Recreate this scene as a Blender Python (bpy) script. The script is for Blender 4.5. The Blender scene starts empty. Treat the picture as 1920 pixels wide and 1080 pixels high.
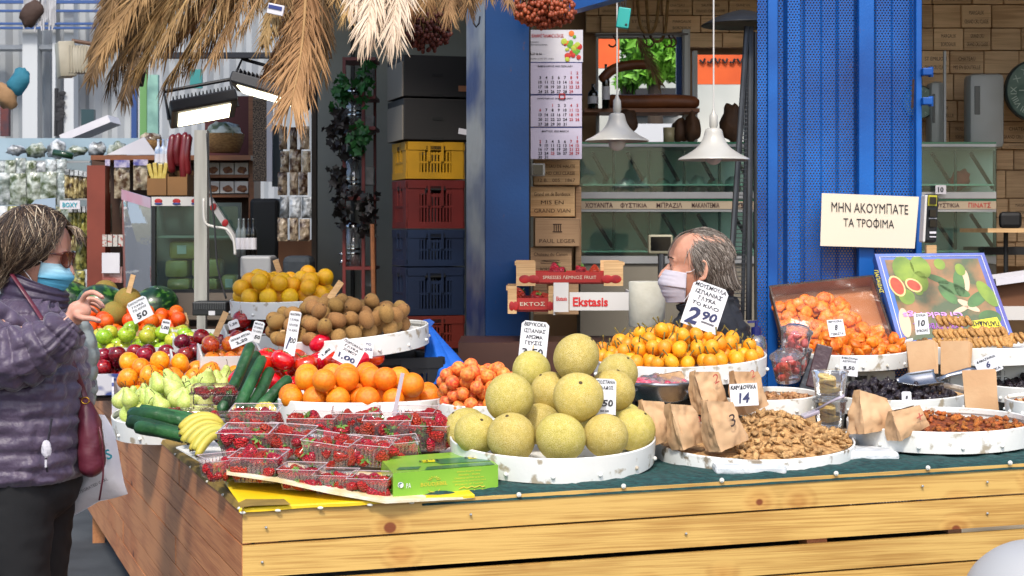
import bpy, bmesh, math, random
from mathutils import Vector, Matrix, Euler, noise
random.seed(7)
PI=math.pi; R=math.radians
sc=bpy.context.scene; COL=sc.collection
# ---------- camera, world, sun, exposure
CH=1.6; F=3040.0; HY=430.0
cd=bpy.data.cameras.new('camera'); cam=bpy.data.objects.new('camera',cd); COL.objects.link(cam)
cam.location=(0,0,CH); cam.rotation_euler=(R(90),0,0); cd.lens=57; cd.sensor_width=36
cd.shift_y=-(540-HY)/1920.0; cd.clip_end=500; cd.clip_start=.05
cd.dof.use_dof=True; cd.dof.focus_distance=5.1; cd.dof.aperture_fstop=11
sc.camera=cam
W=bpy.data.worlds.new('World'); sc.world=W; W.use_nodes=True
nt=W.node_tree; sky=nt.nodes.new('ShaderNodeTexSky'); sky.sky_type='NISHITA'; sky.sun_disc=False
SUN_EL=R(50); SUN_AZ=R(-14)   # azimuth: 0 = straight behind the camera, negative = to its left
sky.sun_elevation=SUN_EL; sky.sun_rotation=PI+SUN_AZ; sky.air_density=1.0; sky.dust_density=2.5
bg=nt.nodes['Background']; bg.inputs[1].default_value=.15; nt.links.new(sky.outputs[0],bg.inputs[0])
sd=bpy.data.lights.new('sun','SUN'); sd.energy=1.9; sd.angle=R(8); sd.color=(1,.95,.87)
so=bpy.data.objects.new('sun',sd); COL.objects.link(so)
sdir=Vector((math.sin(SUN_AZ)*math.cos(SUN_EL),-math.cos(SUN_AZ)*math.cos(SUN_EL),math.sin(SUN_EL)))
so.rotation_euler=sdir.to_track_quat('Z','Y').to_euler(); so.location=(-2,-6,9)
sc.view_settings.view_transform='Standard'; sc.view_settings.look='None'; sc.view_settings.exposure=.85; sc.view_settings.gamma=1
try:
    sc.cycles.max_bounces=8; sc.cycles.transparent_max_bounces=24; sc.cycles.use_denoising=True
except Exception: pass
# ---------- helpers
def at(px,py,Y): return Vector(((px-960)/F*Y, Y, CH-(py-HY)/F*Y))
def onplane(px,py,P0,n):
    d=Vector(((px-960)/F,1,-(py-HY)/F)); o=Vector((0,0,CH)); t=(P0-o).dot(n)/d.dot(n); return o+d*t
def mm(px,Y): return px*Y/F
def proj(p): return (960+F*p[0]/p[1], HY-F*(p[2]-CH)/p[1])
def C(h):
    h=h.lstrip('#'); v=[int(h[i:i+2],16)/255 for i in (0,2,4)]
    return tuple((x/12.92 if x<=.04045 else ((x+.055)/1.055)**2.4) for x in v)+(1,)
MATS={}
def M(name,col,rough=.5,col2=None,scale=8,rnd=0,hrnd=0,bump=0,bscale=40,metal=0,coat=0,emit=0,trans=0,alpha=1,sss=0,detail=3,contrast=None,stretch=None,spec=.5,sheen=0):
    if name in MATS: return MATS[name]
    m=bpy.data.materials.new(name); m.use_nodes=True; n=m.node_tree.nodes; l=m.node_tree.links
    b=n['Principled BSDF']; col=C(col) if isinstance(col,str) else col
    out=None; tc=n.new('ShaderNodeTexCoord'); vec=tc.outputs['Object']
    if stretch:
        mp=n.new('ShaderNodeMapping'); mp.inputs['Scale'].default_value=stretch; l.new(vec,mp.inputs[0]); vec=mp.outputs[0]
    if col2:
        t=n.new('ShaderNodeTexNoise'); t.inputs['Scale'].default_value=scale; t.inputs['Detail'].default_value=detail
        oi=n.new('ShaderNodeObjectInfo'); ad=n.new('ShaderNodeVectorMath'); ad.operation='ADD'
        sc_=n.new('ShaderNodeVectorMath'); sc_.operation='SCALE'; l.new(oi.outputs['Random'],sc_.inputs['Scale']); sc_.inputs[0].default_value=(37,11,23)
        l.new(vec,ad.inputs[0]); l.new(sc_.outputs[0],ad.inputs[1]); l.new(ad.outputs[0],t.inputs['Vector'])
        r=n.new('ShaderNodeValToRGB'); a,c_=contrast or (.35,.65)
        r.color_ramp.elements[0].position=a; r.color_ramp.elements[1].position=c_
        r.color_ramp.elements[0].color=col; r.color_ramp.elements[1].color=C(col2) if isinstance(col2,str) else col2
        l.new(t.outputs[0],r.inputs[0]); out=r.outputs[0]
    if rnd or hrnd:
        h=n.new('ShaderNodeHueSaturation'); oi=n.new('ShaderNodeObjectInfo')
        if out: l.new(out,h.inputs['Color'])
        else: h.inputs['Color'].default_value=col
        for k,(amt,base) in (('Value',(rnd,1)),('Hue',(hrnd,.5))):
            if amt:
                mr=n.new('ShaderNodeMapRange'); mr.inputs[3].default_value=base-amt; mr.inputs[4].default_value=base+amt
                if k=='Hue':
                    mu=n.new('ShaderNodeMath'); mu.operation='FRACT'; m2=n.new('ShaderNodeMath'); m2.operation='MULTIPLY'; m2.inputs[1].default_value=17.3
                    l.new(oi.outputs['Random'],m2.inputs[0]); l.new(m2.outputs[0],mu.inputs[0]); l.new(mu.outputs[0],mr.inputs[0])
                else: l.new(oi.outputs['Random'],mr.inputs[0])
                l.new(mr.outputs[0],h.inputs[k])
        out=h.outputs[0]
    if out: l.new(out,b.inputs['Base Color'])
    else: b.inputs['Base Color'].default_value=col
    b.inputs['Roughness'].default_value=rough; b.inputs['Metallic'].default_value=metal
    b.inputs['Specular IOR Level'].default_value=spec
    if coat: b.inputs['Coat Weight'].default_value=coat; b.inputs['Coat Roughness'].default_value=.15
    if sheen: b.inputs['Sheen Weight'].default_value=sheen
    if trans: b.inputs['Transmission Weight'].default_value=trans
    if sss: b.inputs['Subsurface Weight'].default_value=sss; b.inputs['Subsurface Radius'].default_value=(.02,.008,.004); b.inputs['Subsurface Scale'].default_value=.5
    if alpha<1: b.inputs['Alpha'].default_value=alpha
    if emit: b.inputs['Emission Color'].default_value=col; b.inputs['Emission Strength'].default_value=emit
    if bump:
        t=n.new('ShaderNodeTexNoise'); t.inputs['Scale'].default_value=bscale; t.inputs['Detail'].default_value=4; l.new(vec,t.inputs['Vector'])
        bp=n.new('ShaderNodeBump'); bp.inputs['Strength'].default_value=bump; bp.inputs['Distance'].default_value=.01
        l.new(t.outputs[0],bp.inputs['Height']); l.new(bp.outputs[0],b.inputs['Normal'])
    MATS[name]=m; return m
def glass(name,col='#ffffff',mixf=.18,rough=.03,bmp=.2,ior=1.45):
    """thin clear sheet: see-through plus sharp reflection"""
    if name in MATS: return MATS[name]
    m=bpy.data.materials.new(name); m.use_nodes=True; n=m.node_tree.nodes; l=m.node_tree.links
    n.remove(n['Principled BSDF']); o=n['Material Output']
    t=n.new('ShaderNodeBsdfTransparent'); t.inputs[0].default_value=C(col); g=n.new('ShaderNodeBsdfGlossy'); g.inputs['Roughness'].default_value=rough
    g.inputs[0].default_value=(.9,.9,.9,1); d=n.new('ShaderNodeBsdfDiffuse'); d.inputs[0].default_value=(.8,.8,.8,1)
    fr=n.new('ShaderNodeFresnel'); fr.inputs[0].default_value=ior
    ad=n.new('ShaderNodeMath'); ad.operation='ADD'; ad.inputs[1].default_value=mixf*.4; l.new(fr.outputs[0],ad.inputs[0])
    m1=n.new('ShaderNodeMixShader'); l.new(ad.outputs[0],m1.inputs[0]); l.new(t.outputs[0],m1.inputs[1]); l.new(g.outputs[0],m1.inputs[2])
    m2=n.new('ShaderNodeMixShader'); m2.inputs[0].default_value=mixf*.35; l.new(m1.outputs[0],m2.inputs[1]); l.new(d.outputs[0],m2.inputs[2])
    tc=n.new('ShaderNodeTexCoord'); no=n.new('ShaderNodeTexNoise'); no.inputs['Scale'].default_value=25; l.new(tc.outputs['Object'],no.inputs[0])
    bp=n.new('ShaderNodeBump'); bp.inputs['Strength'].default_value=bmp; bp.inputs['Distance'].default_value=.01; l.new(no.outputs[0],bp.inputs['Height']); l.new(bp.outputs[0],g.inputs['Normal'])
    l.new(m2.outputs[0],o.inputs[0]); MATS[name]=m; return m
class G:
    def __init__(s): s.v=[]; s.f=[]; s.mi=[]; s.cur=0; s.tone=[]; s.t=0.0
    def add(s,vs,fs):
        o=len(s.v); s.v+= [Vector(x) for x in vs]; s.tone+=[s.t]*len(vs)
        for f in fs: s.f.append(tuple(i+o for i in f)); s.mi.append(s.cur)
        return s
    def box(s,c,d,R3=None,bev=0,taper=1):
        c=Vector(c); x,y,z=[k/2 for k in d]
        vs=[]
        if bev and min(d)>2.2*bev:
            b=bev; vv=[]
            bm=bmesh.new(); bmesh.ops.create_cube(bm,size=1)
            for v in bm.verts: v.co=Vector((v.co.x*d[0],v.co.y*d[1],v.co.z*d[2]))
            bmesh.ops.bevel(bm,geom=list(bm.edges),offset=b,segments=2,affect='EDGES',profile=.5)
            bm.verts.ensure_lookup_table(); vs=[v.co.copy() for v in bm.verts]; fs=[[v.index for v in f.verts] for f in bm.faces]; bm.free()
        else:
            vs=[Vector((sx*x*(taper if sz<0 else 1),sy*y*(taper if sz<0 else 1),sz*z)) for sz in(-1,1) for sx,sy in((-1,-1),(1,-1),(1,1),(-1,1))]
            fs=[(3,2,1,0),(4,5,6,7),(0,1,5,4),(1,2,6,5),(2,3,7,6),(3,0,4,7)]
        if R3 is not None: vs=[R3@v for v in vs]
        return s.add([v+c for v in vs],fs)
    def beam(s,a,b,w,h,up=(0,0,1),bev=0):
        a=Vector(a); b=Vector(b); x=(b-a); L=x.length; x.normalize(); u=Vector(up); y=u.cross(x)
        if y.length<1e-4: y=Vector((0,1,0)).cross(x)
        y.normalize(); z=x.cross(y); return s.box((a+b)/2,(L,w,h),Matrix((x,y,z)).transposed(),bev)
    def tube(s,pts,r,n=8,cap=True,flat=1):
        pts=[Vector(p) for p in pts]; N=len(pts)
        if not hasattr(r,'__len__'): r=[r]*N
        T=[(pts[min(i+1,N-1)]-pts[max(i-1,0)]).normalized() for i in range(N)]
        a=T[0].orthogonal().normalized(); vs=[]
        for i in range(N):
            a=(a-T[i]*a.dot(T[i]));
            a=a.normalized() if a.length>1e-6 else T[i].orthogonal().normalized()
            b=T[i].cross(a)
            for k in range(n):
                t=2*PI*k/n; vs.append(pts[i]+a*math.cos(t)*r[i]+b*math.sin(t)*r[i]*flat)
        fs=[(i*n+k,i*n+(k+1)%n,(i+1)*n+(k+1)%n,(i+1)*n+k) for i in range(N-1) for k in range(n)]
        if cap: fs+= [tuple(range(n))[::-1],tuple((N-1)*n+k for k in range(n))]
        return s.add(vs,fs)
    def lathe(s,prof,n=24,o=(0,0,0),cap=False,R3=None,sx=1,sy=1):
        o=Vector(o); vs=[]
        for r,z in prof:
            for k in range(n):
                t=2*PI*k/n; p=Vector((math.cos(t)*r*sx,math.sin(t)*r*sy,z)); vs.append((R3@p if R3 else p)+o)
        N=len(prof); fs=[(i*n+k,i*n+(k+1)%n,(i+1)*n+(k+1)%n,(i+1)*n+k) for i in range(N-1) for k in range(n)]
        if cap: fs+=[tuple(range(n))[::-1],tuple((N-1)*n+k for k in range(n))]
        return s.add(vs,fs)
    def ball(s,c,r,n=12,m=8,R3=None,fn=None):
        if not hasattr(r,'__len__'): r=(r,r,r)
        c=Vector(c); vs=[];
        for i in range(m+1):
            th=PI*i/m
            if i in(0,m): vs.append(Vector((0,0,math.cos(th)))); continue
            for k in range(n):
                t=2*PI*k/n; vs.append(Vector((math.sin(th)*math.cos(t),math.sin(th)*math.sin(t),math.cos(th))))
        if fn: vs=[fn(v) for v in vs]
        vs=[Vector((v.x*r[0],v.y*r[1],v.z*r[2])) for v in vs]
        if R3 is not None: vs=[R3@v for v in vs]
        fs=[]
        ix=lambda i,k: 0 if i==0 else (1+(m-1)*n if i==m else 1+(i-1)*n+k%n)
        for i in range(m):
            for k in range(n):
                if i==0: fs.append((0,ix(1,k),ix(1,k+1)))
                elif i==m-1: fs.append((ix(i,k),ix(m,0),ix(i,k+1)))
                else: fs.append((ix(i,k),ix(i+1,k),ix(i+1,k+1),ix(i,k+1)))
        return s.add([v+c for v in vs],fs)
    def prism(s,poly,o,x,y,th):
        """closed 2-d outline on the plane o+x*u+y*v, given thickness along the normal"""
        o=Vector(o);x=Vector(x).normalized();y=Vector(y).normalized();nn=x.cross(y).normalized()*th; n=len(poly)
        a=[o+x*p[0]+y*p[1] for p in poly]; vs=a+[p-nn for p in a]
        return s.add(vs,[tuple(range(n)),tuple(range(2*n-1,n-1,-1))]+[(i,i+n,(i+1)%n+n,(i+1)%n) for i in range(n)])
    def grid(s,fn,nu,nv):
        vs=[fn(i/nu,j/nv) for j in range(nv+1) for i in range(nu+1)]; w=nu+1
        return s.add(vs,[(j*w+i,j*w+i+1,(j+1)*w+i+1,(j+1)*w+i) for j in range(nv) for i in range(nu)])
    def text(s,txt,c,x=(1,0,0),y=(0,0,1),h=.02,w=None,hand=0,bold=0,align='C',ser=0):
        c=Vector(c); x=Vector(x).normalized(); y=Vector(y).normalized()
        txt=txt.translate(str.maketrans('ΑΒΕΖΗΙΚΜΝΟΡΤΥΧ','ABEZHIKMNOPTYX')); phis=[i for i,q in enumerate(txt) if q=='Φ']; txt=txt.replace('Φ','O')
        cu=bpy.data.curves.new('t','FONT'); cu.body=txt; cu.size=1; cu.align_x='LEFT'; cu.resolution_u=2
        if bold: cu.offset=bold
        ob=bpy.data.objects.new('t',cu); me=ob.to_mesh()
        vs=[v.co.copy() for v in me.vertices]; fs=[tuple(p.vertices) for p in me.polygons]
        ob.to_mesh_clear()
        for i in phis:
            cu.body=txt[:i+1]; me=ob.to_mesh(); X1=max(v.co.x for v in me.vertices)-.367; ob.to_mesh_clear(); n0=len(vs); vs+=[Vector(q) for q in ((X1-.05,-.06,0),(X1+.05,-.06,0),(X1+.05,.79,0),(X1-.05,.79,0))]; fs.append((n0,n0+1,n0+2,n0+3))
        bpy.data.objects.remove(ob); bpy.data.curves.remove(cu)
        if not vs: return s
        x0=min(v.x for v in vs);x1=max(v.x for v in vs);y0=min(v.y for v in vs);y1=max(v.y for v in vs)
        sy=h/max(y1-y0,.5); sx=sy if w is None else w/max(x1-x0,1e-3); W_=(x1-x0)*sx
        ox=-W_/2 if align=='C' else (0 if align=='L' else -W_)
        out=[]
        for v in vs:
            u=(v.x-x0)*sx+ox; q=(v.y-(y0+y1)/2)*sy
            if hand:
                k=u/h; u+=hand*h*.25*math.sin(k*2.1+q/h*2)+hand*q*.25*math.sin(k*1.7+1); q+=hand*h*.12*math.sin(k*1.3)
            out.append(c+x*u+y*q)
        return s.add(out,fs)
    def xf(s,Mx,a=0):
        for i in range(a,len(s.v)): s.v[i]=Mx@s.v[i]
        return s
def wl(o):
    v=Vector((0,0,0))
    while o: v+=o.location; o=o.parent
    return v
def tag(o,label=None,cat=None,group=None,kind=None):
    for k,v in(('label',label),('category',cat),('group',group),('kind',kind)):
        if v: o[k]=v
    return o
def mesh(name,g,mats,smooth=False,shift=Vector((0,0,0)),tone=False):
    me=bpy.data.meshes.new(name); me.from_pydata([v-shift for v in g.v],[],g.f)
    for m in (mats if isinstance(mats,(list,tuple)) else [mats]): me.materials.append(m)
    if isinstance(mats,(list,tuple)) and len(mats)>1: me.polygons.foreach_set('material_index',g.mi)
    if smooth: me.polygons.foreach_set('use_smooth',[True]*len(g.f))
    if tone:
        a=me.attributes.new('tone','FLOAT','POINT'); a.data.foreach_set('value',g.tone)
    me.update(); return me
def P(name,g,mats,parent=None,label=None,cat=None,group=None,kind=None,smooth=False,tone=False,auto=False):
    if parent is None:
        xs=[v.x for v in g.v];ys=[v.y for v in g.v];zs=[v.z for v in g.v]
        sh=Vector(((min(xs)+max(xs))/2,(min(ys)+max(ys))/2,min(zs)))
    else: sh=wl(parent)
    me=mesh(name,g,mats,smooth or auto,sh,tone)
    if auto:
        try: me.set_sharp_from_angle(angle=R(38))
        except Exception: pass
    o=bpy.data.objects.new(name,me); COL.objects.link(o)
    if parent is None: o.location=sh
    else: o.parent=parent
    return tag(o,label,cat,group,kind)
def T(name,loc,label,cat,group=None,kind=None):
    o=bpy.data.objects.new(name,None); COL.objects.link(o); o.location=loc; o.empty_display_size=.05
    return tag(o,label,cat,group,kind)
def cp(o,loc=None,rot=None,s=None,label=None,group=None,parent=None):
    c=o.copy(); COL.objects.link(c)
    if parent is not None: c.parent=parent
    if loc is not None: c.location=loc
    if rot is not None: c.rotation_euler=rot
    if s is not None: c.scale=(s,s,s) if not hasattr(s,'__len__') else s
    if label: c['label']=label
    if group: c['group']=group
    for ch in o.children: cp(ch,parent=c)
    return c
def used(protos):      # remove the never-placed originals
    for o in protos:
        for c in list(o.children_recursive)+[o]: bpy.data.objects.remove(o if c is o else c)
def cr(pts,n):
    """Catmull-Rom through tuples"""
    pts=[tuple(p) for p in pts]; Q=[pts[0]]+pts+[pts[-1]]; out=[]
    for i in range(1,len(Q)-2):
        for k in range(n):
            t=k/n; out.append(tuple(.5*((2*b)+(-a+c)*t+(2*a-5*b+4*c-d)*t*t+(-a+3*b-3*c+d)*t**3) for a,b,c,d in zip(Q[i-1],Q[i],Q[i+1],Q[i+2])))
    out.append(pts[-1]); return out
def remesh(g,vox,sm=6,name='t'):
    me=mesh(name,g,[]); ob=bpy.data.objects.new('t',me); COL.objects.link(ob)
    a=ob.modifiers.new('r','REMESH'); a.mode='VOXEL'; a.voxel_size=vox
    b=ob.modifiers.new('s','SMOOTH'); b.iterations=sm; b.factor=.5
    dg=bpy.context.evaluated_depsgraph_get(); m2=bpy.data.meshes.new_from_object(ob.evaluated_get(dg))
    o=G(); o.add([v.co.copy() for v in m2.vertices],[tuple(p.vertices) for p in m2.polygons])
    bpy.data.objects.remove(ob); bpy.data.meshes.remove(m2); bpy.data.meshes.remove(me); return o
ORD='first second third fourth fifth sixth seventh eighth ninth tenth eleventh twelfth thirteenth fourteenth fifteenth sixteenth seventeenth eighteenth nineteenth twentieth'.split()
def ordw(i): return ORD[i] if i<20 else ORD[19]
def rows(objs,kind,where,group,band):
    """one label per fruit: its row counted upwards and its place in the row from the left"""
    L=sorted(objs,key=lambda o:-proj(o.location)[1]); rws=[]
    for o in L:
        y=proj(o.location)[1]
        if rws and rws[-1][0]-y<band: rws[-1][1].append(o)
        else: rws.append((y,[o]))
    for i,(y,r) in enumerate(rws):
        r.sort(key=lambda o:proj(o.location)[0])
        rn='lowest' if i==0 else ('topmost' if i==len(rws)-1 else ordw(i)+' lowest')
        for k,o in enumerate(r):
            pos=(ordw(k)+' from the left') if k<20 else (ordw(len(r)-1-k)+' from the right')
            o['label']=f'{kind}, {pos} in the {rn} row {where}'; o['group']=group
def settle(n,r,inside,zf,score,cand=160,seed=1,jr=.06,flat=1.0):
    """drop balls one by one onto floor zf(x,y); inside()->random (x,y)"""
    rg=random.Random(seed); out=[]
    for _ in range(n):
        best=None; ri=r*(1+rg.uniform(-jr,jr))
        for _c in range(cand):
            x,y=inside(rg); z=zf(x,y)+ri*flat
            for (a,b,c,q) in out:
                d2=(x-a)**2+(y-b)**2; s=(ri+q)*.97
                if d2<s*s:
                    zz=c+math.sqrt(s*s-d2)*flat
                    if zz>z: z=zz
            v=z+score(x,y)
            if best is None or v<best[0]: best=(v,x,y,z,ri)
        out.append((best[1],best[2],best[3],best[4]))
    return out
def disc(cx,cy,rad):
    def f(rg):
        a=rg.uniform(0,2*PI); q=rad*math.sqrt(rg.random()); return cx+q*math.cos(a),cy+q*math.sin(a)
    return f
def rect(o,u,v,a,b):
    def f(rg):
        s=rg.uniform(-a,a); t=rg.uniform(-b,b); return o[0]+u[0]*s+v[0]*t,o[1]+u[1]*s+v[1]*t
    return f
# ---------- materials of the setting
def wood(name,c1,c2,knot,ang=0,rough=.5,knots=2.2,rnd=.06,coat=.15,fine=1.0):
    m=bpy.data.materials.new(name); m.use_nodes=True; n=m.node_tree.nodes; l=m.node_tree.links; b=n['Principled BSDF']
    tc=n.new('ShaderNodeTexCoord'); oi=n.new('ShaderNodeObjectInfo')
    s=n.new('ShaderNodeVectorMath'); s.operation='SCALE'; s.inputs[0].default_value=(13,7,29); l.new(oi.outputs['Random'],s.inputs['Scale'])
    mp=n.new('ShaderNodeMapping'); mp.inputs['Rotation'].default_value=(0,0,-ang); l.new(tc.outputs['Object'],mp.inputs[0])
    ad=n.new('ShaderNodeVectorMath'); l.new(mp.outputs[0],ad.inputs[0]); l.new(s.outputs[0],ad.inputs[1])
    m2=n.new('ShaderNodeMapping'); m2.inputs['Scale'].default_value=(1.2*fine,9*fine,9*fine); l.new(ad.outputs[0],m2.inputs[0])
    # knots
    mk=n.new('ShaderNodeMapping'); mk.inputs['Scale'].default_value=(1,.05,1.15); l.new(ad.outputs[0],mk.inputs[0])
    vo=n.new('ShaderNodeTexVoronoi'); vo.voronoi_dimensions='2D'; vo.inputs['Scale'].default_value=knots; ks=n.new('ShaderNodeSeparateXYZ'); kc=n.new('ShaderNodeCombineXYZ'); l.new(mk.outputs[0],ks.inputs[0]); l.new(ks.outputs[0],kc.inputs[0]); l.new(ks.outputs[2],kc.inputs[1]); l.new(kc.outputs[0],vo.inputs['Vector'])
    kr=n.new('ShaderNodeMapRange'); kr.inputs[1].default_value=.0; kr.inputs[2].default_value=.02; kr.inputs[3].default_value=1; kr.inputs[4].default_value=0; kz=n.new('ShaderNodeSeparateXYZ'); l.new(vo.outputs['Color'],kz.inputs[0]); kt=n.new('ShaderNodeMath'); kt.operation='MULTIPLY_ADD'; kt.inputs[1].default_value=-.08; l.new(kz.outputs[0],kt.inputs[0]); l.new(vo.outputs['Distance'],kt.inputs[2]); k3=n.new('ShaderNodeMath'); k3.inputs[1].default_value=.03; l.new(kt.outputs[0],k3.inputs[0]); l.new(k3.outputs[0],kr.inputs[0])
    kb=n.new('ShaderNodeMapRange'); kb.inputs[1].default_value=.02; kb.inputs[2].default_value=.22; kb.inputs[3].default_value=1; kb.inputs[4].default_value=0; l.new(vo.outputs['Distance'],kb.inputs[0])
    # grain : distorted stretched noise through a wave
    no=n.new('ShaderNodeTexNoise'); no.inputs['Scale'].default_value=1.3; no.inputs['Detail'].default_value=3; l.new(m2.outputs[0],no.inputs['Vector'])
    a2=n.new('ShaderNodeMath'); a2.operation='MULTIPLY_ADD'; a2.inputs[1].default_value=22; l.new(no.outputs[0],a2.inputs[0])
    k2=n.new('ShaderNodeMath'); k2.operation='MULTIPLY'; k2.inputs[1].default_value=9; l.new(kb.outputs[0],k2.inputs[0]); l.new(k2.outputs[0],a2.inputs[2])
    si=n.new('ShaderNodeMath'); si.operation='SINE'; l.new(a2.outputs[0],si.inputs[0])
    f=n.new('ShaderNodeMapping'); f.inputs['Scale'].default_value=(3,160,160); l.new(ad.outputs[0],f.inputs[0])
    nf=n.new('ShaderNodeTexNoise'); nf.inputs['Scale'].default_value=1.5; nf.inputs['Detail'].default_value=5; l.new(f.outputs[0],nf.inputs['Vector'])
    nb=n.new('ShaderNodeTexNoise'); nb.inputs['Scale'].default_value=2.5; l.new(ad.outputs[0],nb.inputs['Vector'])
    e=n.new('ShaderNodeMath'); e.operation='MULTIPLY_ADD'; e.inputs[1].default_value=.07; l.new(si.outputs[0],e.inputs[0]); l.new(nf.outputs[0],e.inputs[2])
    e2=n.new('ShaderNodeMath'); e2.operation='MULTIPLY_ADD'; e2.inputs[1].default_value=.8; l.new(nb.outputs[0],e2.inputs[0]); l.new(e.outputs[0],e2.inputs[2])
    r=n.new('ShaderNodeValToRGB'); r.color_ramp.elements[0].position=.66; r.color_ramp.elements[1].position=1.02; r.color_ramp.elements[0].color=C(c1); r.color_ramp.elements[1].color=C(c2); l.new(e2.outputs[0],r.inputs[0])
    mx=n.new('ShaderNodeMixRGB'); l.new(kr.outputs[0],mx.inputs[0]); l.new(r.outputs[0],mx.inputs[1]); mx.inputs[2].default_value=C(knot)
    h=n.new('ShaderNodeHueSaturation'); mr=n.new('ShaderNodeMapRange'); mr.inputs[3].default_value=1-rnd; mr.inputs[4].default_value=1+rnd; l.new(oi.outputs['Random'],mr.inputs[0]); l.new(mr.outputs[0],h.inputs['Value']); l.new(mx.outputs[0],h.inputs['Color'])
    ko=n.new('ShaderNodeMixRGB'); ko.blend_type='MULTIPLY'; kf=n.new('ShaderNodeMath'); kf.operation='MULTIPLY'; kf.inputs[1].default_value=.45; l.new(kb.outputs[0],kf.inputs[0]); l.new(kf.outputs[0],ko.inputs[0]); l.new(h.outputs[0],ko.inputs[1]); ko.inputs[2].default_value=(.75,.42,.2,1); l.new(ko.outputs[0],b.inputs['Base Color']); b.inputs['Roughness'].default_value=rough; b.inputs['Coat Weight'].default_value=coat; b.inputs['Coat Roughness'].default_value=.3
    bp=n.new('ShaderNodeBump'); bp.inputs['Strength'].default_value=.15; bp.inputs['Distance'].default_value=.004; l.new(nf.outputs[0],bp.inputs['Height']); l.new(bp.outputs[0],b.inputs['Normal'])
    MATS[name]=m; return m
UA=R(12); U=Vector((math.cos(UA),math.sin(UA),0)); V=Vector((-.348,.937,0)).normalized(); VA=math.atan2(V.y,V.x)
CR=Vector((-.698,4.2,0))           # front left corner of the counter
FL=3.4; SL=4.6; RISE=.0253; TOP=.87
def ztop(t): return TOP+RISE*max(t,0)
w_front=wood('pine_varnished','#a67c3c','#c8a25a','#7d4520',UA,.48,3.6)
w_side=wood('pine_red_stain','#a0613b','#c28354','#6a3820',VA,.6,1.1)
w_dark=wood('dark_timber','#2a1d15','#3d2a1d','#20150e',0,.6)
w_crate=wood('raw_crate_wood','#b08a5c','#cda878','#8a6238',0,.75,1.2,.1,0)
w_clad=wood('cladding_box_wood','#ab8a64','#cfad84','#7d5e40',0,.8,.8,.16,0)
w_box=wood('old_box_wood','#7e6246','#a58462','#5d442d',0,.8,.8,.16,0)
w_shelf=wood('shelf_wood','#6b3f22','#8a5530','#4a2a14',0,.6,.8)
white_paint=M('white_enamel','#a89c88',.45,'#dfdfda',24,bump=.08,contrast=(.33,.41),detail=7)
chip_paint=M('chipped_white_enamel','#8a7d6b',.45,'#e6e6e2',22,bump=.1,contrast=(.36,.43),detail=8)
# ---------- ground
def asphalt():
    m=M('asphalt','#333539',.95,'#484b4f',3,bump=.5,bscale=220); return m
g=G(); g.add([(-200,-60,0),(200,-60,0),(200,200,0),(-200,200,0)],[(0,1,2,3)]); P('ground',g,asphalt(),kind='structure')
# ---------- the counter
ctr=T('market_counter',CR,'long wooden counter under all the fruit, honey planks in front, reddish planks at its side','counter')
PL=.0895; GAP=.006
for i in range(7):
    z1l=TOP-i*PL; z1r=ztop(FL)-i*(PL+.0008); gp=.004 if i!=2 else .0
    hh=PL-GAP
    if i==2: z1l-=.0; 
    a=CR.copy(); b=CR+U*FL; th=.022; nrm=Vector((U.y,-U.x,0))
    off=(.003 if i==1 else 0)+(.006 if i>1 else 0)
    lo=.009 if i==2 else 0
    vs=[]
    for (p,zt) in ((a,z1l),(b,z1r)):
        for dz in (-lo,-hh-(.0008 if p is b else 0)):
            for k in (0,-th): q=p+nrm*(k+off); vs.append((q.x,q.y,zt+dz))
    g=G(); g.add(vs,[(0,4,5,1),(2,3,7,6),(0,2,6,4),(1,5,7,3),(0,1,3,2),(4,6,7,5)])
    P('front_plank',g,w_front,ctr)
    a2=CR+V*.0-U*.001; b2=CR+V*SL; n2=Vector((-V.y,V.x,0)); vs=[]
    for p in (a2,b2):
        for dz in (-.0015,-hh-.0025):
            for k in (0,-th): q=p+n2*(k+ .0); vs.append((q.x,q.y,TOP-i*PL+dz))
    # the side boards are lengths butted end to end
    cuts=[0,1.05+.35*((i*37)%5)/5,2.5+.4*((i*53)%5)/5,SL]
    for j in range(3):
        A=CR+V*(cuts[j]+(.001 if j else 0)); B=CR+V*(cuts[j+1]-.001); vs=[]
        jo=[0,.002,.001][(i+j)%3]
        for p in (A,B):
            for dz in (0,-hh-.0022):
                for k in (0,-th): q=p+n2*(k+jo); vs.append((q.x,q.y,TOP-i*PL+dz))
        g=G(); g.add(vs,[(0,1,5,4),(2,6,7,3),(0,4,6,2),(1,3,7,5),(0,2,3,1),(4,5,7,6)]); P('side_plank',g,w_side,ctr)
# table top and far edges
i0=U*.024+V*.024
g=G(); A=CR+i0; B=CR+U*FL+V*.024; D=CR+V*SL+U*.024; E2=CR+U*1.25+V*SL; H=CR+U*1.25+V*1.95; K=CR+U*FL+V*1.95
def tp(p,dz=0):
    t=(p-CR).dot(U); return (p.x,p.y,ztop(t)-.012+dz)
for quad in ((A,B,K,CR+V*1.95+i0-V*.024),(CR+V*1.95+i0-V*.024,H,E2,D)):
    g.add([tp(p) for p in quad]+[tp(p,-.03) for p in quad],[(0,1,2,3),(7,6,5,4),(0,4,5,1),(1,5,6,2),(2,6,7,3),(3,7,4,0)])
P('counter_top',g,w_dark,ctr)
for s_,t_ in ((.05,.07),(.05,1.6),(.05,3.2),(1.85,.1),(1.85,3.2),(4.35,.1)):
    p=CR+V*s_+U*t_; g=G(); g.box((p.x,p.y,.41),(.06,.06,.82),Matrix.Rotation(UA,3,'Z')); P('leg',g,w_side,ctr)
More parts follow.
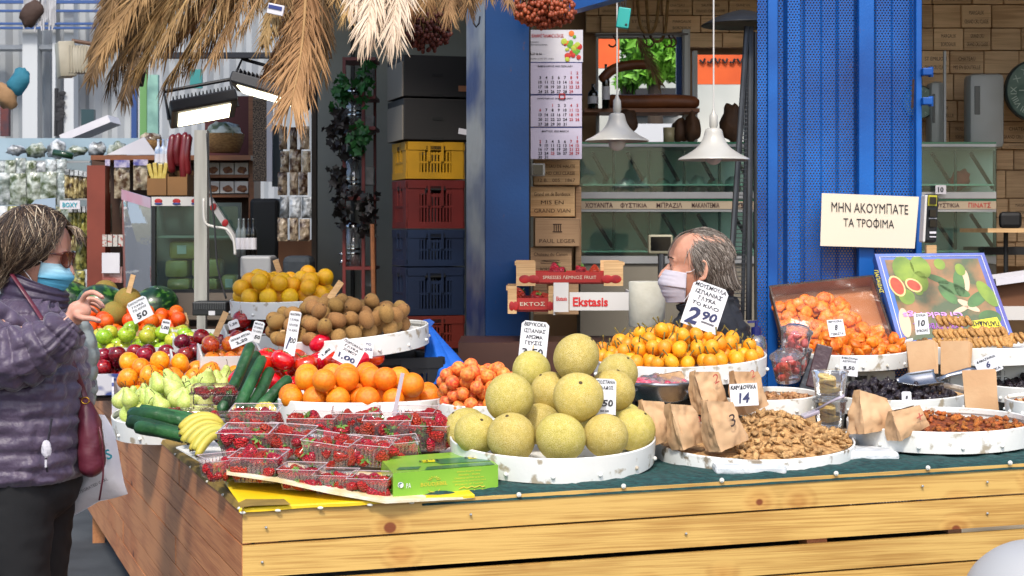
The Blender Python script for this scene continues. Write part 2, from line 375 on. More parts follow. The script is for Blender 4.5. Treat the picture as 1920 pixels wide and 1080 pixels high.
# things stored below, seen as dark shapes through the gap
for k,(t_,col) in enumerate(((.75,'#2a2a2c'),(1.15,'#5a5248'),(1.6,'#27334e'),(2.1,'#3a3a3c'))):
    p=CR+V*.5+U*t_; g=G(); g.box((p.x,p.y,.33),(.36,.5,.64),Matrix.Rotation(UA,3,'Z'),.01)
    P('storage_box',g,M('stored'+str(k),col,.7,bump=.1),label=['black storage box under the counter behind the plank gap','brown storage box under the counter behind the plank gap','blue storage box under the counter behind the plank gap','grey storage box under the counter behind the plank gap'][k],cat='box')
# screws and washers
g=G()
for t_,i in ((.06,0),(.6,0),(.05,1),(1.9,0),(2.1,1),(2.1,0),(1.2,1)):
    p=CR+U*t_+Vector((U.y,-U.x,0))*.007; g=G(); g.ball((p.x,p.y,ztop(t_)-i*PL-.045),.004,8,6); P('screw',g,M('zinc','#b9b9b5',.35,metal=.8),ctr)
# cloths over the edge
def edgecloth(t0,t1,mat,drop0,drop1,label,back=.6,wob=.006,name='cloth'):
    nrm=Vector((U.y,-U.x,0)); g=G()
    def fn(u,v):
        t=t0+(t1-t0)*u; dr=drop0+(drop1-drop0)*u
        w=wob*(math.sin(t*31)+math.sin(t*13+2))*.5
        if v<.75: p=CR+U*t+V*(back*(1-v/.75)+.002); z=ztop(t)+.004+abs(w)*.5*(1-v/.75+.2)
        else:
            q=(v-.75)/.25; p=CR+U*t+nrm*(.006+.004*q+abs(w)*.4); z=ztop(t)+.004-q*(dr+w)
        return (p.x,p.y,z)
    g.grid(fn,90,24); return P(name,g,mat,label=label,cat='cloth',smooth=True)
def netmat():
    m=M('green_net','#0b2c2c',.8,'#144644',60,stretch=(1,1,6)); n=m.node_tree.nodes; l=m.node_tree.links; b=n['Principled BSDF']
    tc=n.new('ShaderNodeTexCoord'); w=n.new('ShaderNodeTexWave'); w.bands_direction='Z'; w.inputs['Scale'].default_value=75; w.inputs['Distortion'].default_value=1.5; l.new(tc.outputs['Object'],w.inputs[0])
    bp=n.new('ShaderNodeBump'); bp.inputs['Strength'].default_value=.8; bp.inputs['Distance'].default_value=.003; l.new(w.outputs[0],bp.inputs['Height']); l.new(bp.outputs[0],b.inputs['Normal'])
    return m
# the green net lies over a slightly raised padded edge
def netcloth():
    nrm=Vector((U.y,-U.x,0)); g=G()
    def fn(u,v):
        t=.47+(FL-.47)*u; w=.004*math.sin(t*27)+.003*math.sin(t*61+1)
        if v<.6: p=CR+U*t+V*(.75*(1-v/.6)+.03); z=ztop(t)+.012+abs(w)
        else: q=(v-.6)/.4; p=CR+U*t+V*(.03*(1-q))+nrm*(.004*q); z=ztop(t)+.012-.026*q*q+w*(1-q)
        return (p.x,p.y,z)
    g.grid(fn,120,16); return P('shade_net',g,netmat(),label='dark green shade net laid over the counter edge under the white trays',cat='net',smooth=True)
net=netcloth()
yel=M('yellow_plastic','#e6c41e',.4,'#d3ac14',6,bump=.35,bscale=14,coat=.3)
def yellow():
    nrm=Vector((U.y,-U.x,0)); g=G()
    def fn(u,v):
        t=-.01+.62*u; k=.5+.5*math.sin(u*17)
        if v<.6: p=CR+U*max(t,.0)+V*(.35*(1-v/.6)); z=ztop(t)+.035*(1-v/.6)+.008+.006*k*(1-v/.6)
        else:
            q=(v-.6)/.4; p=CR+U*t+nrm*(.008+.003*k); z=ztop(t)+.008-q*.004*(1+.5*k)-.004*q
        return (p.x,p.y,z)
    g.grid(fn,60,24); return P('plastic_sheet',g,yel,label='yellow plastic sheet tacked over the front left corner of the counter',cat='sheet',smooth=True)
yellow()
def yside():
    n2=Vector((-V.y,V.x,0)); g=G()
    def fn(u,v):
        s=1.75*u-.02; k=.5+.5*math.sin(u*23)
        if v<.5: p=CR+V*s+U*(.12*(1-v/.5)); z=TOP+.014+.004*k
        else: q=(v-.5)/.5; p=CR+V*s+n2*(.006*q); z=TOP+.014-q*(.012+.004*k)
        return (p.x,p.y,z)
    g.grid(fn,60,10); return P('cloth_strip',g,M('ochre_cloth','#8f7430',.8,'#6b5522',9,bump=.3),label='ochre cloth strip tacked along the left side edge of the counter',cat='cloth',smooth=True)
yside()
g=G()
for px,py in ((1168,904),(1352,896),(1566,885),(1738,873),(1892,860),(972,926)):
    # washers hold the net to the edge
    lo,hi=0,FL
    for _ in range(30):
        t=(lo+hi)/2; p=CR+U*t
        if 960+F*p.x/p.y<px: lo=t
        else: hi=t
    p=CR+U*t+Vector((U.y,-U.x,0))*.007; z=ztop(t)+.006
    if px==972: z=ztop(t)+.0
    g=G()
    g.lathe([(.0005,.003),(.0055,.003),(.0068,0),(.0068,-.002)],14,(p.x,p.y,z),R3=Matrix.Rotation(R(90),3,'X'))
    g.lathe([(.0003,.006),(.003,.005),(.003,.002)],8,(p.x,p.y,z),R3=Matrix.Rotation(R(90),3,'X')); P('washer',g,M('plastic_white_dull','#cfcfc6',.5),ctr)
g=G()
for t_ in (.0,.09,.2,.33,.44): 
    p=CR+U*t_+Vector((U.y,-U.x,0))*.012; g=G(); g.ball((p.x,p.y,ztop(t_)-.002),(.008,.004,.004),8,6); P('tack',g,M('plastic_white_dull','#cfcfc6',.5),ctr)
for s_ in (.02,.25,.5,.8,1.1,1.5): 
    p=CR+V*s_; g=G(); g.ball((p.x-.005,p.y,TOP+.004),(.005,.008,.004),8,6); P('tack',g,M('plastic_white_dull','#cfcfc6',.5),ctr)

# ---------- the blue post
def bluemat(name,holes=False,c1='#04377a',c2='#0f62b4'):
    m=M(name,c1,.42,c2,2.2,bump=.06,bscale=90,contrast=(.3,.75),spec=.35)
    n=m.node_tree.nodes; l=m.node_tree.links; b=n['Principled BSDF']
    # scratches and rust specks
    src=b.inputs['Base Color'].links[0].from_socket
    tc=n.new('ShaderNodeTexCoord'); mp=n.new('ShaderNodeMapping'); mp.inputs['Scale'].default_value=(9,9,3); l.new(tc.outputs['Object'],mp.inputs[0])
    t=n.new('ShaderNodeTexNoise'); t.inputs['Scale'].default_value=2.2; t.inputs['Detail'].default_value=8; t.inputs['Roughness'].default_value=.75; l.new(mp.outputs[0],t.inputs['Vector'])
    mr=n.new('ShaderNodeMapRange'); mr.inputs[1].default_value=.64; mr.inputs[2].default_value=.70; l.new(t.outputs[0],mr.inputs[0])
    mx=n.new('ShaderNodeMixRGB'); l.new(mr.outputs[0],mx.inputs[0]); l.new(src,mx.inputs[1]); mx.inputs[2].default_value=C('#5a3a2c'); l.new(mx.outputs[0],b.inputs['Base Color'])
    if holes:
        sp=n.new('ShaderNodeSeparateXYZ'); l.new(tc.outputs['UV'],sp.inputs[0])
        def mth(op,a,bv=None):
            q=n.new('ShaderNodeMath'); q.operation=op
            for i,x in enumerate((a,bv)):
                if x is None: continue
                if isinstance(x,(int,float)): q.inputs[i].default_value=x
                else: l.new(x,q.inputs[i])
            return q.outputs[0]
        ds=[]
        for o in (0,.5):
            fx=mth('SUBTRACT',mth('FRACT',mth('ADD',mth('MULTIPLY',sp.outputs[0],1/.0125),o)),.5)
            fy=mth('SUBTRACT',mth('FRACT',mth('ADD',mth('MULTIPLY',sp.outputs[1],1/.0210),o)),.5)
            ds.append(mth('ADD',mth('POWER',fx,2),mth('POWER',mth('MULTIPLY',fy,1.68),2)))
        d=mth('MINIMUM',ds[0],ds[1]); hole=mth('LESS_THAN',d,.075)
        inb=mth('GREATER_THAN',sp.outputs[1],-1)
        tr=n.new('ShaderNodeBsdfTransparent'); ms=n.new('ShaderNodeMixShader'); l.new(mth('MULTIPLY',hole,inb),ms.inputs[0]); l.new(b.outputs[0],ms.inputs[1]); l.new(tr.outputs[0],ms.inputs[2]); l.new(ms.outputs[0],n['Material Output'].inputs[0])
    return m
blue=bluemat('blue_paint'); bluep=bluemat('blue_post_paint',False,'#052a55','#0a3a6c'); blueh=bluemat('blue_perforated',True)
steel_worn=M('worn_steel','#8b8a8c',.3,'#34406a',5,metal=.5,bump=.2,bscale=30,stretch=(1,1,.5),contrast=(.4,.62))
post=T('blue_post',at(930,700,6.7).xy.to_3d(),'tall blue painted steel post with a worn bare strip on its left side','post')
Yp=6.7; xl=mm(873-960,Yp); xm=mm(910-960,Yp); xr=mm(992-960,Yp)
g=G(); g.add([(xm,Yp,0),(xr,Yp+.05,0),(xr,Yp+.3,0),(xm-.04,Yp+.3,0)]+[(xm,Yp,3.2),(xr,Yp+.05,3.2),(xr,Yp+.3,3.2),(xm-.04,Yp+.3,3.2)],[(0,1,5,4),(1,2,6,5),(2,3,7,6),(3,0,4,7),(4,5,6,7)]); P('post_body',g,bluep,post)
g=G(); g.add([(xl,Yp+.12,0),(xm-.002,Yp-.004,0),(xm-.002,Yp+.02,0),(xl,Yp+.14,0),(xl,Yp+.12,3.2),(xm-.002,Yp-.004,3.2),(xm-.002,Yp+.02,3.2),(xl,Yp+.14,3.2)],[(0,1,5,4),(1,2,6,5),(2,3,7,6),(3,0,4,7)]); P('worn_strip',g,steel_worn,post)
g=G(); p=at(893,45,6.64); g.tube([(p.x-.015,p.y,p.z+.03),(p.x-.01,p.y-.02,p.z),(p.x,p.y-.02,p.z-.015),(p.x+.012,p.y-.02,p.z),(p.x+.015,p.y,p.z+.03)],.004,6); P('hook',g,M('dark_iron','#26262a',.5,metal=.6),post)
# roof edge beam going toward the viewer on the right
g=G(); g.beam(at(1000,48,6.66)+Vector((0,0,.12)),at(1200,-6,5.9)+Vector((0,0,.12)),.06,.22); P('roof_beam',g,blue,label='blue roof beam sloping from the post above the hanging calendar',cat='beam')
# ---------- folded perforated shutter
Ys=6.55
sh=T('perforated_shutter',Vector((mm(1570-960,Ys),Ys,0)),'blue perforated steel shutter folded in upright panels, carrying the paper notice','shutter')
def panel(x0,x1,prof,perf,name='panel',zt=3.0):
    """prof: list of (fraction, depth offset); perf: holes or plain"""
    me=bpy.data.meshes.new(name); pts=[(x0+(x1-x0)*a,Ys+d) for a,d in prof]; vs=[];fs=[];uv=[];L=0;acc=[0]
    for i in range(1,len(pts)): L+=math.hypot(pts[i][0]-pts[i-1][0],pts[i][1]-pts[i-1][1]); acc.append(L)
    base=sh.location
    for (x,y) in pts: vs+= [(x-base.x,y-base.y,.0),(x-base.x,y-base.y,zt)]
    for i in range(len(pts)-1): fs.append((2*i,2*i+2,2*i+3,2*i+1))
    me.from_pydata(vs,[],fs); me.materials.append(blueh if perf else blue); u=me.uv_layers.new(name='UVMap')
    for p in me.polygons:
        for li in p.loop_indices:
            vi=me.loops[li].vertex_index; u.data[li].uv=(acc[vi//2],vs[vi][2])
    o=bpy.data.objects.new(name,me); COL.objects.link(o); o.parent=sh
    s=o.modifiers.new('s','SOLIDIFY'); s.thickness=.003; return o
X=lambda px:mm(px-960,Ys)
cor=lambda n,d:[(i/n,(0,0,d,d)[i%4]) for i in range(n+1)]
panel(X(1420),X(1441),[(0,.0),(.85,0),(1,.03)],True)
panel(X(1456),X(1502),[(0,.03),(.1,.05),(.35,.05),(.45,.0),(.95,0),(1,.04)],True)
panel(X(1502),X(1612),[(0,.04),(.06,.045),(.1,.035),(.35,.035),(.4,.045),(.62,.045),(.67,.03),(.92,.03),(1,.05)],True)
panel(X(1638),X(1722),[(0,.05),(.1,.03),(.42,.03),(.48,.04),(.85,.04),(.9,.03),(1,.03)],True)
for a,b,y in ((1439,1458,-.012),(1609,1638,-.02),(1717,1728,-.012)):
    g=G(); g.box(((X(a)+X(b))/2,Ys+y+.03,1.5),(X(b)-X(a),.05,3.0),bev=.004); P('upright',g,blue,sh)
for py in (135,190):
    g=G(); p=at(1737,py,Ys-.02); g.box(p,(.04,.05,.03),bev=.004); g.tube([(p.x+.018,p.y,p.z-.02),(p.x+.018,p.y,p.z+.02)],.01,10); P('hinge',g,blue,sh)
g=G(); p=at(1710,176,Ys-.012); g.add([(p.x-.004,p.y,p.z-.06),(p.x+.006,p.y,p.z-.055),(p.x+.01,p.y,p.z+.06),(p.x+.001,p.y,p.z+.06)],[(0,1,2,3)]); P('rust_slot',g,M('rust','#3a2018',.9,'#1c1210',60),sh)
g=G()
for px in (1462,1706): 
    p=at(px,555,Ys+.02); g=G(); g.box(p,(.012,.03,.012)); P('bolt',g,M('zinc','#b9b9b5',.35,metal=.8),sh)

# ---------- rooms behind: walls, roof, ceiling
plaster=M('grey_plaster','#8f9088',.85,'#85867e',3,bump=.05)
def wall(name,x0,x1,y,z0,z1,mat,label,th=.08,holes=()):
    xs=sorted({x0,x1,*[h[0] for h in holes],*[h[1] for h in holes]}); g=G()
    zs=sorted({z0,z1,*[h[2] for h in holes],*[h[3] for h in holes]})
    for i in range(len(xs)-1):
        for j in range(len(zs)-1):
            cx=(xs[i]+xs[i+1])/2; cz=(zs[j]+zs[j+1])/2
            if any(h[0]<cx<h[1] and h[2]<cz<h[3] for h in holes): continue
            g.box((cx,y+th/2,cz),(xs[i+1]-xs[i],th,zs[j+1]-zs[j]))
    return P(name,g,mat,label=label,cat='wall')
Yb=9.6
hl=lambda a,b,c,d:(mm(a-960,Yb),mm(b-960,Yb),at(0,d,Yb).z,at(0,c,Yb).z)
bw=wall('kiosk_wall',mm(985-960,Yb),mm(2150-960,Yb),Yb,0,3.2,M('kiosk_back_brown','#8a6e54',.9,'#9f8160',6),'brown back wall of the kiosk with two window openings, clad in old wine boxes',holes=(hl(1120,1282,70,268),hl(1308,1398,100,268)))
wall('grey_wall',mm(590-960,9.2),mm(1000-960,9.2),9.2,0,3.4,plaster,'light grey plaster wall behind the red rack and the stacked crates')
g=G(); g.box((mm(662-960,9.2),9.17,1.9),(mm(6,9.2),.04,2.6)); P('pipe_channel',g,M('black_rubber','#161616',.6),label='dark vertical pipe on the grey wall above the red rack',cat='pipe')
# side return wall between passage and kiosk, behind the post
g=G(); g.box((mm(980-960,7.9),8.3,1.6),(.06,2.4,3.2)); P('partition_wall',g,M('dark_partition','#2b2622',.9),label='dark partition wall behind the blue post',cat='wall')
g=G(); g.box((3.2,8.6,3.24),(6.2,2.3,.08)); P('kiosk_roof',g,M('roof_pale','#cfc8ba',.9),label='unseen flat roof over the kiosk, pale to bounce light inside',cat='roof')  # out of view: shades the kiosk, pale colour chosen to bounce light
g=G(); g.box((-.9,8.3,3.3),(2.1,2.4,.06)); P('passage_shade_roof',g,M('roof_dark','#3d3a38',.9),label='unseen flat roof added over the passage to shade the stacked crates',cat='roof')  # out of view: added to keep the crate stack dark
g=G(); g.box((3.6,8.0,1.6),(.08,3.4,3.2)); P('right_wall',g,M('kiosk_back_brown','#5a4636',.9),label='brown side wall closing the kiosk at its right end',cat='wall') 
g=G(); g.box((1.7,8.0,.004),(3.4,3.3,.008)); P('kiosk_floor',g,M('tiles','#a59c8c',.6),kind='structure')
# ---------- plastic crate with slotted walls
def crate(name,loc,d,rz,mat,label,group=None,dark=False,cat='crate'):
    """d=(length,depth,height); loc = centre of the bottom"""
    root=T(name,loc,label,cat,group); L,D,H=d; wl_=[]
    def side(w,base,rot):
        g=G(); n=max(6,int(w/.028)); 
        M4=Matrix.Translation(base)@Matrix.Rotation(rot,4,'Z')
        g.box((0,0,H-.02),(w,.016,.04)); g.box((0,0,.016),(w,.014,.032)); g.box((0,0,H*.45),(w,.008,.010))
        g.box((-w/2+.03,0,H/2),(.06,.010,H*.9)); g.box((w/2-.03,0,H/2),(.06,.010,H*.9))
        for k in range(n): 
            x=-w/2+.06+(w-.12)*(k+.5)/n; g.box((x,0,H*.40),((w-.12)/n*.5,.007,H*.66))
        g.box((-w*.12,0,H*.72),(.012,.02,H*.5)); g.box((w*.12,0,H*.72),(.012,.02,H*.5))
        g.box((-w*.3,0,H*.8),(w*.22,.008,H*.16)); g.box((w*.3,0,H*.8),(w*.22,.008,H*.16)); g.box((0,0,H*.68),(w*.24,.008,H*.06))
        g.xf(M4); return g
    A=Vector(loc)
    for w,off,r in((L,(0,-D/2,0),0),(L,(0,D/2,0),PI),(D,(-L/2,0,0),-PI/2),(D,(L/2,0,0),PI/2)):
        g=side(w-.004,Vector(off),r); g.xf(Matrix.Translation(A)); P('side_wall',g,mat,root)
    g=G(); g.box((0,0,.006),(L-.01,D-.01,.010)); g.xf(Matrix.Translation(A)); P('base',g,mat,root)
    g=G()
    for w,off,r in((L,(0,-D/2,0),0),(D,(-L/2,0,0),-PI/2)):
        k=G(); k.box((0,-.002,H*.84),(.105,.012,.026),bev=.004); k.xf(Matrix.Translation(Vector(off))@Matrix.Rotation(r,4,'Z')); g.add(k.v,k.f)
    g.xf(Matrix.Translation(A)); P('hand_hole',g,M('hole_black','#0c0c0c',.8),root)
    root.rotation_euler=(0,0,rz); return root
# ---------- round white tray
TR={}
def trayR(tilt,roll=0): return Matrix.Rotation(R(tilt),3,'X')@Matrix.Rotation(-R(roll),3,'Y')
def tray(key,pxc,pyf,Yc,dpx,h,label,tilt=3,roll=0,sy=1,chip=False,inner=None,fill=.35,rz=0):
    """pyf: pixel row of the rim's nearest point"""
    Rd=dpx/2*Yc/F; R3=trayR(tilt,roll); fr=R3@Vector((0,-Rd*sy,0)); cx=mm(pxc-960,Yc)
    zf=CH-(pyf-HY)*(Yc+fr.y)/F; c=Vector((cx,Yc,zf-fr.z)) # rim-plane centre
    root=T('round_tray',c,label,'tray')
    g=G(); t=.006; wob=lambda a:1+.004*math.sin(3*a+len(key))+.003*math.sin(7*a)
    g.lathe([(Rd-t,-h*fill*.5),(Rd-t,0),(Rd-t/2,.003),(Rd,0),(Rd*.995,-h*.5),(Rd*.985,-h),(Rd*.93,-h-.002),(.01,-h-.002)],72,sy=sy)
    for i,v in enumerate(g.v):
        a=math.atan2(v.y,v.x); k=wob(a); v.x*=k; v.y*=k
    g.v=[c+R3@v for v in g.v]; P('rim',g,chip_paint if chip else white_paint,root,auto=True)
    g=G(); g.lathe([(.001,-h*fill),(Rd-t,-h*fill)],48,sy=sy); g.v=[c+R3@v for v in g.v]; P('floor',g,inner or white_paint,root)
    g=G()
    for k in range(14):
        a=2*PI*k/14+.2
        if math.sin(a)<.45: g=G(); g.ball((Rd*math.cos(a)*1.0,Rd*sy*math.sin(a)*1.0,-h*.72),.0062,8,6); g.v=[c+R3@v for v in g.v]; P('rivet',g,white_paint,root,smooth=True)
    # supporting block out of sight behind the tray
    zt=ztop((Vector((cx,Yc,0))-CR).dot(U)); hb=(c.z-h-.02)-zt-.02
    TR[key]=dict(c=c,R3=R3,Rd=Rd,h=h,sy=sy,fl=-h*fill,root=root,zt=zt); 
    return TR[key]
crate_n=[0]
def support(key,mat,label,s=.62,cat='crate'):
    t=TR[key]; zb=t['c'].z-t['h']-.008-abs(math.sin(R(4))*t['Rd']*.55); H=zb-t['zt']
    if H<.03: return
    if H>.12:
        n=max(1,round(H/.2)); 
        for k in range(n):
            crate('support_crate',Vector((t['c'].x,t['c'].y+.02,t['zt']+k*H/n)),(t['Rd']*1.5*s/.62*.8,t['Rd']*1.15*s/.62*.8,H/n-.003),R(8),mat,label+(', upper one' if n>1 and k==n-1 else ', lower one' if n>1 else ''))
    else:
        g=G(); g.box((t['c'].x,t['c'].y,t['zt']+H/2),(t['Rd']*1.1,t['Rd']*.9,H),None,.01); P('foam_block',g,foam,label=label.replace('crate','foam block'),cat='foam block')
foam=M('foam','#c9ccce',.9,'#aeb4b8',18,bump=.6,bscale=60)
blackp=M('black_plastic','#17181a',.5); 
# ---------- fruit prototypes (kept at the origin, then copied)
def fm(name,c1,c2,rough=.35,scale=9,rnd=.12,hrnd=.01,bump=.05,bscale=300,coat=0,contrast=None,sss=.08): return M(name,c1,rough,c2,scale,rnd,hrnd,bump,bscale,coat=coat,contrast=contrast,sss=sss)
def dimple(top=.25,bot=.1,w=.35,sq=1):
    def f(v):
        r=math.hypot(v.x,v.y); z=v.z*sq
        if v.z>0: z-=top*math.exp(-(r/w)**2)
        else: z+=bot*math.exp(-(r/(w*.8))**2)
        return Vector((v.x,v.y,z))
    return f
def proto(name,g,mat,cat,extra=(),r=1):
    o=bpy.data.objects.new(name,mesh(name,g,mat,True)); COL.objects.link(o); o['category']=cat
    for (n,gg,mt) in extra:
        c=bpy.data.objects.new(n,mesh(n,gg,mt,True)); COL.objects.link(c); c.parent=o
    return o
stemm=M('fruit_stem','#4b3a1e',.8); greenm=M('stem_green','#57732a',.7,'#7c8c3c',30)
PR={}
g=G(); g.ball((0,0,0),1,24,16,fn=dimple(.03,.02,.15)); 
PR['orange']=[proto('orange',g,fm('orange_peel','#e5790a','#ee8f18',.38,5,bump=.25,bscale=55,rnd=.08),'orange',[('navel',G().lathe([(.001,.955),(.05,.965),(.075,.955),(.085,.94)],8),greenm)])]
g=G(); g.ball((0,0,0),(1,1,.93),22,14,fn=dimple(.05,.02,.2))
PR['mandarin']=[proto('mandarin',g,fm('mandarin_peel','#e0500a','#ea6510',.35,5,bump=.2,bscale=60,rnd=.08),'mandarin',[('navel',G().lathe([(.001,.91),(.06,.93),(.09,.90)],8),greenm)])]
g=G(); g.ball((0,0,0),(1,1,.97),22,14)
PR['lemon']=[proto('yellow_orange',g,fm('yellow_peel','#e2a40c','#eab41c',.4,5,bump=.25,bscale=50,rnd=.07,hrnd=.012),'orange')]
g=G(); g.ball((0,0,0),(1,1,.86),22,14,fn=dimple(.04,.02,.2))
PR['persim']=[proto('large_orange',g,fm('large_orange_peel','#e87a08','#f29a20',.3,4,rnd=.08,bump=.12,bscale=60),'orange')]
def apple(n,c1,c2,coat=.4,con=(.35,.65),sq=.92):
    g=G(); g.ball((0,0,0),(1,1,sq),22,16,fn=lambda v:Vector((v.x*(1-.10*(v.z<0)*v.z*v.z),v.y*(1-.10*(v.z<0)*v.z*v.z),v.z-(.28*math.exp(-(math.hypot(v.x,v.y)/.3)**2) if v.z>0 else -.15*math.exp(-(math.hypot(v.x,v.y)/.25)**2)))))
    s=G(); s.tube([(0,0,.6),(.03,.02,.85),(.1,.03,1.12)],.035,5)
    return proto('apple',g,fm('skin_'+n,c1,c2,.22,4,coat=coat,contrast=con,bump=.02,rnd=.15),'apple',[('stem',s,stemm)])
PR['redapple']=[apple('red_apple','#6d0912','#a01420'),apple('red_apple_b','#58060f','#8d1824',con=(.4,.7))]
PR['greenapple']=[apple('green_apple','#7fa51e','#a3bd32',.3),apple('yellow_apple','#a8ac2a','#c6c040',.3)]
PR['blushapple']=[apple('blush_apple','#c8501c','#d88a28',.3),apple('blush_red','#a01a18','#c84a20',.35)]
def pear(n,c1,c2):
    prof=[(.001,-1.0),(.3,-.98),(.62,-.85),(.86,-.55),(.93,-.2),(.84,.15),(.62,.5),(.46,.8),(.36,1.05),(.24,1.22),(.1,1.27),(.001,1.24)]
    pp=cr(prof,3); g=G(); g.lathe([(max(a,.001),b) for a,b in pp],20)
    for v in g.v: v.x+=.08*max(v.z,0)**2
    s=G(); s.tube([(.13,0,1.22),(.16,0,1.5),(.28,.06,1.78),(.42,.1,1.95)],[.035,.03,.035,.05],5)
    return proto('pear',g,fm('skin_'+n,c1,c2,.4,7,bump=.05,bscale=100,contrast=(.3,.7)),'pear',[('stem',s,M('pear_stem','#3d2a18',.8))])
PR['pear']=[pear('pear','#a3ba50','#c6d07a'),pear('pear_b','#adbb58','#cfd486')]
g=G(); g.ball((0,0,0),(1,1,.78),24,14,fn=lambda v:Vector((v.x*(1+.035*math.cos(5*math.atan2(v.y,v.x))),v.y*(1+.035*math.cos(5*math.atan2(v.y,v.x))),v.z-(.15*math.exp(-(math.hypot(v.x,v.y)/.3)**2) if v.z>0 else 0))))
s=G()
for k in range(5):
    a=2*PI*k/5; s.tube([(0,0,.66),(.2*math.cos(a),.2*math.sin(a),.74),(.42*math.cos(a),.42*math.sin(a),.70)],[.05,.05,.01],4)
PR['tomato']=[proto('tomato',g,fm('tomato_skin','#c01c0c','#d8320f',.18,3,coat=.5,bump=0,rnd=.1),'tomato',[('calyx',s,greenm)])]
g=G(); g.ball((0,0,0),(.86,.86,1.08),18,14)
s=G(); s.lathe([(.001,1.09),(.08,1.10),(.14,1.06),(.15,1.03)],8)
PR['kiwi']=[proto('kiwi',g,fm('kiwi_skin','#80592c','#a67f48',.85,16,bump=.35,bscale=90,rnd=.12,sss=0),'kiwi',[('blossom_end',s,M('kiwi_end','#4a3218',.9))])]
g=G(); g.ball((0,0,0),(.95,.95,1.08),16,12)
s=G(); s.tube([(0,0,1.0),(.05,0,1.3),(.2,.1,1.75),(.3,.2,2.1)],[.13,.1,.1,.14],5)
PR['loquat']=[proto('loquat',g,fm('loquat_skin','#dd8a08','#e89a1a',.45,4,bump=.05,bscale=60,rnd=.1,hrnd=.012),'loquat',[('stem',s,M('loquat_stem','#7c7030',.85,'#5a4a22',14))])]
g=G(); g.ball((0,0,0),1,18,12,fn=lambda v:Vector((v.x*(1-.05*math.exp(-(v.y/.1)**2)*(v.x>0)),v.y,v.z)))
PR['apricot']=[proto('apricot',g,fm('apricot_skin','#d65a28','#e89040',.5,2.6,bump=.06,bscale=90,contrast=(.38,.62),rnd=.08,hrnd=.015),'apricot')]
g=G(); g.ball((0,0,0),1,26,18,fn=lambda v:v*(1+.02*math.sin(3*math.atan2(v.y,v.x)+1)*(1-v.z*v.z)))
def melonmat(name,a,b,net):
    m=M(name,a,.7,b,5,rnd=.1,hrnd=.012,contrast=(.3,.7)); n=m.node_tree.nodes; l=m.node_tree.links; bs=n['Principled BSDF']
    src=bs.inputs['Base Color'].links[0].from_socket; tc=n.new('ShaderNodeTexCoord')
    no=n.new('ShaderNodeTexNoise'); no.inputs['Scale'].default_value=30; l.new(tc.outputs['Object'],no.inputs[0])
    ad=n.new('ShaderNodeVectorMath'); ad.operation='MULTIPLY_ADD'; ad.inputs[1].default_value=(.02,.02,.02); l.new(no.outputs[1],ad.inputs[0]); l.new(tc.outputs['Object'],ad.inputs[2])
    v=n.new('ShaderNodeTexVoronoi'); v.feature='DISTANCE_TO_EDGE'; v.inputs['Scale'].default_value=15; l.new(ad.outputs[0],v.inputs['Vector'])
    mr=n.new('ShaderNodeMapRange'); mr.inputs[1].default_value=.03; mr.inputs[2].default_value=.16; mr.inputs[3].default_value=1; mr.inputs[4].default_value=0; l.new(v.outputs[0],mr.inputs[0])
    n2=n.new('ShaderNodeTexNoise'); n2.inputs['Scale'].default_value=2; l.new(tc.outputs['Object'],n2.inputs[0])
    mu=n.new('ShaderNodeMath'); mu.operation='MULTIPLY'; l.new(mr.outputs[0],mu.inputs[0]); l.new(n2.outputs[0],mu.inputs[1])
    mx=n.new('ShaderNodeMixRGB'); l.new(mu.outputs[0],mx.inputs[0]); l.new(src,mx.inputs[1]); mx.inputs[2].default_value=C(net); l.new(mx.outputs[0],bs.inputs['Base Color'])
    bp=n.new('ShaderNodeBump'); bp.inputs['Strength'].default_value=.35; bp.inputs['Distance'].default_value=.02; l.new(mr.outputs[0],bp.inputs['Height']); l.new(bp.outputs[0],bs.inputs['Normal'])
    return m
s=G(); s.lathe([(.001,1.0),(.05,1.03),(.08,1.0)],8)
PR['melon']=[proto('melon',g,melonmat('melon_skin','#a89636','#bfac4e','#d6c890'),'melon',[('stem_scar',s,stemm)])]
s=G(); s.lathe([(.001,1.0),(.05,1.03),(.08,1.0)],8)
PR['melon_dark']=[proto('melon',g,melonmat('dark_melon_skin','#8a6a1e','#7a7226','#a58c4c'),'melon',[('stem_scar',s,stemm)])]
def wmat():
    m=M('watermelon_skin','#0b2a14',.3,'#123a1c',5,coat=.3); n=m.node_tree.nodes; l=m.node_tree.links; bs=n['Principled BSDF']; src=bs.inputs['Base Color'].links[0].from_socket
    tc=n.new('ShaderNodeTexCoord'); v=n.new('ShaderNodeTexNoise'); v.inputs['Scale'].default_value=3.2; v.inputs['Detail'].default_value=6; mp=n.new('ShaderNodeMapping'); mp.inputs['Scale'].default_value=(1,.3,2); l.new(tc.outputs['Object'],mp.inputs[0]); l.new(mp.outputs[0],v.inputs['Vector'])
    mr=n.new('ShaderNodeMapRange'); mr.inputs[1].default_value=.54; mr.inputs[2].default_value=.6; l.new(v.outputs[0],mr.inputs[0]); mx=n.new('ShaderNodeMixRGB'); l.new(mr.outputs[0],mx.inputs[0]); l.new(src,mx.inputs[1]); mx.inputs[2].default_value=C('#3f6a2a'); l.new(mx.outputs[0],bs.inputs['Base Color']); return m
g=G(); g.ball((0,0,0),(1.1,1,.95),24,16)
PR['watermelon']=[proto('watermelon',g,wmat(),'watermelon')]
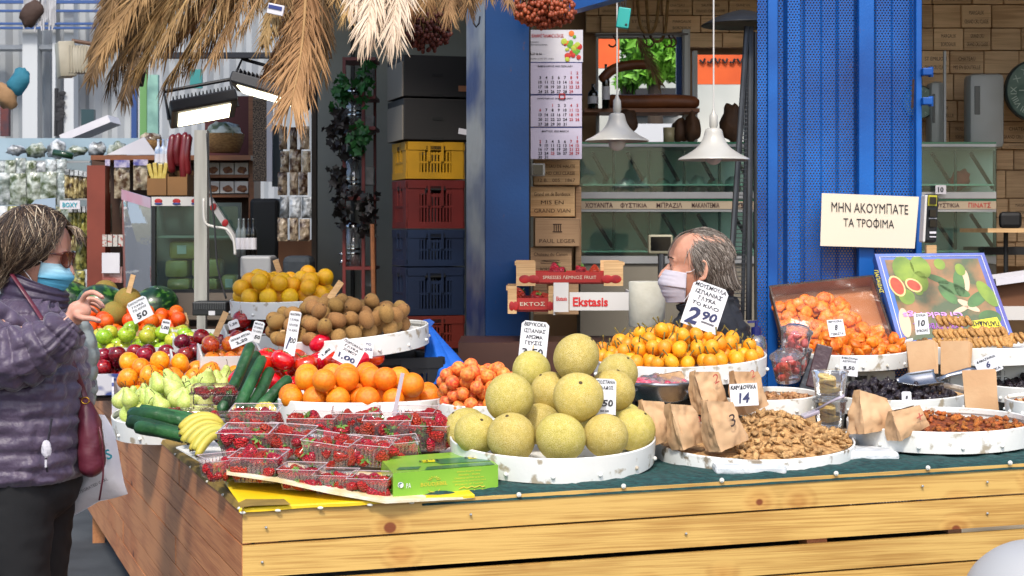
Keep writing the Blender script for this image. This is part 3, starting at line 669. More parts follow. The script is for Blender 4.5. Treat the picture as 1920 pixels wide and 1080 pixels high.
# strawberry: local size ~1 radius, tip towards -Z
def berry(seed):
    rg=random.Random(seed); g=G(); k=rg.uniform(.9,1.3)
    pr=[(.001,-1.25*k),(.3,-1.08*k),(.62,-.6*k),(.88,0),(.93,.35),(.7,.62),(.3,.68),(.001,.62)]
    g.lathe([(max(a,.001),b) for a,b in cr(pr,2)],12)
    a_=rg.uniform(0,6)
    for v in g.v: v.x*=1+.1*math.sin(a_+v.z*2); v.y*=1.0+.12*rg.random()
    m=M('strawberry_skin','#a80c14',.34,'#cc2420',6,rnd=.18,hrnd=.01,coat=.35,contrast=(.3,.6))
    if not m.get('ok'):
        m['ok']=1; n=m.node_tree.nodes; l=m.node_tree.links; bs=n['Principled BSDF']; tc=n.new('ShaderNodeTexCoord'); v=n.new('ShaderNodeTexVoronoi'); v.inputs['Scale'].default_value=4.6; l.new(tc.outputs['Object'],v.inputs['Vector'])
        mr=n.new('ShaderNodeMapRange'); mr.inputs[1].default_value=.08; mr.inputs[2].default_value=.2; l.new(v.outputs['Distance'],mr.inputs[0])
        src=bs.inputs['Base Color'].links[0].from_socket; mx=n.new('ShaderNodeMixRGB'); l.new(mr.outputs[0],mx.inputs[0]); mx.inputs[1].default_value=C('#c98a3c'); l.new(src,mx.inputs[2]); l.new(mx.outputs[0],bs.inputs['Base Color'])
        bp=n.new('ShaderNodeBump'); bp.inputs['Strength'].default_value=.7; bp.inputs['Distance'].default_value=.12; l.new(v.outputs['Distance'],bp.inputs['Height']); l.new(bp.outputs[0],bs.inputs['Normal'])
    s=G()
    for q in range(8):
        a=2*PI*q/8+rg.uniform(-.2,.2); L=rg.uniform(.6,.95); up=rg.uniform(-.05,.35); c_,s_=math.cos(a),math.sin(a); w=.15
        s.add([(0,0,.66),(c_*L*.5-s_*w,s_*L*.5+c_*w,.72+up*.4),(c_*L,s_*L,.58+up),(c_*L*.5+s_*w,s_*L*.5-c_*w,.72+up*.4)],[(0,1,2,3)])
    s.tube([(0,0,.6),(.05,0,.9),(.15,.05,1.2)],[.08,.06,.05],4)
    return proto('strawberry',g,m,'strawberry',[('calyx',s,M('calyx_green','#4d7a2c',.7,'#6d8f40',8))])
PR['strawberry']=[berry(1),berry(2),berry(3)]
def lumpy(name,sc_,mat,cat,seed,amp=.25,fr=2.0,n=10,m=8):
    g=G(); o=Vector((seed*3.1,seed*1.7,0))
    g.ball((0,0,0),sc_,n,m,fn=lambda v:v*(1+amp*noise.noise(v*fr+o)*1.6)); return proto(name,g,mat,cat)
wal=M('walnut_meat','#a67a48',.7,'#d2a870',3,rnd=.22,bump=.5,bscale=6,contrast=(.3,.7))
PR['walnut']=[lumpy('walnut_half',(1.15,.8,.42),wal,'walnut',k,.55,2.6,12,9) for k in range(4)]
PR['prune']=[lumpy('prune',(1,.85,.6),M('prune_skin','#120c14',.28,'#2a1a26',5,rnd=.2,bump=.8,bscale=3.5,coat=.3),'prune',k,.5,2.4,12,9) for k in range(3)]
PR['dapricot']=[lumpy('dried_apricot',(1.05,.95,.42),M('dried_apricot_skin','#d4600a','#e07c18' and .5,'#e8861e',4,rnd=.1,hrnd=.008,bump=.15,bscale=4,sss=.1) if False else M('dried_apricot_skin','#d05c08',.45,'#e58420',2.5,rnd=.12,hrnd=.008,bump=.2,bscale=4,sss=.1),'dried apricot',k,.2,1.6) for k in range(3)]
PR['raisin']=[lumpy('golden_raisin',(1.1,.7,.6),M('raisin_skin','#9c4814',.38,'#c87a34',5,rnd=.3,hrnd=.01,bump=.8,bscale=4),'raisin',k,.5,2.3,8,6) for k in range(3)]
PR['nut']=[lumpy('chopped_nut',(1.1,.7,.5),M('nut_mix','#7a3a20',.6,'#c49a68',3,rnd=.35,bump=.4,bscale=6),'nut',k,.6,2.5,8,6) for k in range(3)]
def fig():
    g=G(); g.lathe([(.001,.16),(.12,.22),(.5,.30),(.85,.24),(1,0),(.85,-.24),(.5,-.30),(.12,-.22),(.001,-.16)],16)
    for v in g.v: v+=Vector((1,1,.3))*.0+v.normalized()*.05*math.sin(5*math.atan2(v.y,v.x))
    return proto('dried_fig',g,M('fig_skin','#9c6c34',.6,'#c9995a',4,rnd=.15,bump=.5,bscale=6),'dried fig')
PR['fig']=[fig()]
protos_all=[o for L in PR.values() for o in L]
def rr(rg): return (rg.uniform(0,2*PI),rg.uniform(0,2*PI),rg.uniform(0,2*PI))
def heap(key,kind,n,r,bow,where,group,cat=None,rad=.9,spread=1,seed=1,rowlab=True,rot='any',label=None,off=(0,0),cand=140,wt=None):
    t=TR[key]; rg=random.Random(seed); Rr=(t['Rd']*rad-r)*spread
    sc_=wt or (lambda x,y:bow*((x-off[0])**2+((y-off[1])/t['sy'])**2))
    pts=settle(n,r,(lambda q:(lambda p:(p[0],p[1]*t['sy']))(disc(off[0],off[1],Rr)(q))),lambda x,y:t['fl'],sc_,cand,seed)
    out=[]
    for (x,y,z,ri) in pts:
        p=t['c']+t['R3']@Vector((x,y,z)); 
        ro=rr(rg) if rot=='any' else (rg.uniform(-.5,.5)-.2,rg.uniform(-.5,.5),rg.uniform(0,6.28)) if rot=='up' else (rg.uniform(.2,1.2),rg.uniform(-.4,.4),rg.uniform(-.6,.6))
        out.append(cp(rg.choice(PR[kind]),p,ro,ri))
    fin(out,kind,where,group,r,rowlab,label); return out
def fin(out,kind,where,group,r,rowlab,label):
    if rowlab and out:
        Yc=sum(o.location.y for o in out)/len(out); rows(out,label,where,group,r*1.25*F/Yc)
    else:
        for o in out: o['label']=label; o['group']=group
crt=dict(M=M)
# ===== melon tray
tray('melon',1037,862,4.72,386,.068,'large white round tray of melons at the front middle of the counter',5,0,chip=False,fill=.55)
ML=[(959,821,4.52,.068,'round netted melon in the bottom row of the pyramid, second from the left'),
(1051,821,4.50,.070,'round netted melon in the middle of the bottom front row'),
(1136,817,4.53,.064,'bright yellow melon low in the pyramid right of the middle'),
(893,813,4.58,.062,'smaller melon at the left front end of the pyramid'),
(872,806,4.76,.066,'melon at the far left of the tray, half hidden behind the left front one'),
(955,746,4.62,.070,'big pale melon in the second layer at the left'),
(1084,745,4.56,.070,'big yellowish melon in the second layer at the front, beside the price card'),
(1033,736,4.74,.062,'melon in the second layer wedged behind the two front ones'),
(1012,795,4.70,.060,'melon in the bottom layer seen through the gap at the middle'),
(1148,732,4.73,.066,'melon in the second layer at the right behind the price card'),
(1188,806,4.68,.062,'orange tinted melon at the right end of the bottom row'),
(1172,795,4.86,.064,'melon behind the right end of the bottom row'),
(996,694,4.83,.058,'small greenish melon high up at the left of the pyramid'),
(1081,670,4.70,.068,'pale netted melon on top of the pyramid'),
(1158,700,4.90,.060,'melon high at the back right of the pyramid'),
(1080,800,4.88,.062,'melon hidden low in the middle of the pyramid')]
rg=random.Random(5)
for px,py,Y,r,lb in ML: cp(PR['melon'][0],at(px,py,Y),(rg.uniform(-.8,.8),rg.uniform(-.8,.8),rg.uniform(0,6)),(r*rg.uniform(.95,1.04),r*rg.uniform(.95,1.03),r*rg.uniform(.93,1.05)),label=lb,group='melons piled on the front tray')
support('melon',blackp,'block under the melon tray')
g=G(); p=at(1140,888,4.62); g.box(p,(.17,.14,.018),bev=.007); P('foam_block',g,foam,label='white foam block under the right front of the melon tray',cat='foam block')
# ===== walnut tray
tray('walnut',1414,864,4.86,374,.075,'white round tray of walnut halves with paper bags standing in it',4,.6,chip=True,inner=w_crate,fill=.18)
g=G(); p=at(1402,876,4.60); g.box(p,(.2,.14,.03),bev=.01); P('foam_block',g,foam,label='white foam block under the walnut tray',cat='foam block')
g=G(); p=at(1625,858,4.80); g.box(p,(.16,.16,.055),bev=.012); P('foam_block',g,foam,label='white foam block between the walnut tray and the raisin tray',cat='foam block')
g=G(); p=at(1900,836,4.92); g.box(p,(.16,.16,.05),bev=.012); P('foam_block',g,foam,label='white foam block under the right end of the raisin tray',cat='foam block')
t=TR['walnut']
hump=lambda x,y:t['fl']+.012+.075*math.exp(-(((x-.06)/.13)**2+((y+.0)/.16)**2))
# bed below the top layer
def bed(tt,fn,mat,name,label,cat,n=40):
    g=G()
    def f(u,v):
        a=2*PI*u; q=v*.985*(tt['Rd']-.006); x=q*math.cos(a); y=q*math.sin(a)*tt['sy']; return tt['c']+tt['R3']@Vector((x,y,fn(x,y)))
    g.grid(f,n,14); o=P(name,g,mat,label=label,cat=cat,kind='stuff',smooth=True); return o
bed(t,lambda x,y:hump(x,y)-.001,M('walnut_bed','#8a6034',.9,'#c89c64',60,bump=1,bscale=90),'walnut_bed','mass of walnut pieces below the top halves in the front tray','walnut')
def scatter(tt,kind,n,r,fn,cx,cy,a,b,label,group,seed=1,tiltmax=.8,lift=.3):
    rg=random.Random(seed); k=0
    while k<n:
        x=rg.uniform(-a,a)+cx; y=rg.uniform(-b,b)+cy
        if math.hypot(x,y/tt['sy'])>tt['Rd']-.006-r: continue
        q=r*rg.uniform(.75,1.2); p=tt['c']+tt['R3']@Vector((x,y,fn(x,y)+q*lift))
        cp(rg.choice(PR[kind]),p,(rg.uniform(-tiltmax,tiltmax)+.3,rg.uniform(-tiltmax,tiltmax),rg.uniform(0,6.28)),q,label=label,group=group); k+=1
scatter(t,'walnut',295,.0112,hump,.1,-.03,.2,.25,'shelled walnut half lying in the heap right of the paper bags','walnut halves in the front tray',3,1.0,.5)
# ===== raisin tray
tray('raisin',1762,812,5.0,342,.062,'white round tray of golden brown raisins at the right front edge',1.2,1.2,inner=w_crate,fill=.45)
t=TR['raisin']; rh=lambda x,y:t['fl']+.006+.035*math.exp(-(((x+.02)/.12)**2+((y-.02)/.14)**2))
bed(t,lambda x,y:rh(x,y)-.003 if math.hypot(x,y)<t['Rd']*.9 else t['fl']-.001,M('raisin_bed','#5a2810',.7,'#9a4a18',70,bump=1,bscale=120),'raisin_bed','mass of golden brown raisins below the top layer','raisins')
scatter(t,'raisin',245,.0092,rh,.05,-.06,.24,.21,'golden brown raisin in the tray at the right front','raisins in the right front tray',4,.8,.5)
support('raisin',blackp,'block under the raisin tray')
# ===== right: prune trays, apricots, figs
tray('prune',1680,752,5.72,268,.055,'white round tray of black prunes behind the raisin tray',2.5,1.6,inner=w_crate,fill=.4)
support('prune',blackp,'black crate under the prune tray')
heap('prune','prune',150,.0165,.9,'','prunes heaped in the middle tray',rad=.98,label='glossy black prune in the tray with the steel scoop',rowlab=False,seed=8,cand=60,off=(-.02,-.02))
tray('prune2',1958,730,5.95,270,.055,'white round tray of dark prunes at the right edge of the picture',2,1.5,inner=w_crate,fill=.4)
support('prune2',blackp,'black crate under the right prune tray')
heap('prune2','prune',110,.017,.5,'','prunes in the right tray',rad=.98,label='glossy dark prune in the tray at the right edge',rowlab=False,seed=9,cand=50)
tray('small_raisin',1962,758,5.3,150,.05,'small white tray cut off by the right edge of the picture',2,1,inner=w_crate,fill=.3)
scatter(TR['small_raisin'],'raisin',50,.0085,lambda x,y:TR['small_raisin']['fl'],0,0,.12,.12,'reddish raisin in the small tray at the right edge','raisins in the small right tray',5)
support('small_raisin',blackp,'black crate under the small tray at the right edge')
tray('dapr',1598,668,6.05,212,.055,'white round tray of dried apricots under the tilted carton',2,1.2,inner=w_crate,fill=.3)
support('dapr',M('white_crate_plastic','#c9cac6',.5),'white crate under the dried apricot tray')
heap('dapr','dapricot',62,.023,.2,'','dried apricots lying on the round tray',rad=1.0,label='orange dried apricot lying on the white tray below the carton',rowlab=False,seed=2,cand=40)
tray('figs',1835,655,6.05,272,.06,'white round tray holding the strings of dried figs',1.5,1.0,inner=white_paint,fill=.25)
support('figs',M('white_crate_plastic','#c9cac6',.5),'white crate under the dried fig tray')
# figs standing on edge in three strings
t=TR['figs']
for ri,(px0,px1,py0,py1,Y) in enumerate(((1722,1895,646,640,5.93),(1752,1888,628,622,5.99),(1757,1822,603,600,6.02),(1885,1925,636,630,5.95))):
    n=int((px1-px0)/9.4); 
    for k in range(n):
        f=(k+.5)/n; rg.seed(ri*50+k); o=cp(PR['fig'][0],at(px0+(px1-px0)*f,py0+(py1-py0)*f+rg.uniform(-2,2),Y),(R(8)+rg.uniform(-.2,.2),R(90-35)+rg.uniform(-.15,.15),R(-30)+rg.uniform(-.2,.2)),.024*rg.uniform(.92,1.08),
          label=f'dried fig, {ordw(k)} from the left in the {["front","middle","top","far right"][ri]} string',group='dried figs strung in rows')
# steel scoop on prunes
sco=T('scoop',at(1735,712,5.62),'steel scoop with round handle lying on the prunes','scoop')
stl=M('steel','#a9acb2',.25,metal=.9,col2='#85888f',scale=6)
Sx=Vector((.95,.15,.12)).normalized(); Sz=Vector((-.1,-.45,.9)).normalized(); Sy=Sz.cross(Sx).normalized(); B=at(1730,716,5.62)
g=G(); g.grid(lambda u,v:(lambda x,a:B+Sx*x+Sy*(math.sin(a)*.042*min(1,.25+u*2.2))-Sz*(math.cos(a)*.03*min(1,.2+u*1.8))+Sz*.02)(-.09+.15*u,(v-.5)*PI*.95),14,14); o=P('bowl',g,stl,sco,smooth=True); o.modifiers.new('s','SOLIDIFY').thickness=.0016
g=G(); g.tube([B+Sx*.055,B+Sx*.10+Sz*.012,B+Sx*.17+Sz*.02,B+Sx*.21+Sz*.02],[.008,.009,.012,.008],10,flat=.6); P('handle',g,stl,sco,smooth=True)
# scoop handle at the walnuts
sc2=T('scoop',at(1556,748,5.1),'clear plastic scoop stuck in the walnut heap','scoop')
g=G(); g.tube([at(1530,768,5.05),at(1560,752,5.0),at(1583,742,4.98)],[.008,.007,.009],8,flat=.5); P('handle',g,M('grey_clear','#9a93a0',.2),sc2,smooth=True)
g=G(); B2=at(1519,776,5.05); g.box(B2,(.055,.05,.012),Matrix.Rotation(R(-20),3,'Y'),.004); P('bowl',g,M('grey_clear','#9a93a0',.2),sc2)
# ===== middle back: loquats
tray('loquat',1274,690,5.42,326,.06,'wide white round tray of loquats in front of the man with the mask',3,1.8,fill=.25)
support('loquat',blackp,'black crate under the loquat tray')
heap('loquat','loquat',150,.0245,1.15,'of the loquat heap','loquats heaped on the wide tray',rad=1.0,label='yellow orange loquat',rowlab=True,seed=3,rot='up',cand=90)
# candy bowl
tt=T('steel_bowl',at(1236,735,5.05),'steel bowl of pink candies wrapped in clear plastic','bowl'); c=at(1236,716,5.1); rb=.118
g=G(); g.lathe([(rb-.012,.0),(rb-.006,.006),(rb,.004),(rb-.004,-.006),(rb*.8,-.05),(rb*.45,-.07),(.001,-.072)],36,c); P('bowl',g,stl,tt,smooth=True)
pinkm=M('pink_candy','#b3304a',.3,'#d8687a',20,rnd=.1,coat=.3,bump=.5,bscale=25)
for k in range(26):
    a=rg.uniform(0,2*PI); q=rb*.8*math.sqrt(rg.random()); g=G(); g.ball((0,0,0),(.026,.014,.010),8,6,fn=lambda v:v*(1+.3*noise.noise(v*3+Vector((k,0,0)))))
    o=bpy.data.objects.new('candy',mesh('candy',g,pinkm,True)) if k<4 else bpy.data.objects.new('candy',cand_[k%4].data)
    if k==0: cand_=[]
    if k<4: cand_.append(o)
    COL.objects.link(o); o.location=c+Vector((q*math.cos(a),q*math.sin(a),-.004+rg.uniform(-.008,.014)-(q/rb)**2*.01)); o.rotation_euler=(rg.uniform(-.4,.4),rg.uniform(-.4,.4),rg.uniform(0,6)); tag(o,'pink candy wrapped in clear film in the steel bowl','candy','pink candies in the steel bowl')
g=G(); g.grid(lambda u,v:c+Vector(((u-.5)*.19,(v-.5)*.16,.022+.012*noise.noise(Vector((u*7,v*7,1)))-.05*((u-.5)**2+(v-.5)**2)*2)),24,20); P('clear_film',g,glass('clear_film_mat','#f6eef0',.3,.12),tt,smooth=True)
# nut tray behind
tray('nuts',1440,752,5.28,188,.05,'small white tray of mixed chopped nuts behind the walnut price card',2,1.5,inner=w_crate,fill=.55)
scatter(TR['nuts'],'nut',170,.010,lambda x,y:TR['nuts']['fl']+.004,0,0,.17,.17,'piece of mixed chopped nuts in the small tray','chopped nuts in the small tray',6,.9,.6)
support('nuts',blackp,'black crate under the small nut tray')
# ===== cups
clear=glass('clear_plastic','#f4f6f6',.22,.06)
def cup(px,py,Y,r,h,tilt,mat,label,lid=True,n=16,name='plastic_cup',kind=0):
    root=T(name,at(px,py,Y),label,'cup'); c=at(px,py,Y); R3=Euler((R(tilt[0]),R(tilt[1]),0)).to_matrix()
    g=G(); g.lathe([(.001,0),(r*.8,0),(r*.82,.004),(r,h),(r*1.07,h+.003),(r*1.07,h+.008),(r*1.0,h+.008)],28,R3=R3); g.v=[v+c for v in g.v]; P('cup_wall',g,clear,root,smooth=True)
    if lid: g=G(); g.lathe([(r*1.05,h+.01),(r*.9,h+.012),(r*.7,h+.022),(.001,h+.024)],24,R3=R3); g.v=[v+c for v in g.v]; P('lid',g,clear,root,smooth=True)
    rg=random.Random(int(px)); g=G()
    for k in range(n):
        a=rg.uniform(0,6.28); q=r*.62*math.sqrt(rg.random()); z=.012+(h-.02)*rg.random()
        if kind==0: g.ball(R3@Vector((q*math.cos(a),q*math.sin(a),z))+c,(r*.3,r*.26,r*.22),7,5,Euler(rr(rg)).to_matrix(),fn=lambda v:v*(1+.4*noise.noise(v*2+Vector((k,0,0)))))
        else: g.lathe([(.4*r*.45,.004),(r*.45,.006),(r*.5,0),(r*.45,-.006),(.4*r*.45,-.004),(.4*r*.45,.004)],12,R3@Vector((q*.5*math.cos(a),q*.5*math.sin(a),z))+c,R3=Euler((rg.uniform(-.4,.4),rg.uniform(-.4,.4),0)).to_matrix())
    P('fruit_pieces',g,mat,root,smooth=True); return root
pk=M('pink_dried_fruit','#cf3f36',.45,'#e87a78',14,bump=.4,bscale=30,sss=.1); yl=M('yellow_dried_fruit','#d6a848',.6,'#e8cd84',16,bump=.4,bscale=30)
cup(1488,663,5.5,.052,.075,(12,6),pk,'clear cup of pink dried fruit on top of the cup pile',kind=0)
cup(1478,712,5.45,.052,.080,(16,-8),pk,'clear cup of pink dried fruit lying below the topmost cup',kind=0)
cup(1490,700,5.62,.052,.080,(5,4),pk,'clear cup of pink dried fruit at the back of the cup pile',kind=0)
cup(1556,800,5.12,.052,.078,(0,0),yl,'lower clear cup of yellow dried pineapple rings',True,9,kind=1)
cup(1556,746,5.12,.055,.078,(0,0),yl,'upper clear cup of yellow dried pineapple rings',False,9,kind=1)
g=G(); p=at(1556,806,5.12); g.box((p.x,p.y,p.z-.055),(.15,.14,.1)); P('wooden_block',g,w_crate,label='wooden block carrying the pineapple cups',cat='block')
g=G(); p=at(1485,745,5.55); g.box((p.x,p.y,(p.z+.87)/2+.02),(.17,.17,p.z-.87-.02)); P('wooden_box',g,w_crate,label='wooden box below the pink fruit cups',cat='box')
# dark flat bags between cups and prunes
for k,(px,py,c_,lb) in enumerate(((1536,688,'#3a1c1e','dark red packet standing behind the pineapple cups'),(1518,715,'#1c1c20','black packet leaning behind the pineapple cups'))):
    g=G(); p=at(px,py,5.45); g.box(p,(.055,.02,.15),Euler((R(-12),R(14+6*k),R(-15))).to_matrix(),.004); P('packet',g,M('pk'+str(k),c_,.3,bump=.5,bscale=30,coat=.3),label=lb,cat='packet')
# ===== paper bags
kraft=M('kraft_paper','#b8916a',.85,'#c8a57e',6,bump=.25,bscale=25,rnd=.06,sheen=0)
def bag(px,pyb,Y,w,h,d,rz,lean,label,mark=None,mc='#2a1a14',seed=0,slope=.22):
    root=T('paper_bag',at(px,pyb,Y),label,'paper bag'); rg=random.Random(seed+int(px)); g=G(); sd_=rg.uniform(0,50); pz=[rg.uniform(-1,1) for _ in range(8)]
    tay=lambda v:1-.80*max(0,v-.12)**1.3
    def crease(a,b,c_): return abs(noise.noise(Vector((a+sd_,b,c_))))*2-.35
    def f(u,v):
        q=u*4; k=int(q)%4; fr=q-int(q); cs=((-1,-1),(1,-1),(1,1),(-1,1),(-1,-1)); x=cs[k][0]+(cs[k+1][0]-cs[k][0])*fr; y=cs[k][1]+(cs[k+1][1]-cs[k][1])*fr
        X=x*w/2*(1-.10*v+.05*math.sin(v*3+pz[0])); D=d/2*tay(v); Y_=y*D
        if k in (1,3): X-=math.copysign(1,x)*.35*w*.3*math.sin(PI*fr)*v     # folded gusset
        z=v*h*(1-slope*(x*.5+.5)*v)
        n1=crease(x*1.6,y*1.3,z*16)*.007+noise.noise(Vector((x*3+sd_,y*2,z*40)))*.003+noise.noise(Vector((x*7,y*5+sd_,z*90)))*.0012
        puffy=.012*math.sin(PI*min(1,v*1.4))*(1-abs(x))**.5
        if k in(0,2): Y_+=(n1+puffy)*(1 if k==2 else -1)
        else: X+=n1*math.copysign(1,x)
        return Vector((X,Y_-.02*v*v,z))
    g.grid(f,64,26); R3=Euler((R(lean[0]),R(lean[1]),R(rz))).to_matrix(); b=at(px,pyb,Y); g.v=[R3@v+b for v in g.v]; o=P('bag_body',g,kraft,root,auto=True)
    g=G(); g.grid(lambda u,v:Vector(((u-.5)*w*.97,(v-.5)*d*.95,.003)),2,2); g.v=[R3@v+b for v in g.v]; P('bag_bottom',g,kraft,root)
    if mark:
        g=G(); v=mark[2]; g.text(mark[0],Vector((mark[1]*w,-d/2*tay(v)-.02*v*v-.0215,v*h)),(1,0,0),(0,.28,1),mark[3],hand=.5); g.v=[R3@q+b for q in g.v]; P('marking',g,M('ink'+mc,mc,.7),root)
def wfl(px,py,Y): return px,py,Y
bag(1362,836,4.64,.098,.150,.075,30,(-6,-16),'front paper bag marked 3 standing beside the walnuts',('3',.08,.5,.034))
bag(1292,834,4.70,.082,.138,.07,27,(-6,-17),'crumpled paper bag between two others at the front left of the walnut tray',('3',.34,.5,.014),'#a04838',seed=5)
bag(1240,826,4.76,.075,.138,.07,24,(-6,-18),'paper bag leaning at the left end of the walnut tray',seed=2)
bag(1408,768,4.98,.090,.140,.07,30,(-4,-18),'rear paper bag with red mark behind the 14 price card',('2',.1,.82,.022),'#a04838',seed=3)
bag(1335,768,5.02,.090,.140,.07,30,(-4,-18),'rear paper bag with red scribble behind the crumpled bag',('2',.15,.7,.028),'#a04838',seed=4)
bag(1268,745,5.12,.085,.095,.05,24,(-4,-22),'paper bag at the back by the candy bowl',seed=6)
bag(1636,808,4.86,.110,.130,.08,24,(-6,-6),'paper bag at the left end of the raisin tray',seed=7,slope=.3)
bag(1702,812,4.80,.110,.088,.07,27,(-6,-20),'squat paper bag lying against the raisins',('+',.2,.5,.022),'#a04838',seed=8)
def flatstack(px,pyb,Y,w,h,n,rz,lean,label,open_=6):
    root=T('paper_bag_stack',at(px,pyb,Y),label,'paper bags',); b=at(px,pyb,Y)
    for k in range(n):
        g=G(); g.box((0,0,h/2),(w,.0022,h-.002*k),None); R3=Euler((R(lean),R(-3+k*.7),R(rz+open_*(n-k)))).to_matrix(); g.v=[R3@(v+Vector((0,.004*k,0)))+b for v in g.v]; P('flat_bag',g,kraft,root)
flatstack(1732,702,5.75,.105,.12,6,-12,-10,'stack of empty flat paper bags between the apricot and fig trays',4)
flatstack(1790,702,5.78,.10,.12,6,-50,-8,'stack of empty flat paper bags turned sideways beside the fig tray',3)
flatstack(1842,772,5.4,.11,.14,4,-4,-9,'flat pale paper bags standing right of the steel scoop',1)
# ===== left middle: oranges
tray('orange',677,757,5.32,312,.10,'deep white tray of oranges behind the strawberries',0,.3,sy=.62,fill=.3)
support('orange',blackp,'black crate under the orange tray',.9)
heap('orange','orange',33,.0385,1.1,'of the big orange tray','oranges in the deep white tray',rad=1.02,label='orange',seed=12,rot='any',wt=lambda x,y:.45*x*x+.5*y*y+.10*max(0,x))
# apricots
tray('apricot',900,764,5.2,160,.07,'white round tray of apricots left of the melons',2,0,fill=.4)
support('apricot',blackp,'black crate under the apricot tray')
heap('apricot','apricot',85,.0225,1.1,'of the apricot heap','apricots heaped left of the melons',rad=1.05,label='ripe apricot',seed=13)
# tomatoes
tray('tomato',612,734,5.80,350,.07,'white tray of red tomatoes behind the oranges',3,0,sy=.6,fill=.4)
support('tomato',blackp,'black crate under the tomato tray',.85)
heap('tomato','tomato',40,.043,1.0,'of the tomato heap','tomatoes behind the oranges',rad=1.05,label='red tomato',seed=14,rot='up',off=(-.03,0))
# kiwis
tray('kiwi',662,638,6.05,284,.07,'white round tray of kiwis standing on a black crate',3,5.5,fill=.3)
heap('kiwi','kiwi',100,.0325,.75,'of the kiwi heap','kiwis heaped on the raised tray',rad=1.0,label='brown kiwi',seed=15,off=(-.05,0))
crate('fruit_crate',Vector((mm(705-960,6.1),6.12,TR['kiwi']['c'].z-.07-.235)),(.42,.34,.21),R(20),blackp,'black plastic crate carrying the kiwi tray')
g=G(); g.box((mm(705-960,6.1),6.12,(TR['kiwi']['c'].z-.31+.87)/2),(.4,.32,TR['kiwi']['c'].z-.31-.87),Matrix.Rotation(R(20),3,'Z')); P('wooden_box',g,w_dark,label='dark wooden box under the black kiwi crate',cat='box')
# yellow oranges
tray('lemon',534,568,7.1,204,.07,'white round tray of yellow oranges behind the kiwis',2,1.5,fill=.25)
support('lemon',blackp,'black crate under the yellow orange tray')
heap('lemon','lemon',46,.037,.85,'of the yellow heap','yellow oranges on the rear raised tray',rad=1.0,label='yellow orange',seed=16)
# ===== boxes of fruit along the left side: slanted rows
def ramp_box(cx,cy,Y,w,d,n,kind,r,label,group,where,seed,bowx=0,mat=None,h=.085,lab2=None,rz=20,zoff=0,rot='any',jr=.06,boxlabel=None,cand=60,bt=.3):
    """open wooden or card box whose front top edge centre is seen at (cx,cy)"""
    c=at(cx,cy,Y); Rz=Matrix.Rotation(R(rz),3,'Z')@Matrix.Rotation(R(6),3,'X'); o=c+Rz@Vector((0,d/2,-h))
    root=T('fruit_box',o,boxlabel,'box')
    for nm,cc,dd in (('long_side',(0,-d/2,h/2),(w,.008,h)),('long_side',(0,d/2,h/2),(w,.008,h)),('short_side',(-w/2,0,h/2),(.008,d-.009,h+.012)),('short_side',(w/2,0,h/2),(.008,d-.009,h+.012)),('base',(0,0,.004),(w-.01,d-.01,.006))):
        g=G(); g.box(cc,dd); g.v=[Rz@v+o for v in g.v]; P(nm,g,mat or w_crate,root)
    pts=settle(n,r,rect((0,0),(1,0),(0,1),w/2-r-.004,d/2-r-.004),lambda x,y:h*bt,lambda x,y:bowx*x*x+.02*y,cand,seed,jr); rg=random.Random(seed); out=[]
    for x,y,z,ri in pts:
        ro=rr(rg) if rot=='any' else (rg.uniform(-.5,.5)-.1,rg.uniform(-.5,.5),rg.uniform(0,6.28))
        out.append(cp(rg.choice(PR[kind]),o+Rz@Vector((x,y,z)),ro,ri))
    rows(out,lab2,where,group,r*1.25*F/Y)
    zt=TOP; 
    if o.z-zt>.03:
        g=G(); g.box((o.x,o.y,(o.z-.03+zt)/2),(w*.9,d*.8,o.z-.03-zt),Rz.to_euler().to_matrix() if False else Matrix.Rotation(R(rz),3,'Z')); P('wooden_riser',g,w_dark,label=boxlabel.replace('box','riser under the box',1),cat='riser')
    return out
bluecard=M('printed_card','#3a4a86',.6,'#c9c9cf',9,contrast=(.45,.5),detail=1)
whitecard=M('white_card','#d2d2ce',.7)
# pears
tray('pear',352,796,5.78,280,.07,'white round tray of green pears at the left edge of the counter',5,3,fill=.3)
support('pear',blackp,'black crate under the pear tray')
heap('pear','pear',66,.034,.8,'of the pear heap','green pears heaped on the left tray',rad=1.0,label='green pear',seed=17,rot='up')
ramp_box(345,738,6.35,.54,.34,36,'persim',.042,'x','large oranges behind the pears','behind the pears',21,.4,bluecard,.09,'large orange',boxlabel='blue printed box of large oranges behind the pears',rz=14)
ramp_box(262,700,6.9,.40,.30,30,'redapple',.037,'x','dark red apples at the left','at the left edge',22,.5,bluecard,.09,'dark red apple',boxlabel='blue and white box of dark red apples at the left edge',rz=14,rot='up')
ramp_box(385,682,6.75,.26,.34,20,'redapple',.036,'x','dark red apples in the middle box','in the middle box',23,.5,whitecard,.08,'glossy red apple',boxlabel='white box of glossy red apples behind the large oranges',rz=14,rot='up')
ramp_box(435,668,6.5,.24,.28,12,'blushapple',.037,'x','orange blushed apples','by the price card',28,.3,whitecard,.08,'orange blushed apple',boxlabel='white box of blushed apples left of the tall cucumbers',rz=14,rot='up')
ramp_box(265,652,7.35,.50,.32,30,'greenapple',.038,'x','green apples at the left','at the left',24,.3,whitecard,.08,'green apple',boxlabel='white box of green apples behind the dark red ones',rz=14,rot='up')
ramp_box(375,640,7.25,.22,.32,8,'greenapple',.034,'x','small green apples in the middle box','of the middle box',25,.3,whitecard,.08,'small green apple',boxlabel='white card box of small green apples in the middle',rz=14,rot='up')
ramp_box(250,620,7.85,.52,.36,44,'mandarin',.037,'x','mandarins at the left','of the mandarin box',26,.2,w_crate,.08,'mandarin',boxlabel='wooden box of mandarins beside the hand of the woman',rz=14)
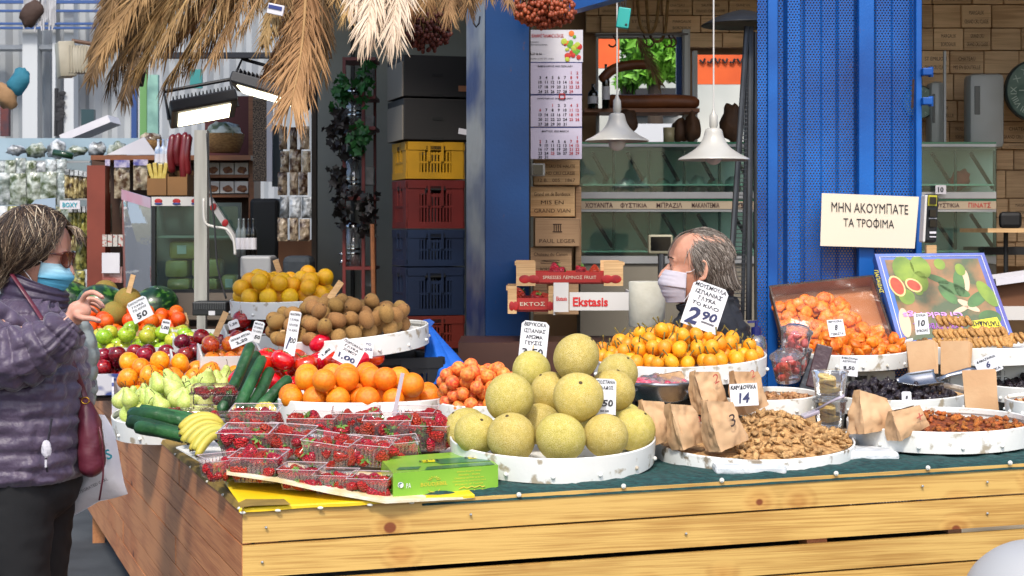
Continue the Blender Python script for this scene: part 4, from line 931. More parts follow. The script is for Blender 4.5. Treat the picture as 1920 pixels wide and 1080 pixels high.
ramp_box(318,606,8.0,.18,.3,7,'mandarin',.036,'x','mandarins in the small box','in the small box',29,.2,w_crate,.09,'mandarin by the watermelon',boxlabel='small wooden box with a few mandarins by the watermelon',rz=14)
ramp_box(478,626,6.9,.24,.26,10,'redapple',.04,'x','deep red apples at the back','in the black edged box',27,.6,whitecard,.08,'deep red apple',boxlabel='white box of deep red apples left of the kiwi tray',rz=14,rot='up')
# watermelons and rear melons
for px,py,Y,r,lb in ((130,566,8.4,.115,'watermelon partly hidden behind the woman'),(192,577,8.25,.125,'watermelon behind the hand of the woman'),(292,576,8.3,.115,'dark watermelon right of the tan melons')):
    cp(PR['watermelon'][0],at(px,py,Y),(.2,.3,px*.1),r,label=lb,group='watermelons at the back left')
for px,py,Y,r,lb in ((198,549,8.3,.066,'tan melon on top of the watermelons at the left'),(240,564,8.05,.068,'biggest tan melon on top above the mandarins'),(214,589,8.0,.064,'tan melon low behind the mandarins')):
    cp(PR['melon_dark'][0],at(px,py,Y),(.2,.3,px*.1),r,label=lb,group='tan melons at the back left')
# platform under the rear fruit
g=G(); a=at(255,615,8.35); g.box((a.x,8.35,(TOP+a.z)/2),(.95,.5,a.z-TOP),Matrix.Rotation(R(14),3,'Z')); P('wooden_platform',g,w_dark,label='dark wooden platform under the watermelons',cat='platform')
# ===== cucumbers
cuc=M('cucumber_skin','#123618',.45,'#2f6234',9,bump=.9,bscale=22,stretch=(1,1,1),coat=.08,rnd=.15,contrast=(.35,.65))
def cucumber(pts,r,label,group):
    P_=cr(pts,6); n=len(P_); rad=[]
    for i in range(n):
        u=i/(n-1); rad.append(r*min(1,.12+ (1-(1-min(u*7,1))**2)*.95)*min(1,.12+(1-(1-min((1-u)*7,1))**2)*.95)*(1-.08*u))
    g=G(); g.tube(P_,rad,20); nn=20
    for i,v in enumerate(g.v[:n*nn]):
        k=i%nn; c=Vector(P_[i//nn]); g.v[i]=c+(v-c)*(1+.045*math.cos(k*2*PI/nn*7)+.06*noise.noise(Vector(v)*90))
    o=P('cucumber',g,cuc,label=label,cat='cucumber',group=group,smooth=True); return o
gr1='cucumbers leaning in front of the tomatoes'
for i,(a,m_,b,r) in enumerate((((412,775,5.35),(447,705,5.5),(472,642,5.62),.020),((438,785,5.3),(468,722,5.42),(494,668,5.55),.0205),((455,790,5.3),(488,736,5.42),(508,690,5.52),.0205),((462,795,5.28),(500,752,5.36),(545,706,5.45),.021),((490,790,5.32),(520,760,5.38),(562,722,5.44),.018),((425,770,5.45),(458,705,5.6),(484,660,5.72),.02))):
    cucumber([at(*a),at(*m_),at(*b)],r,['longest dark cucumber, standing leftmost and highest','upright cucumber right of the longest one','third upright cucumber from the left','low slanting cucumber reaching toward the oranges','small cucumber under the slanting one by the orange tray','cucumber hidden behind the longest ones'][i],gr1)
gr2='cucumbers lying at the left edge'
for i,(a,m_,b,r) in enumerate((((240,778,5.05),(300,781,5.0),(388,800,4.95),.025),((238,789,5.0),(290,800,4.95),(345,815,4.9),.022),((254,800,4.95),(300,808,4.9),(360,822,4.85),.021),((258,768,5.12),(320,778,5.1),(385,790,5.05),.02))):
    cucumber([at(*a),at(*m_),at(*b)],r,['long cucumber lying on top at the left edge of the counter','cucumber lying second from the top at the left edge','lowest cucumber lying beside the bananas','cucumber lying behind at the foot of the pear tray'][i],gr2)
# ===== bananas
ban=M('banana_skin','#bfa93e',.5,'#b3b04c',3,rnd=.05,bump=.05,bscale=60,contrast=(.3,.7)); bt=M('banana_tip','#2e2416',.9)
def bananas(px,py,Y,n,dirs,label,L=.15,r=.0155,seed=1):
    root=T('banana_bunch',at(px,py,Y),label,'bananas'); o=at(px,py,Y); rg=random.Random(seed)
    for k in range(n):
        u=k/(n-1) if n>1 else .5; d=Vector(dirs[0]).lerp(Vector(dirs[1]),u).normalized(); bend=Vector((0,-.3,-1))
        q=[]
        for j in range(6):
            s=j/5; q.append(o+d*L*s*1.0+bend*(.045*math.sin(s*PI*.75)*-.8+.03*s*s)+Vector((0,0,-.01*k%.02)))
        pts=cr([tuple(v) for v in q],3); m_=len(pts); rad=[r*(.35+.65*min(1,(i/(m_-1))*5))*(1 if i<m_*.75 else max(.25,1-((i/m_-.75)/.25)**2*.75)) for i in range(m_)]
        g=G(); g.tube(pts,rad,7); o_=P('banana',g,ban,root,smooth=True)
        g=G(); e=Vector(pts[-1]); e2=(e-Vector(pts[-2])).normalized(); g.tube([e-e2*.002,e+e2*.005],[r*.32,r*.2],6); P('banana_tip',g,bt,o_)
    g=G(); g.ball(o,(.014,.012,.012),8,6); P('stalk',g,M('banana_stalk','#8a8430',.7,'#4a3a1c',30),root,smooth=True)
bananas(418,800,4.78,5,((-.98,-.1,.0),(-.85,-.4,-.25)),'upper banana bunch pointing left beside the strawberries',L=.125,r=.0138)
bananas(425,818,4.70,5,((-.95,-.2,-.12),(-.6,-.6,-.35)),'lower banana bunch with fruit hanging toward the edge',L=.11,r=.0135,seed=2)
bananas(497,762,5.15,3,((-.35,-.2,-.6),(.35,-.2,-.55)),'pale banana bunch peeking out left of the orange tray',L=.09,seed=4)
g=G(); a,b,c_,d_=at(330,838,4.75),at(382,868,4.6),at(442,858,4.72),at(396,822,4.9)
g.add([a,b,c_,d_]+[v-Vector((0,0,.004)) for v in (a,b,c_,d_)],[(0,1,2,3),(7,6,5,4),(0,4,5,1),(1,5,6,2),(2,6,7,3),(3,7,4,0)]); P('cardboard_sheet',g,whitecard,label='white cardboard sheet under the bananas',cat='cardboard')
g=G(); z=.885; A=CR+V*.45+U*.05
g.box((A.x+.17,A.y+.15,.900),(.36,.42,.05),Matrix.Rotation(UA,3,'Z')); P('wooden_board',g,w_dark,label='dark wooden board under the bananas and cucumbers',cat='board')
# ===== strawberry punnets
ribm=glass('punnet_plastic','#faf2f2',.2,.08)
def punnet_proto():
    root=bpy.data.objects.new('punnet',None); COL.objects.link(root); w,d,h=.138,.105,.072; g=G()
    per=[]; n=26
    for (x0,y0,x1,y1,m_) in ((-1,-1,1,-1,30),(1,-1,1,1,22),(1,1,-1,1,30),(-1,1,-1,-1,22)):
        for k in range(m_): 
            t_=k/m_; per.append((x0+(x1-x0)*t_,y0+(y1-y0)*t_,(1 if k%3==1 else 0)*(1 if 1<k<m_-1 else 0),(y0 if y0==y1 else 0),(x0 if x0==x1 else 0)))
    lev=[(0,.82,1),(.15,.85,1),(.75,.965,1),(.85,1.0,0),(1,1.0,0),(1,1.06,0)]
    vs=[]
    for (q,s_,rb_) in lev:
        for (x,y,b_,ny,nx) in per:
            o=-.0028*b_*rb_; vs.append((x*w/2*s_+nx*o,y*d/2*s_+ny*o,q*h))
    N=len(per); g.add(vs,[(i*N+k,i*N+(k+1)%N,(i+1)*N+(k+1)%N,(i+1)*N+k) for i in range(len(lev)-1) for k in range(N)]); g.add([(-w*.41,-d*.41,0.001),(w*.41,-d*.41,.001),(w*.41,d*.41,.001),(-w*.41,d*.41,.001)],[(0,1,2,3)])
    o=bpy.data.objects.new('tray_body',mesh('tray_body',g,ribm)); COL.objects.link(o); o.parent=root
    g=G(); q=[(-w/2*1.04,-d/2*1.05,h),(w/2*1.04,-d/2*1.05,h),(w/2*1.04,d/2*1.05,h),(-w/2*1.04,d/2*1.05,h)]
    for i in range(4): g.tube([q[i],q[(i+1)%4]],.0012,5)
    o=bpy.data.objects.new('lip',mesh('lip',g,M('clear_lip','#b9a6a8',.2,spec=.6))); COL.objects.link(o); o.parent=root
    root['category']='punnet'; return root
pun=punnet_proto()
def punnet(px,pyb,Y,rz,label,s=1,n=20,tilt=(6,0),seed=0,berr=True):
    n=int(n*.88)
    rg=random.Random(seed+int(px)); b=at(px,pyb,Y); e=Euler((R(tilt[0]),R(tilt[1]),R(rz))); R3=e.to_matrix()
    cp(pun,b,e,s,label=label,group='punnets of strawberries')
    pts=settle(n,.0175*s,rect((0,0),(1,0),(0,1),.057*s,.040*s),lambda x,y:.002,lambda x,y:.5*(x*x+y*y)*4,50,seed+int(px),.12)
    for x,y,z,ri in pts:
        cp(rg.choice(PR['strawberry']),b+R3@Vector((x,y,z)),rr(rg),ri*1.44,label='red strawberry in the '+label,group='strawberries in the '+label)
PN=[(418,898,4.42,38,'clear punnet at the far left end of the front row'),(487,900,4.40,-10,'wide clear punnet second in the front row'),(568,915,4.36,-12,'clear punnet third in the front row'),(631,925,4.36,-8,'clear punnet fourth in the front row'),(697,932,4.34,-10,'clear punnet at the right end of the front row')]
for i,(x,y,Y,rz,lb) in enumerate(PN): punnet(x,y-2,Y,rz,lb,[.82,.98,.8,.78,.8][i],[14,19,17,16,19][i])
for i,(x,y,Y,rz,lb) in enumerate(((466,852,4.56,-6,'tall clear punnet at the left of the middle row'),(540,850,4.62,-10,'clear punnet second in the middle row'),(620,868,4.55,-16,'tilted clear punnet in the centre of the middle row'),(693,868,4.58,-8,'clear punnet fourth in the middle row'),(748,860,4.66,10,'turned clear punnet beside the green box'))): punnet(x,y,Y,rz,lb,[1.05,1.0,1.0,.9,.8][i],[20,20,20,18,15][i],(8,[0,3,6,4,-4][i]))
for i,(x,y,Y,rz,lb) in enumerate(((480,808,4.86,0,'clear punnet at the left of the back row'),(590,822,4.84,-5,'clear punnet second in the back row'),(668,812,4.86,4,'clear punnet in the middle of the back row'),(728,826,4.78,0,'clear punnet with the price stick in the back row'),(805,838,4.78,-14,'clear punnet at the back row end by the melons'),(780,806,4.98,-8,'clear punnet at the far back below the oranges'))): punnet(x,y,Y,rz,lb,[1.0,1.0,1.0,1.0,1.05,.9][i],[19,20,20,18,22,16][i])
# closed clamshells
clam=glass('clamshell_plastic','#fbf6f6',.04,.08)
def clamshell(px,pyb,Y,w,d,h,rz,label,n):
    root=T('clamshell',at(px,pyb,Y),label,'clamshell'); b=at(px,pyb,Y); R3=Matrix.Rotation(R(rz),3,'Z'); g=G()
    g.box((0,0,h*.3),(w,d,h*.6),bev=.006); g.v=[R3@v+b for v in g.v]; P('base',g,clam,root)
    g=G(); g.box((0,0,h*.8),(w*.98,d*.98,h*.38),bev=.006); g.box((0,0,h*.62),(w*1.05,d*1.06,.003)); g.v=[R3@v+b for v in g.v]; P('lid',g,clam,root)
    rg=random.Random(n)
    for k in range(n):
        cp(rg.choice(PR['strawberry']),b+R3@Vector((rg.uniform(-.42,.42)*w,rg.uniform(-.36,.36)*d,rg.uniform(.25,.75)*h)),rr(rg),.019,label='small red strawberry inside the '+label,group='strawberries inside the '+label)
clamshell(402,762,5.42,.15,.10,.075,4,'closed clear box above the bananas',13)
clamshell(352,790,5.22,.17,.10,.04,2,'flat closed clear box right of the pears',9)
clamshell(412,793,5.15,.12,.09,.035,-6,'small flat closed clear box behind the bananas',4)
# cardboard tray under strawberries
g=G(); pts=[at(425,886,4.34),at(520,900,4.30),at(620,922,4.26),at(722,940,4.24),at(885,931,4.32)]
back=[at(420,830,4.8),at(520,832,4.9),at(640,832,5.0),at(760,832,5.0),at(880,832,4.95)]
vs=[]; 
for a,b in zip(pts,back): vs+=[a,b,a-Vector((0,0,.006)),b-Vector((0,0,.006))]
fs=[]
for i in range(4): j=4*i; k=j+4; fs+=[(j,k,k+1,j+1),(j+2,j+3,k+3,k+2),(j,j+2,k+2,k)]
g.add(vs,fs); P('cardboard_tray',g,M('card_edge','#c9b482',.8,'#d8d2c0',20),label='flattened cardboard tray under the strawberry punnets',cat='cardboard')
# boards stepping up under punnets
for (px,py,Y,w,d,lb) in ((620,870,4.62,.52,.14,'low board under the middle row of punnets'),(640,840,4.9,.6,.18,'board under the back row of punnets')):
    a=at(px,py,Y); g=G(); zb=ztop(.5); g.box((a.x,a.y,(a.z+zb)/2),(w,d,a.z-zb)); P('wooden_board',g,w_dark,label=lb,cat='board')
# green printed box
gb=T('green_box',at(834,925,4.3),'green printed date carton right of the strawberries at the front edge','box')
gm=M('green_print','#6fa22c',.4,'#8ab93c',3,coat=.3); gd=M('green_print_dark','#1f6a3c',.4,coat=.3)
Rz=Matrix.Rotation(R(6),3,'Z'); fl_=at(737,938,4.29); fr_=at(934,921,4.40); ux=(fr_-fl_).normalized(); wd=(fr_-fl_).length; uy=Vector((-.2,.98,0)).normalized(); uz=Vector((0,0,1)); hb=mm(50,4.33); db=.30
g=G(); vs=[fl_,fr_,fr_+uy*db,fl_+uy*db]; vs=vs+[v+uz*hb for v in vs]; g.add(vs,[(3,2,1,0),(4,5,6,7),(0,1,5,4),(1,2,6,5),(2,3,7,6),(3,0,4,7)]); P('carton',g,gm,gb)
n_=uy*-1; g=G(); fo=lambda u,v:fl_+ux*(wd*u)+uz*(hb*v)-uy*.0012+Vector((0,-.001,0))
gold=M('gold_print','#d0b838',.4)
g.text('BOUDJEBEL',fo(.385,.47),ux,uz,.0125,w=.075); 
for k in range(7):
    a=PI*(k+.5)/7; g.tube([fo(.385,.62)+ux*math.cos(a)*.008+uz*math.sin(a)*.007,fo(.385,.62)+ux*math.cos(a)*.018+uz*math.sin(a)*.012],.0007,4)
g.tube([fo(.385,.28)+ux*math.cos(a)*.016-uz*math.sin(a)*.007 for a in [PI*j/8 for j in range(9)]],.0009,4)
for k in range(5): g.text(['Dattes Deglet Nour','Datteln - Dates','Conserver au frais et au sec','Consommer de préférence avant','Product of Tunisia'][k],fo(.72,.86-.12*k),ux,uz,.0042,w=[.07,.06,.085,.095,.08][k])
g.tube([fo(.62+.025*j,.22+.03*((j*7)%3)) for j in range(11)],.0012,4)
for j in (1,4,6,9): g.ball(fo(.62+.025*j,.13),.0016,6,4)
P('gold_lettering',g,gold,gb)
g=G(); g.lathe([(.001,0),(.0078,.0006)],20,fo(.07,.55),R3=Matrix.Rotation(R(90),3,'X')); g.text('PA',fo(.145,.5),ux,uz,.013,w=.013); P('white_mark',g,whitecard,gb)
g=G(); g.tube([fo(.07,.55)-uy*.001+ux*math.cos(a)*.005+uz*math.sin(a)*.005 for a in [j*.5 for j in range(10)]],.0012,5); P('round_mark',g,M('mark_green','#2a6a6a',.5),gb)
tp_=lambda u,v:fl_+ux*(wd*u)+uy*(db*v)+uz*(hb+.0012)
g=G(); g.add([tp_(.3,.02),tp_(.97,.02),tp_(.97,.2),tp_(.35,.2)],[(0,1,2,3)]); g.add([tp_(.5,.3),tp_(.98,.25),tp_(.98,.6),tp_(.42,.62)],[(0,1,2,3)]); g.add([tp_(.05,.15),tp_(.25,.1),tp_(.3,.25),tp_(.1,.3)],[(0,1,2,3)]); P('dark_print',g,gd,gb)
g=G(); 
for u in (.35,.8): g.add([tp_(u,.45),tp_(u+.12,.44),tp_(u+.13,.58),tp_(u+.01,.6)],[(0,1,2,3)]) ; 
g.v=[v+uz*.001 for v in g.v]; P('yellow_print',g,M('yellow_print','#d8cc20',.4),gb)
g=G()
for u in (.35,.8): g.text('N°1',tp_(u+.065,.52)+uz*.002,ux,uy,.028)
P('black_print',g,M('ink_black','#111111',.6),gb)
# ================= people
def skinmat(name,a,b): 
    m=M(name,a,.5,b,14,bump=.12,bscale=160,sss=.25,contrast=(.3,.7)); return m
def head_geo(g,X4,male=False):
    n=32; S=[(-.118,.066,.012,.020),(-.108,.084,-.01,.034),(-.09,.090,-.035,.047),(-.07,.090,-.058,.056),(-.05,.090,-.078,.064),(-.03,.090,-.090,.070),(-.012,.086,-.097,.0735),(.004,.083,-.101,.075),(.02,.091,-.104,.0765),(.035,.094,-.106,.077),(.055,.090,-.104,.076),(.075,.080,-.098,.070),(.093,.062,-.084,.060),(.106,.038,-.062,.044),(.114,.012,-.036,.024),(.117,-.01,-.014,.004)]
    vs=[]
    for z,f,b,w in cr(S,3):
        c=(f+b)/2; a=(f-b)/2
        for k in range(n):
            t=2*PI*k/n; c_,s_=math.cos(t),math.sin(t); e=.82
            vs.append((c+a*math.copysign(abs(c_)**.9,c_),w*math.copysign(abs(s_)**e,s_),z))
    N=len(vs)//n; st=len(g.v)
    g.add(vs,[(i*n+k,i*n+(k+1)%n,(i+1)*n+(k+1)%n,(i+1)*n+k) for i in range(N-1) for k in range(n)]+[tuple(range(n))[::-1],tuple((N-1)*n+k for k in range(n))])
    # nose, brow, cheeks, lips, jaw, ears
    g.tube([(.080,0,.012),(.092,0,-.008),(.106,0,-.026),(.112,0,-.036),(.100,0,-.046)],[.008,.010,.0125,.0145,.010],10)
    for s in(-1,1):
        g.ball((.098,s*.011,-.041),(.011,.008,.008),10,8)
        g.tube([(.084,s*.008,.019),(.086,s*.028,.022),(.072,s*.052,.017)],[.008,.0095,.007],8)
        g.ball((.064,s*.040,-.028),(.024,.022,.020),10,8)
        g.ball((.0735,s*.031,-.001),(.0125,.0145,.0115),12,8)
        g.tube([(.083,s*.017,.006),(.087,s*.031,.0085),(.076,s*.048,.003)],[.003,.0042,.003],6); g.tube([(.083,s*.019,-.0065),(.0855,s*.031,-.009),(.076,s*.046,-.004)],[.003,.0038,.003],6)
        # ear
        e0=Vector((-.008,s*.076,-.012)); pts=[]
        for k in range(13):
            a=-2.2+4.6*k/12; pts.append(e0+Vector((-.012*math.cos(a)*1.0-.006,s*(.006+.007*(math.cos(a)>-.2)),.030*math.sin(a)+.004)))
        g.tube(pts,.0042,6); g.ball(e0+Vector((-.008,s*.004,0)),(.013,.006,.024),10,8); g.ball(e0+Vector((.002,s*.003,-.028)),(.007,.005,.010),8,6); g.ball(e0+Vector((.006,s*.003,-.004)),(.005,.005,.007),8,6)
    g.tube([(.091,-.020,-.068),(.097,0,-.0655),(.091,.020,-.068)],[.003,.0062,.003],8); g.tube([(.090,-.017,-.075),(.095,0,-.0765),(.090,.017,-.075)],[.003,.007,.003],8)
    g.ball((.080,0,-.103),(.016,.020,.013),10,8)
    g.xf(X4,st)
def neck_geo(g,X4,base,r=.058):
    a=X4@Vector((-.03,0,-.03)); b=X4@Vector((-.035,0,-.085)); g.tube([a,b,b.lerp(base,.5),base],[r*.95,r,r*1.02,r*1.2],20)
def hair_obj(root,X4,locks,mat,name='hair',base=None,w0=.0045,seed=1,flat=.45,parts=7):
    g=G(); rg=random.Random(seed)
    if base: base(g)
    for pts in locks:
        g.t=rg.random(); q=cr([tuple(p) for p in pts],2); m_=len(q); w=w0*rg.uniform(.5,1.3)
        g.tube(q,[w*(.55+.45*min(1,i*3/m_))*(1 if i<m_*.55 else max(.08,1-(i/m_-.55)/.45)) for i in range(m_)],4,cap=False,flat=flat)
    g.xf(X4); return P(name,g,mat,root,smooth=True,tone=True)
def hairmat(name,stops,rough=.4):
    m=bpy.data.materials.new(name); m.use_nodes=True; n=m.node_tree.nodes; l=m.node_tree.links; b=n['Principled BSDF']
    at_=n.new('ShaderNodeAttribute'); at_.attribute_name='tone'; r=n.new('ShaderNodeValToRGB'); r.color_ramp.elements[0].position=0; r.color_ramp.elements[0].color=C(stops[0][1]); r.color_ramp.elements[1].position=stops[-1][0]; r.color_ramp.elements[1].color=C(stops[-1][1])
    for p,c in stops[1:-1]: e=r.color_ramp.elements.new(p); e.color=C(c)
    l.new(at_.outputs['Fac'],r.inputs[0]); l.new(r.outputs[0],b.inputs['Base Color']); b.inputs['Roughness'].default_value=rough; b.inputs['Specular IOR Level'].default_value=.4; MATS[name]=m; return m
def onshell(p,c,rad,k=1.0):
    d=Vector(p)-Vector(c); q=math.sqrt((d.x/rad[0])**2+(d.y/rad[1])**2+(d.z/rad[2])**2)
    return Vector(c)+d*(k/max(q,1e-6)) if q<k else Vector(p)
def quilt(cen,z0,z1,mat,parent,name,pitch=.052,nrow=None,amp=.012,seed=0,n=72,wr=.006):
    """cen: list of (x,y,z,rx,ry,exp) from bottom to top"""
    Q=cr(cen,14); g=G(); vs=[]
    for i,(x,y,z,rx,ry,e) in enumerate(Q):
        b=abs(math.sin(PI*(z-z0)/pitch))**.6
        for k in range(n):
            t=2*PI*k/n; c_,s_=math.cos(t),math.sin(t); 
            nz=noise.noise(Vector((c_*3+seed,s_*3,z*55)))*wr+noise.noise(Vector((c_*9+seed,s_*9,z*14)))*wr
            nz+=wr*.9*abs(noise.noise(Vector((t*14,seed,round((z-z0)/pitch-.5)*3.3+z*12))))
            o=amp*(b-.7)+nz
            vs.append((x+(rx+o)*math.copysign(abs(c_)**e,c_),y+(ry+o)*math.copysign(abs(s_)**e,s_),z))
    N=len(Q); g.add(vs,[(i*n+k,i*n+(k+1)%n,(i+1)*n+(k+1)%n,(i+1)*n+k) for i in range(N-1) for k in range(n)]+[tuple(range(n))[::-1],tuple((N-1)*n+k for k in range(n))])
    return P(name,g,mat,parent,smooth=True)
def puff(g,pts,pitch=.05,amp=.012,seed=0,n=40,wr=.008,sub=16):
    Q=cr(pts,sub); L=0; acc=[0]
    for a,b in zip(Q,Q[1:]): L+=(Vector(b[:3])-Vector(a[:3])).length; acc.append(L)
    st=len(g.v); g.tube([q[:3] for q in Q],[q[3] for q in Q],n)
    for i in range(len(Q)):
        b=abs(math.sin(PI*acc[i]/pitch))**.55; c=Vector(Q[i][:3])
        for k in range(n):
            v=g.v[st+i*n+k]; d=(v-c).normalized(); o=amp*(b-.7)+wr*noise.noise(v*26+Vector((seed,0,0)))+wr*.8*noise.noise(Vector((k*.7,acc[i]*18,seed)))
            g.v[st+i*n+k]=v+d*o
jack=M('purple_nylon','#3b2e42',.48,'#4e4056',3,bump=.5,bscale=45,sheen=.25); collar_m=M('dark_purple_nylon','#2e2436',.5,'#3c3046',5,bump=.25,bscale=70)
sheen_m=M('painted_sheen_nylon','#6e7674',.4,'#858c8a',4,bump=.25,bscale=60)  # silvery sheen of the purple jacket, put into a plain grey colour
# ---------- woman
YW=4.62
def w(px,py,dy=0): 
    return at(px,py,YW+dy)
wo=T('person',Vector((w(45,900).x,YW,0)),'woman in purple quilted jacket and blue face mask reaching toward the fruit','person')
HW=Matrix.Translation(w(67,474))@Matrix.Rotation(R(3),4,'Z')@Matrix.Rotation(R(12),4,'Y')@Matrix.Scale(.97,4)
g=G(); head_geo(g,HW); neck_geo(g,HW,w(45,585),.052)
tor=[(w(42,900).x,YW,.90,.14,.17,.9),(w(50,800).x,YW,1.04,.13,.16,.9),(w(55,700).x,YW,1.19,.12,.17,.9),(w(50,620).x,YW,1.31,.10,.17,.9),(w(48,570).x,YW,1.385,.06,.09,1)]
vs=[];n=24
Q=cr(tor,4)
for x,y,z,rx,ry,e in Q:
    for k in range(n): t=2*PI*k/n; vs.append((x+rx*math.cos(t),y+ry*math.sin(t),z))
g.add(vs,[(i*n+k,i*n+(k+1)%n,(i+1)*n+(k+1)%n,(i+1)*n+k) for i in range(len(Q)-1) for k in range(n)]+[tuple(range(n))[::-1],tuple((len(Q)-1)*n+k for k in range(n))])
legs=[]
for dy,x1,x2,x3 in((-.085,28,38,36),(.085,66,74,72)):
    lp=[tuple(w(x1+6,885,dy)),tuple(w(x1,1000,dy)),tuple(w(x2,1140,dy)),tuple(w(x2-6,1300,dy)),tuple(w(x3-12,1450,dy))]; legs.append(lp)
    g.tube([Vector(q) for q in lp],[.095,.085,.058,.052,.038],16)
    f=w(x3-12,1465,dy); g.tube([f+Vector((-.05,0,-.0)),f+Vector((.06,0,-.02)),f+Vector((.15,0,-.03))],[.035,.034,.02],12)
# near arm and reaching hand
sh_=w(5,590,-.17); el=w(-38,672,-.22); wr=w(134,603,-.20)
g.tube([sh_,el],[.05,.045],14); g.tube([el,el.lerp(wr,.5),wr],[.045,.04,.026],14); g.ball(el,.046,14,10)
hz=lambda px,py,dz=-.2: w(px,py,dz)
g.tube([wr,hz(140,594,-.20),hz(148,584,-.20),hz(157,574,-.20)],[.025,.027,.030,.026],16,flat=.62)
g.ball(hz(149,582,-.205),(.034,.018,.028),14,10)
def finger(pts,r): g.tube([hz(*p) for p in cr(pts,3)],[r*(1-.22*i/ (3*(len(pts)-1))) for i in range(3*(len(pts)-1)+1)],12); q=hz(*pts[-1]); g.ball(q,r*.80,10,8)
finger([(152,568,-.205),(160,553,-.225),(173,548,-.235),(184,552,-.24),(192,558,-.24)],.0090)
finger([(156,572,-.195),(166,561,-.195),(178,562,-.20),(187,568,-.20),(193,575,-.205)],.0092)
finger([(157,576,-.18),(168,568,-.17),(179,571,-.17),(187,577,-.17)],.0085)
finger([(156,580,-.165),(166,576,-.15),(175,580,-.145),(181,585,-.145)],.0075)
finger([(143,590,-.22),(154,596,-.24),(168,597,-.245),(178,599,-.245),(186,602,-.245)],.0098)
# far arm inside its sleeve
g.tube([w(60,590,.17),w(140,700,.18)],[.05,.042],12); g.tube([w(140,700,.18),w(150,775,.12)],[.04,.03],12); g.ball(w(153,790,.12),(.026,.02,.035),10,8)
for k in range(4): g.tube([w(148+k*3,800,.11+k*.012),w(152+k*3,818,.10+k*.012),w(147+k*3,822,.09+k*.012)],[.008,.008,.007],8)
sk=skinmat('woman_skin','#b98470','#cb9a86')
b_=remesh(g,.0042,5); P('body',b_,sk,wo,smooth=True)
# nails
for (px,py,dz) in ((191,556,-.249),(192.5,573,-.213),(186,600.5,-.253)): g=G(); g.ball(hz(px,py,dz),(.0055,.002,.004),8,6); P('fingernail',g,M('nail','#c98f84',.2),wo,smooth=True)
g=G(); g.lathe([(.0102,-.0015),(.0114,0),(.0102,.0015)],16,hz(164,562.3,-.195),R3=Euler((0,R(75),0)).to_matrix()); P('ring',g,M('gold','#c99a3a',.25,metal=1),wo,smooth=True)
# jacket torso with collar
torso=[(w(44,893).x,YW,w(0,893).z,.160,.205,.85),(w(46,870).x,YW,w(0,870).z,.168,.212,.85),(w(52,800).x,YW,w(0,800).z,.166,.208,.85),(w(58,720).x,YW,w(0,720).z,.160,.205,.85),(w(58,660).x,YW,w(0,660).z,.150,.20,.85),(w(56,610).x,YW,w(0,610).z,.130,.185,.9),(w(54,575).x,YW,w(0,575).z,.100,.13,1),(w(62,558).x,YW,w(0,558).z,.085,.095,1)]
jk=quilt(torso,.0,1,jack,wo,'jacket',.047,amp=.011,seed=3,n=110,wr=.009)
g=G(); c0=w(60,590); 
colr=[(w(56,592).x,YW,w(0,592).z,.098,.104,1),(w(62,570).x,YW,w(0,570).z,.095,.094,1),(w(68,548).x,YW,w(0,548).z,.088,.086,1),(w(66,530).x,YW,w(0,530).z,.086,.084,1),(w(62,518).x,YW,w(0,518).z,.080,.080,1)]
Q=cr(colr,8); n=48; vs=[]
for x,y,z,rx,ry,e in Q:
    for k in range(n):
        t=2*PI*k/n; o=.006*abs(math.sin(z*PI/.026))+.003*noise.noise(Vector((t*4,z*40,0))); vs.append((x+(rx+o)*math.cos(t),y+(ry+o)*math.sin(t),z+.035*(-math.cos(t))*((z-Q[0][2])/.11)))
m_=len(vs)
for x,y,z,rx,ry,e in Q[::-1][:14]:
    for k in range(n): t=2*PI*k/n; vs.append((x+(rx-.008)*math.cos(t),y+(ry-.008)*math.sin(t),z+.035*(-math.cos(t))*((z-Q[0][2])/.11)))
N=len(vs)//n; g.add(vs,[(i*n+k,i*n+(k+1)%n,(i+1)*n+(k+1)%n,(i+1)*n+k) for i in range(N-1) for k in range(n)]); P('collar',g,collar_m,jk,smooth=True)
g=G(); puff(g,[tuple(w(8,585,-.14))+(.085,),tuple(w(-18,625,-.17))+(.093,),tuple(w(-30,662,-.20))+(.092,),tuple(w(10,672,-.215))+(.084,),tuple(w(55,662,-.215))+(.078,),tuple(w(95,640,-.21))+(.068,),tuple(w(122,615,-.205))+(.052,),tuple(w(136,602,-.20))+(.036,)],.04,.010,2,64,.016,20); P('sleeve',g,jack,jk,smooth=True)
g=G(); puff(g,[tuple(w(100,590,.10))+(.070,),tuple(w(118,620,.10))+(.080,),tuple(w(130,660,.09))+(.078,),tuple(w(136,700,.09))+(.070,),tuple(w(142,745,.10))+(.055,),tuple(w(148,772,.12))+(.04,)],.042,.007,9,48,.010,16); P('sleeve',g,sheen_m,jk,label='far sleeve of the jacket, its silvery sheen painted grey',smooth=True)
# zip pocket on the side
g=G(); g.tube([w(97,785,-.212),w(93,810,-.218),w(88,840,-.220),w(86,868,-.219),w(89,885,-.214)],.0035,6); P('zip',g,M('zip_dark','#1d1722',.5),jk)
g=G(); g.ball(w(87,842,-.223),(.014,.008,.024),10,8,fn=lambda v:v*(1+.3*noise.noise(v*3))); g.tube([w(86,862,-.226),w(86,876,-.226)],.0035,6); P('zip_pull',g,M('tissue','#b9b6bd',.6,bump=.4),jk)
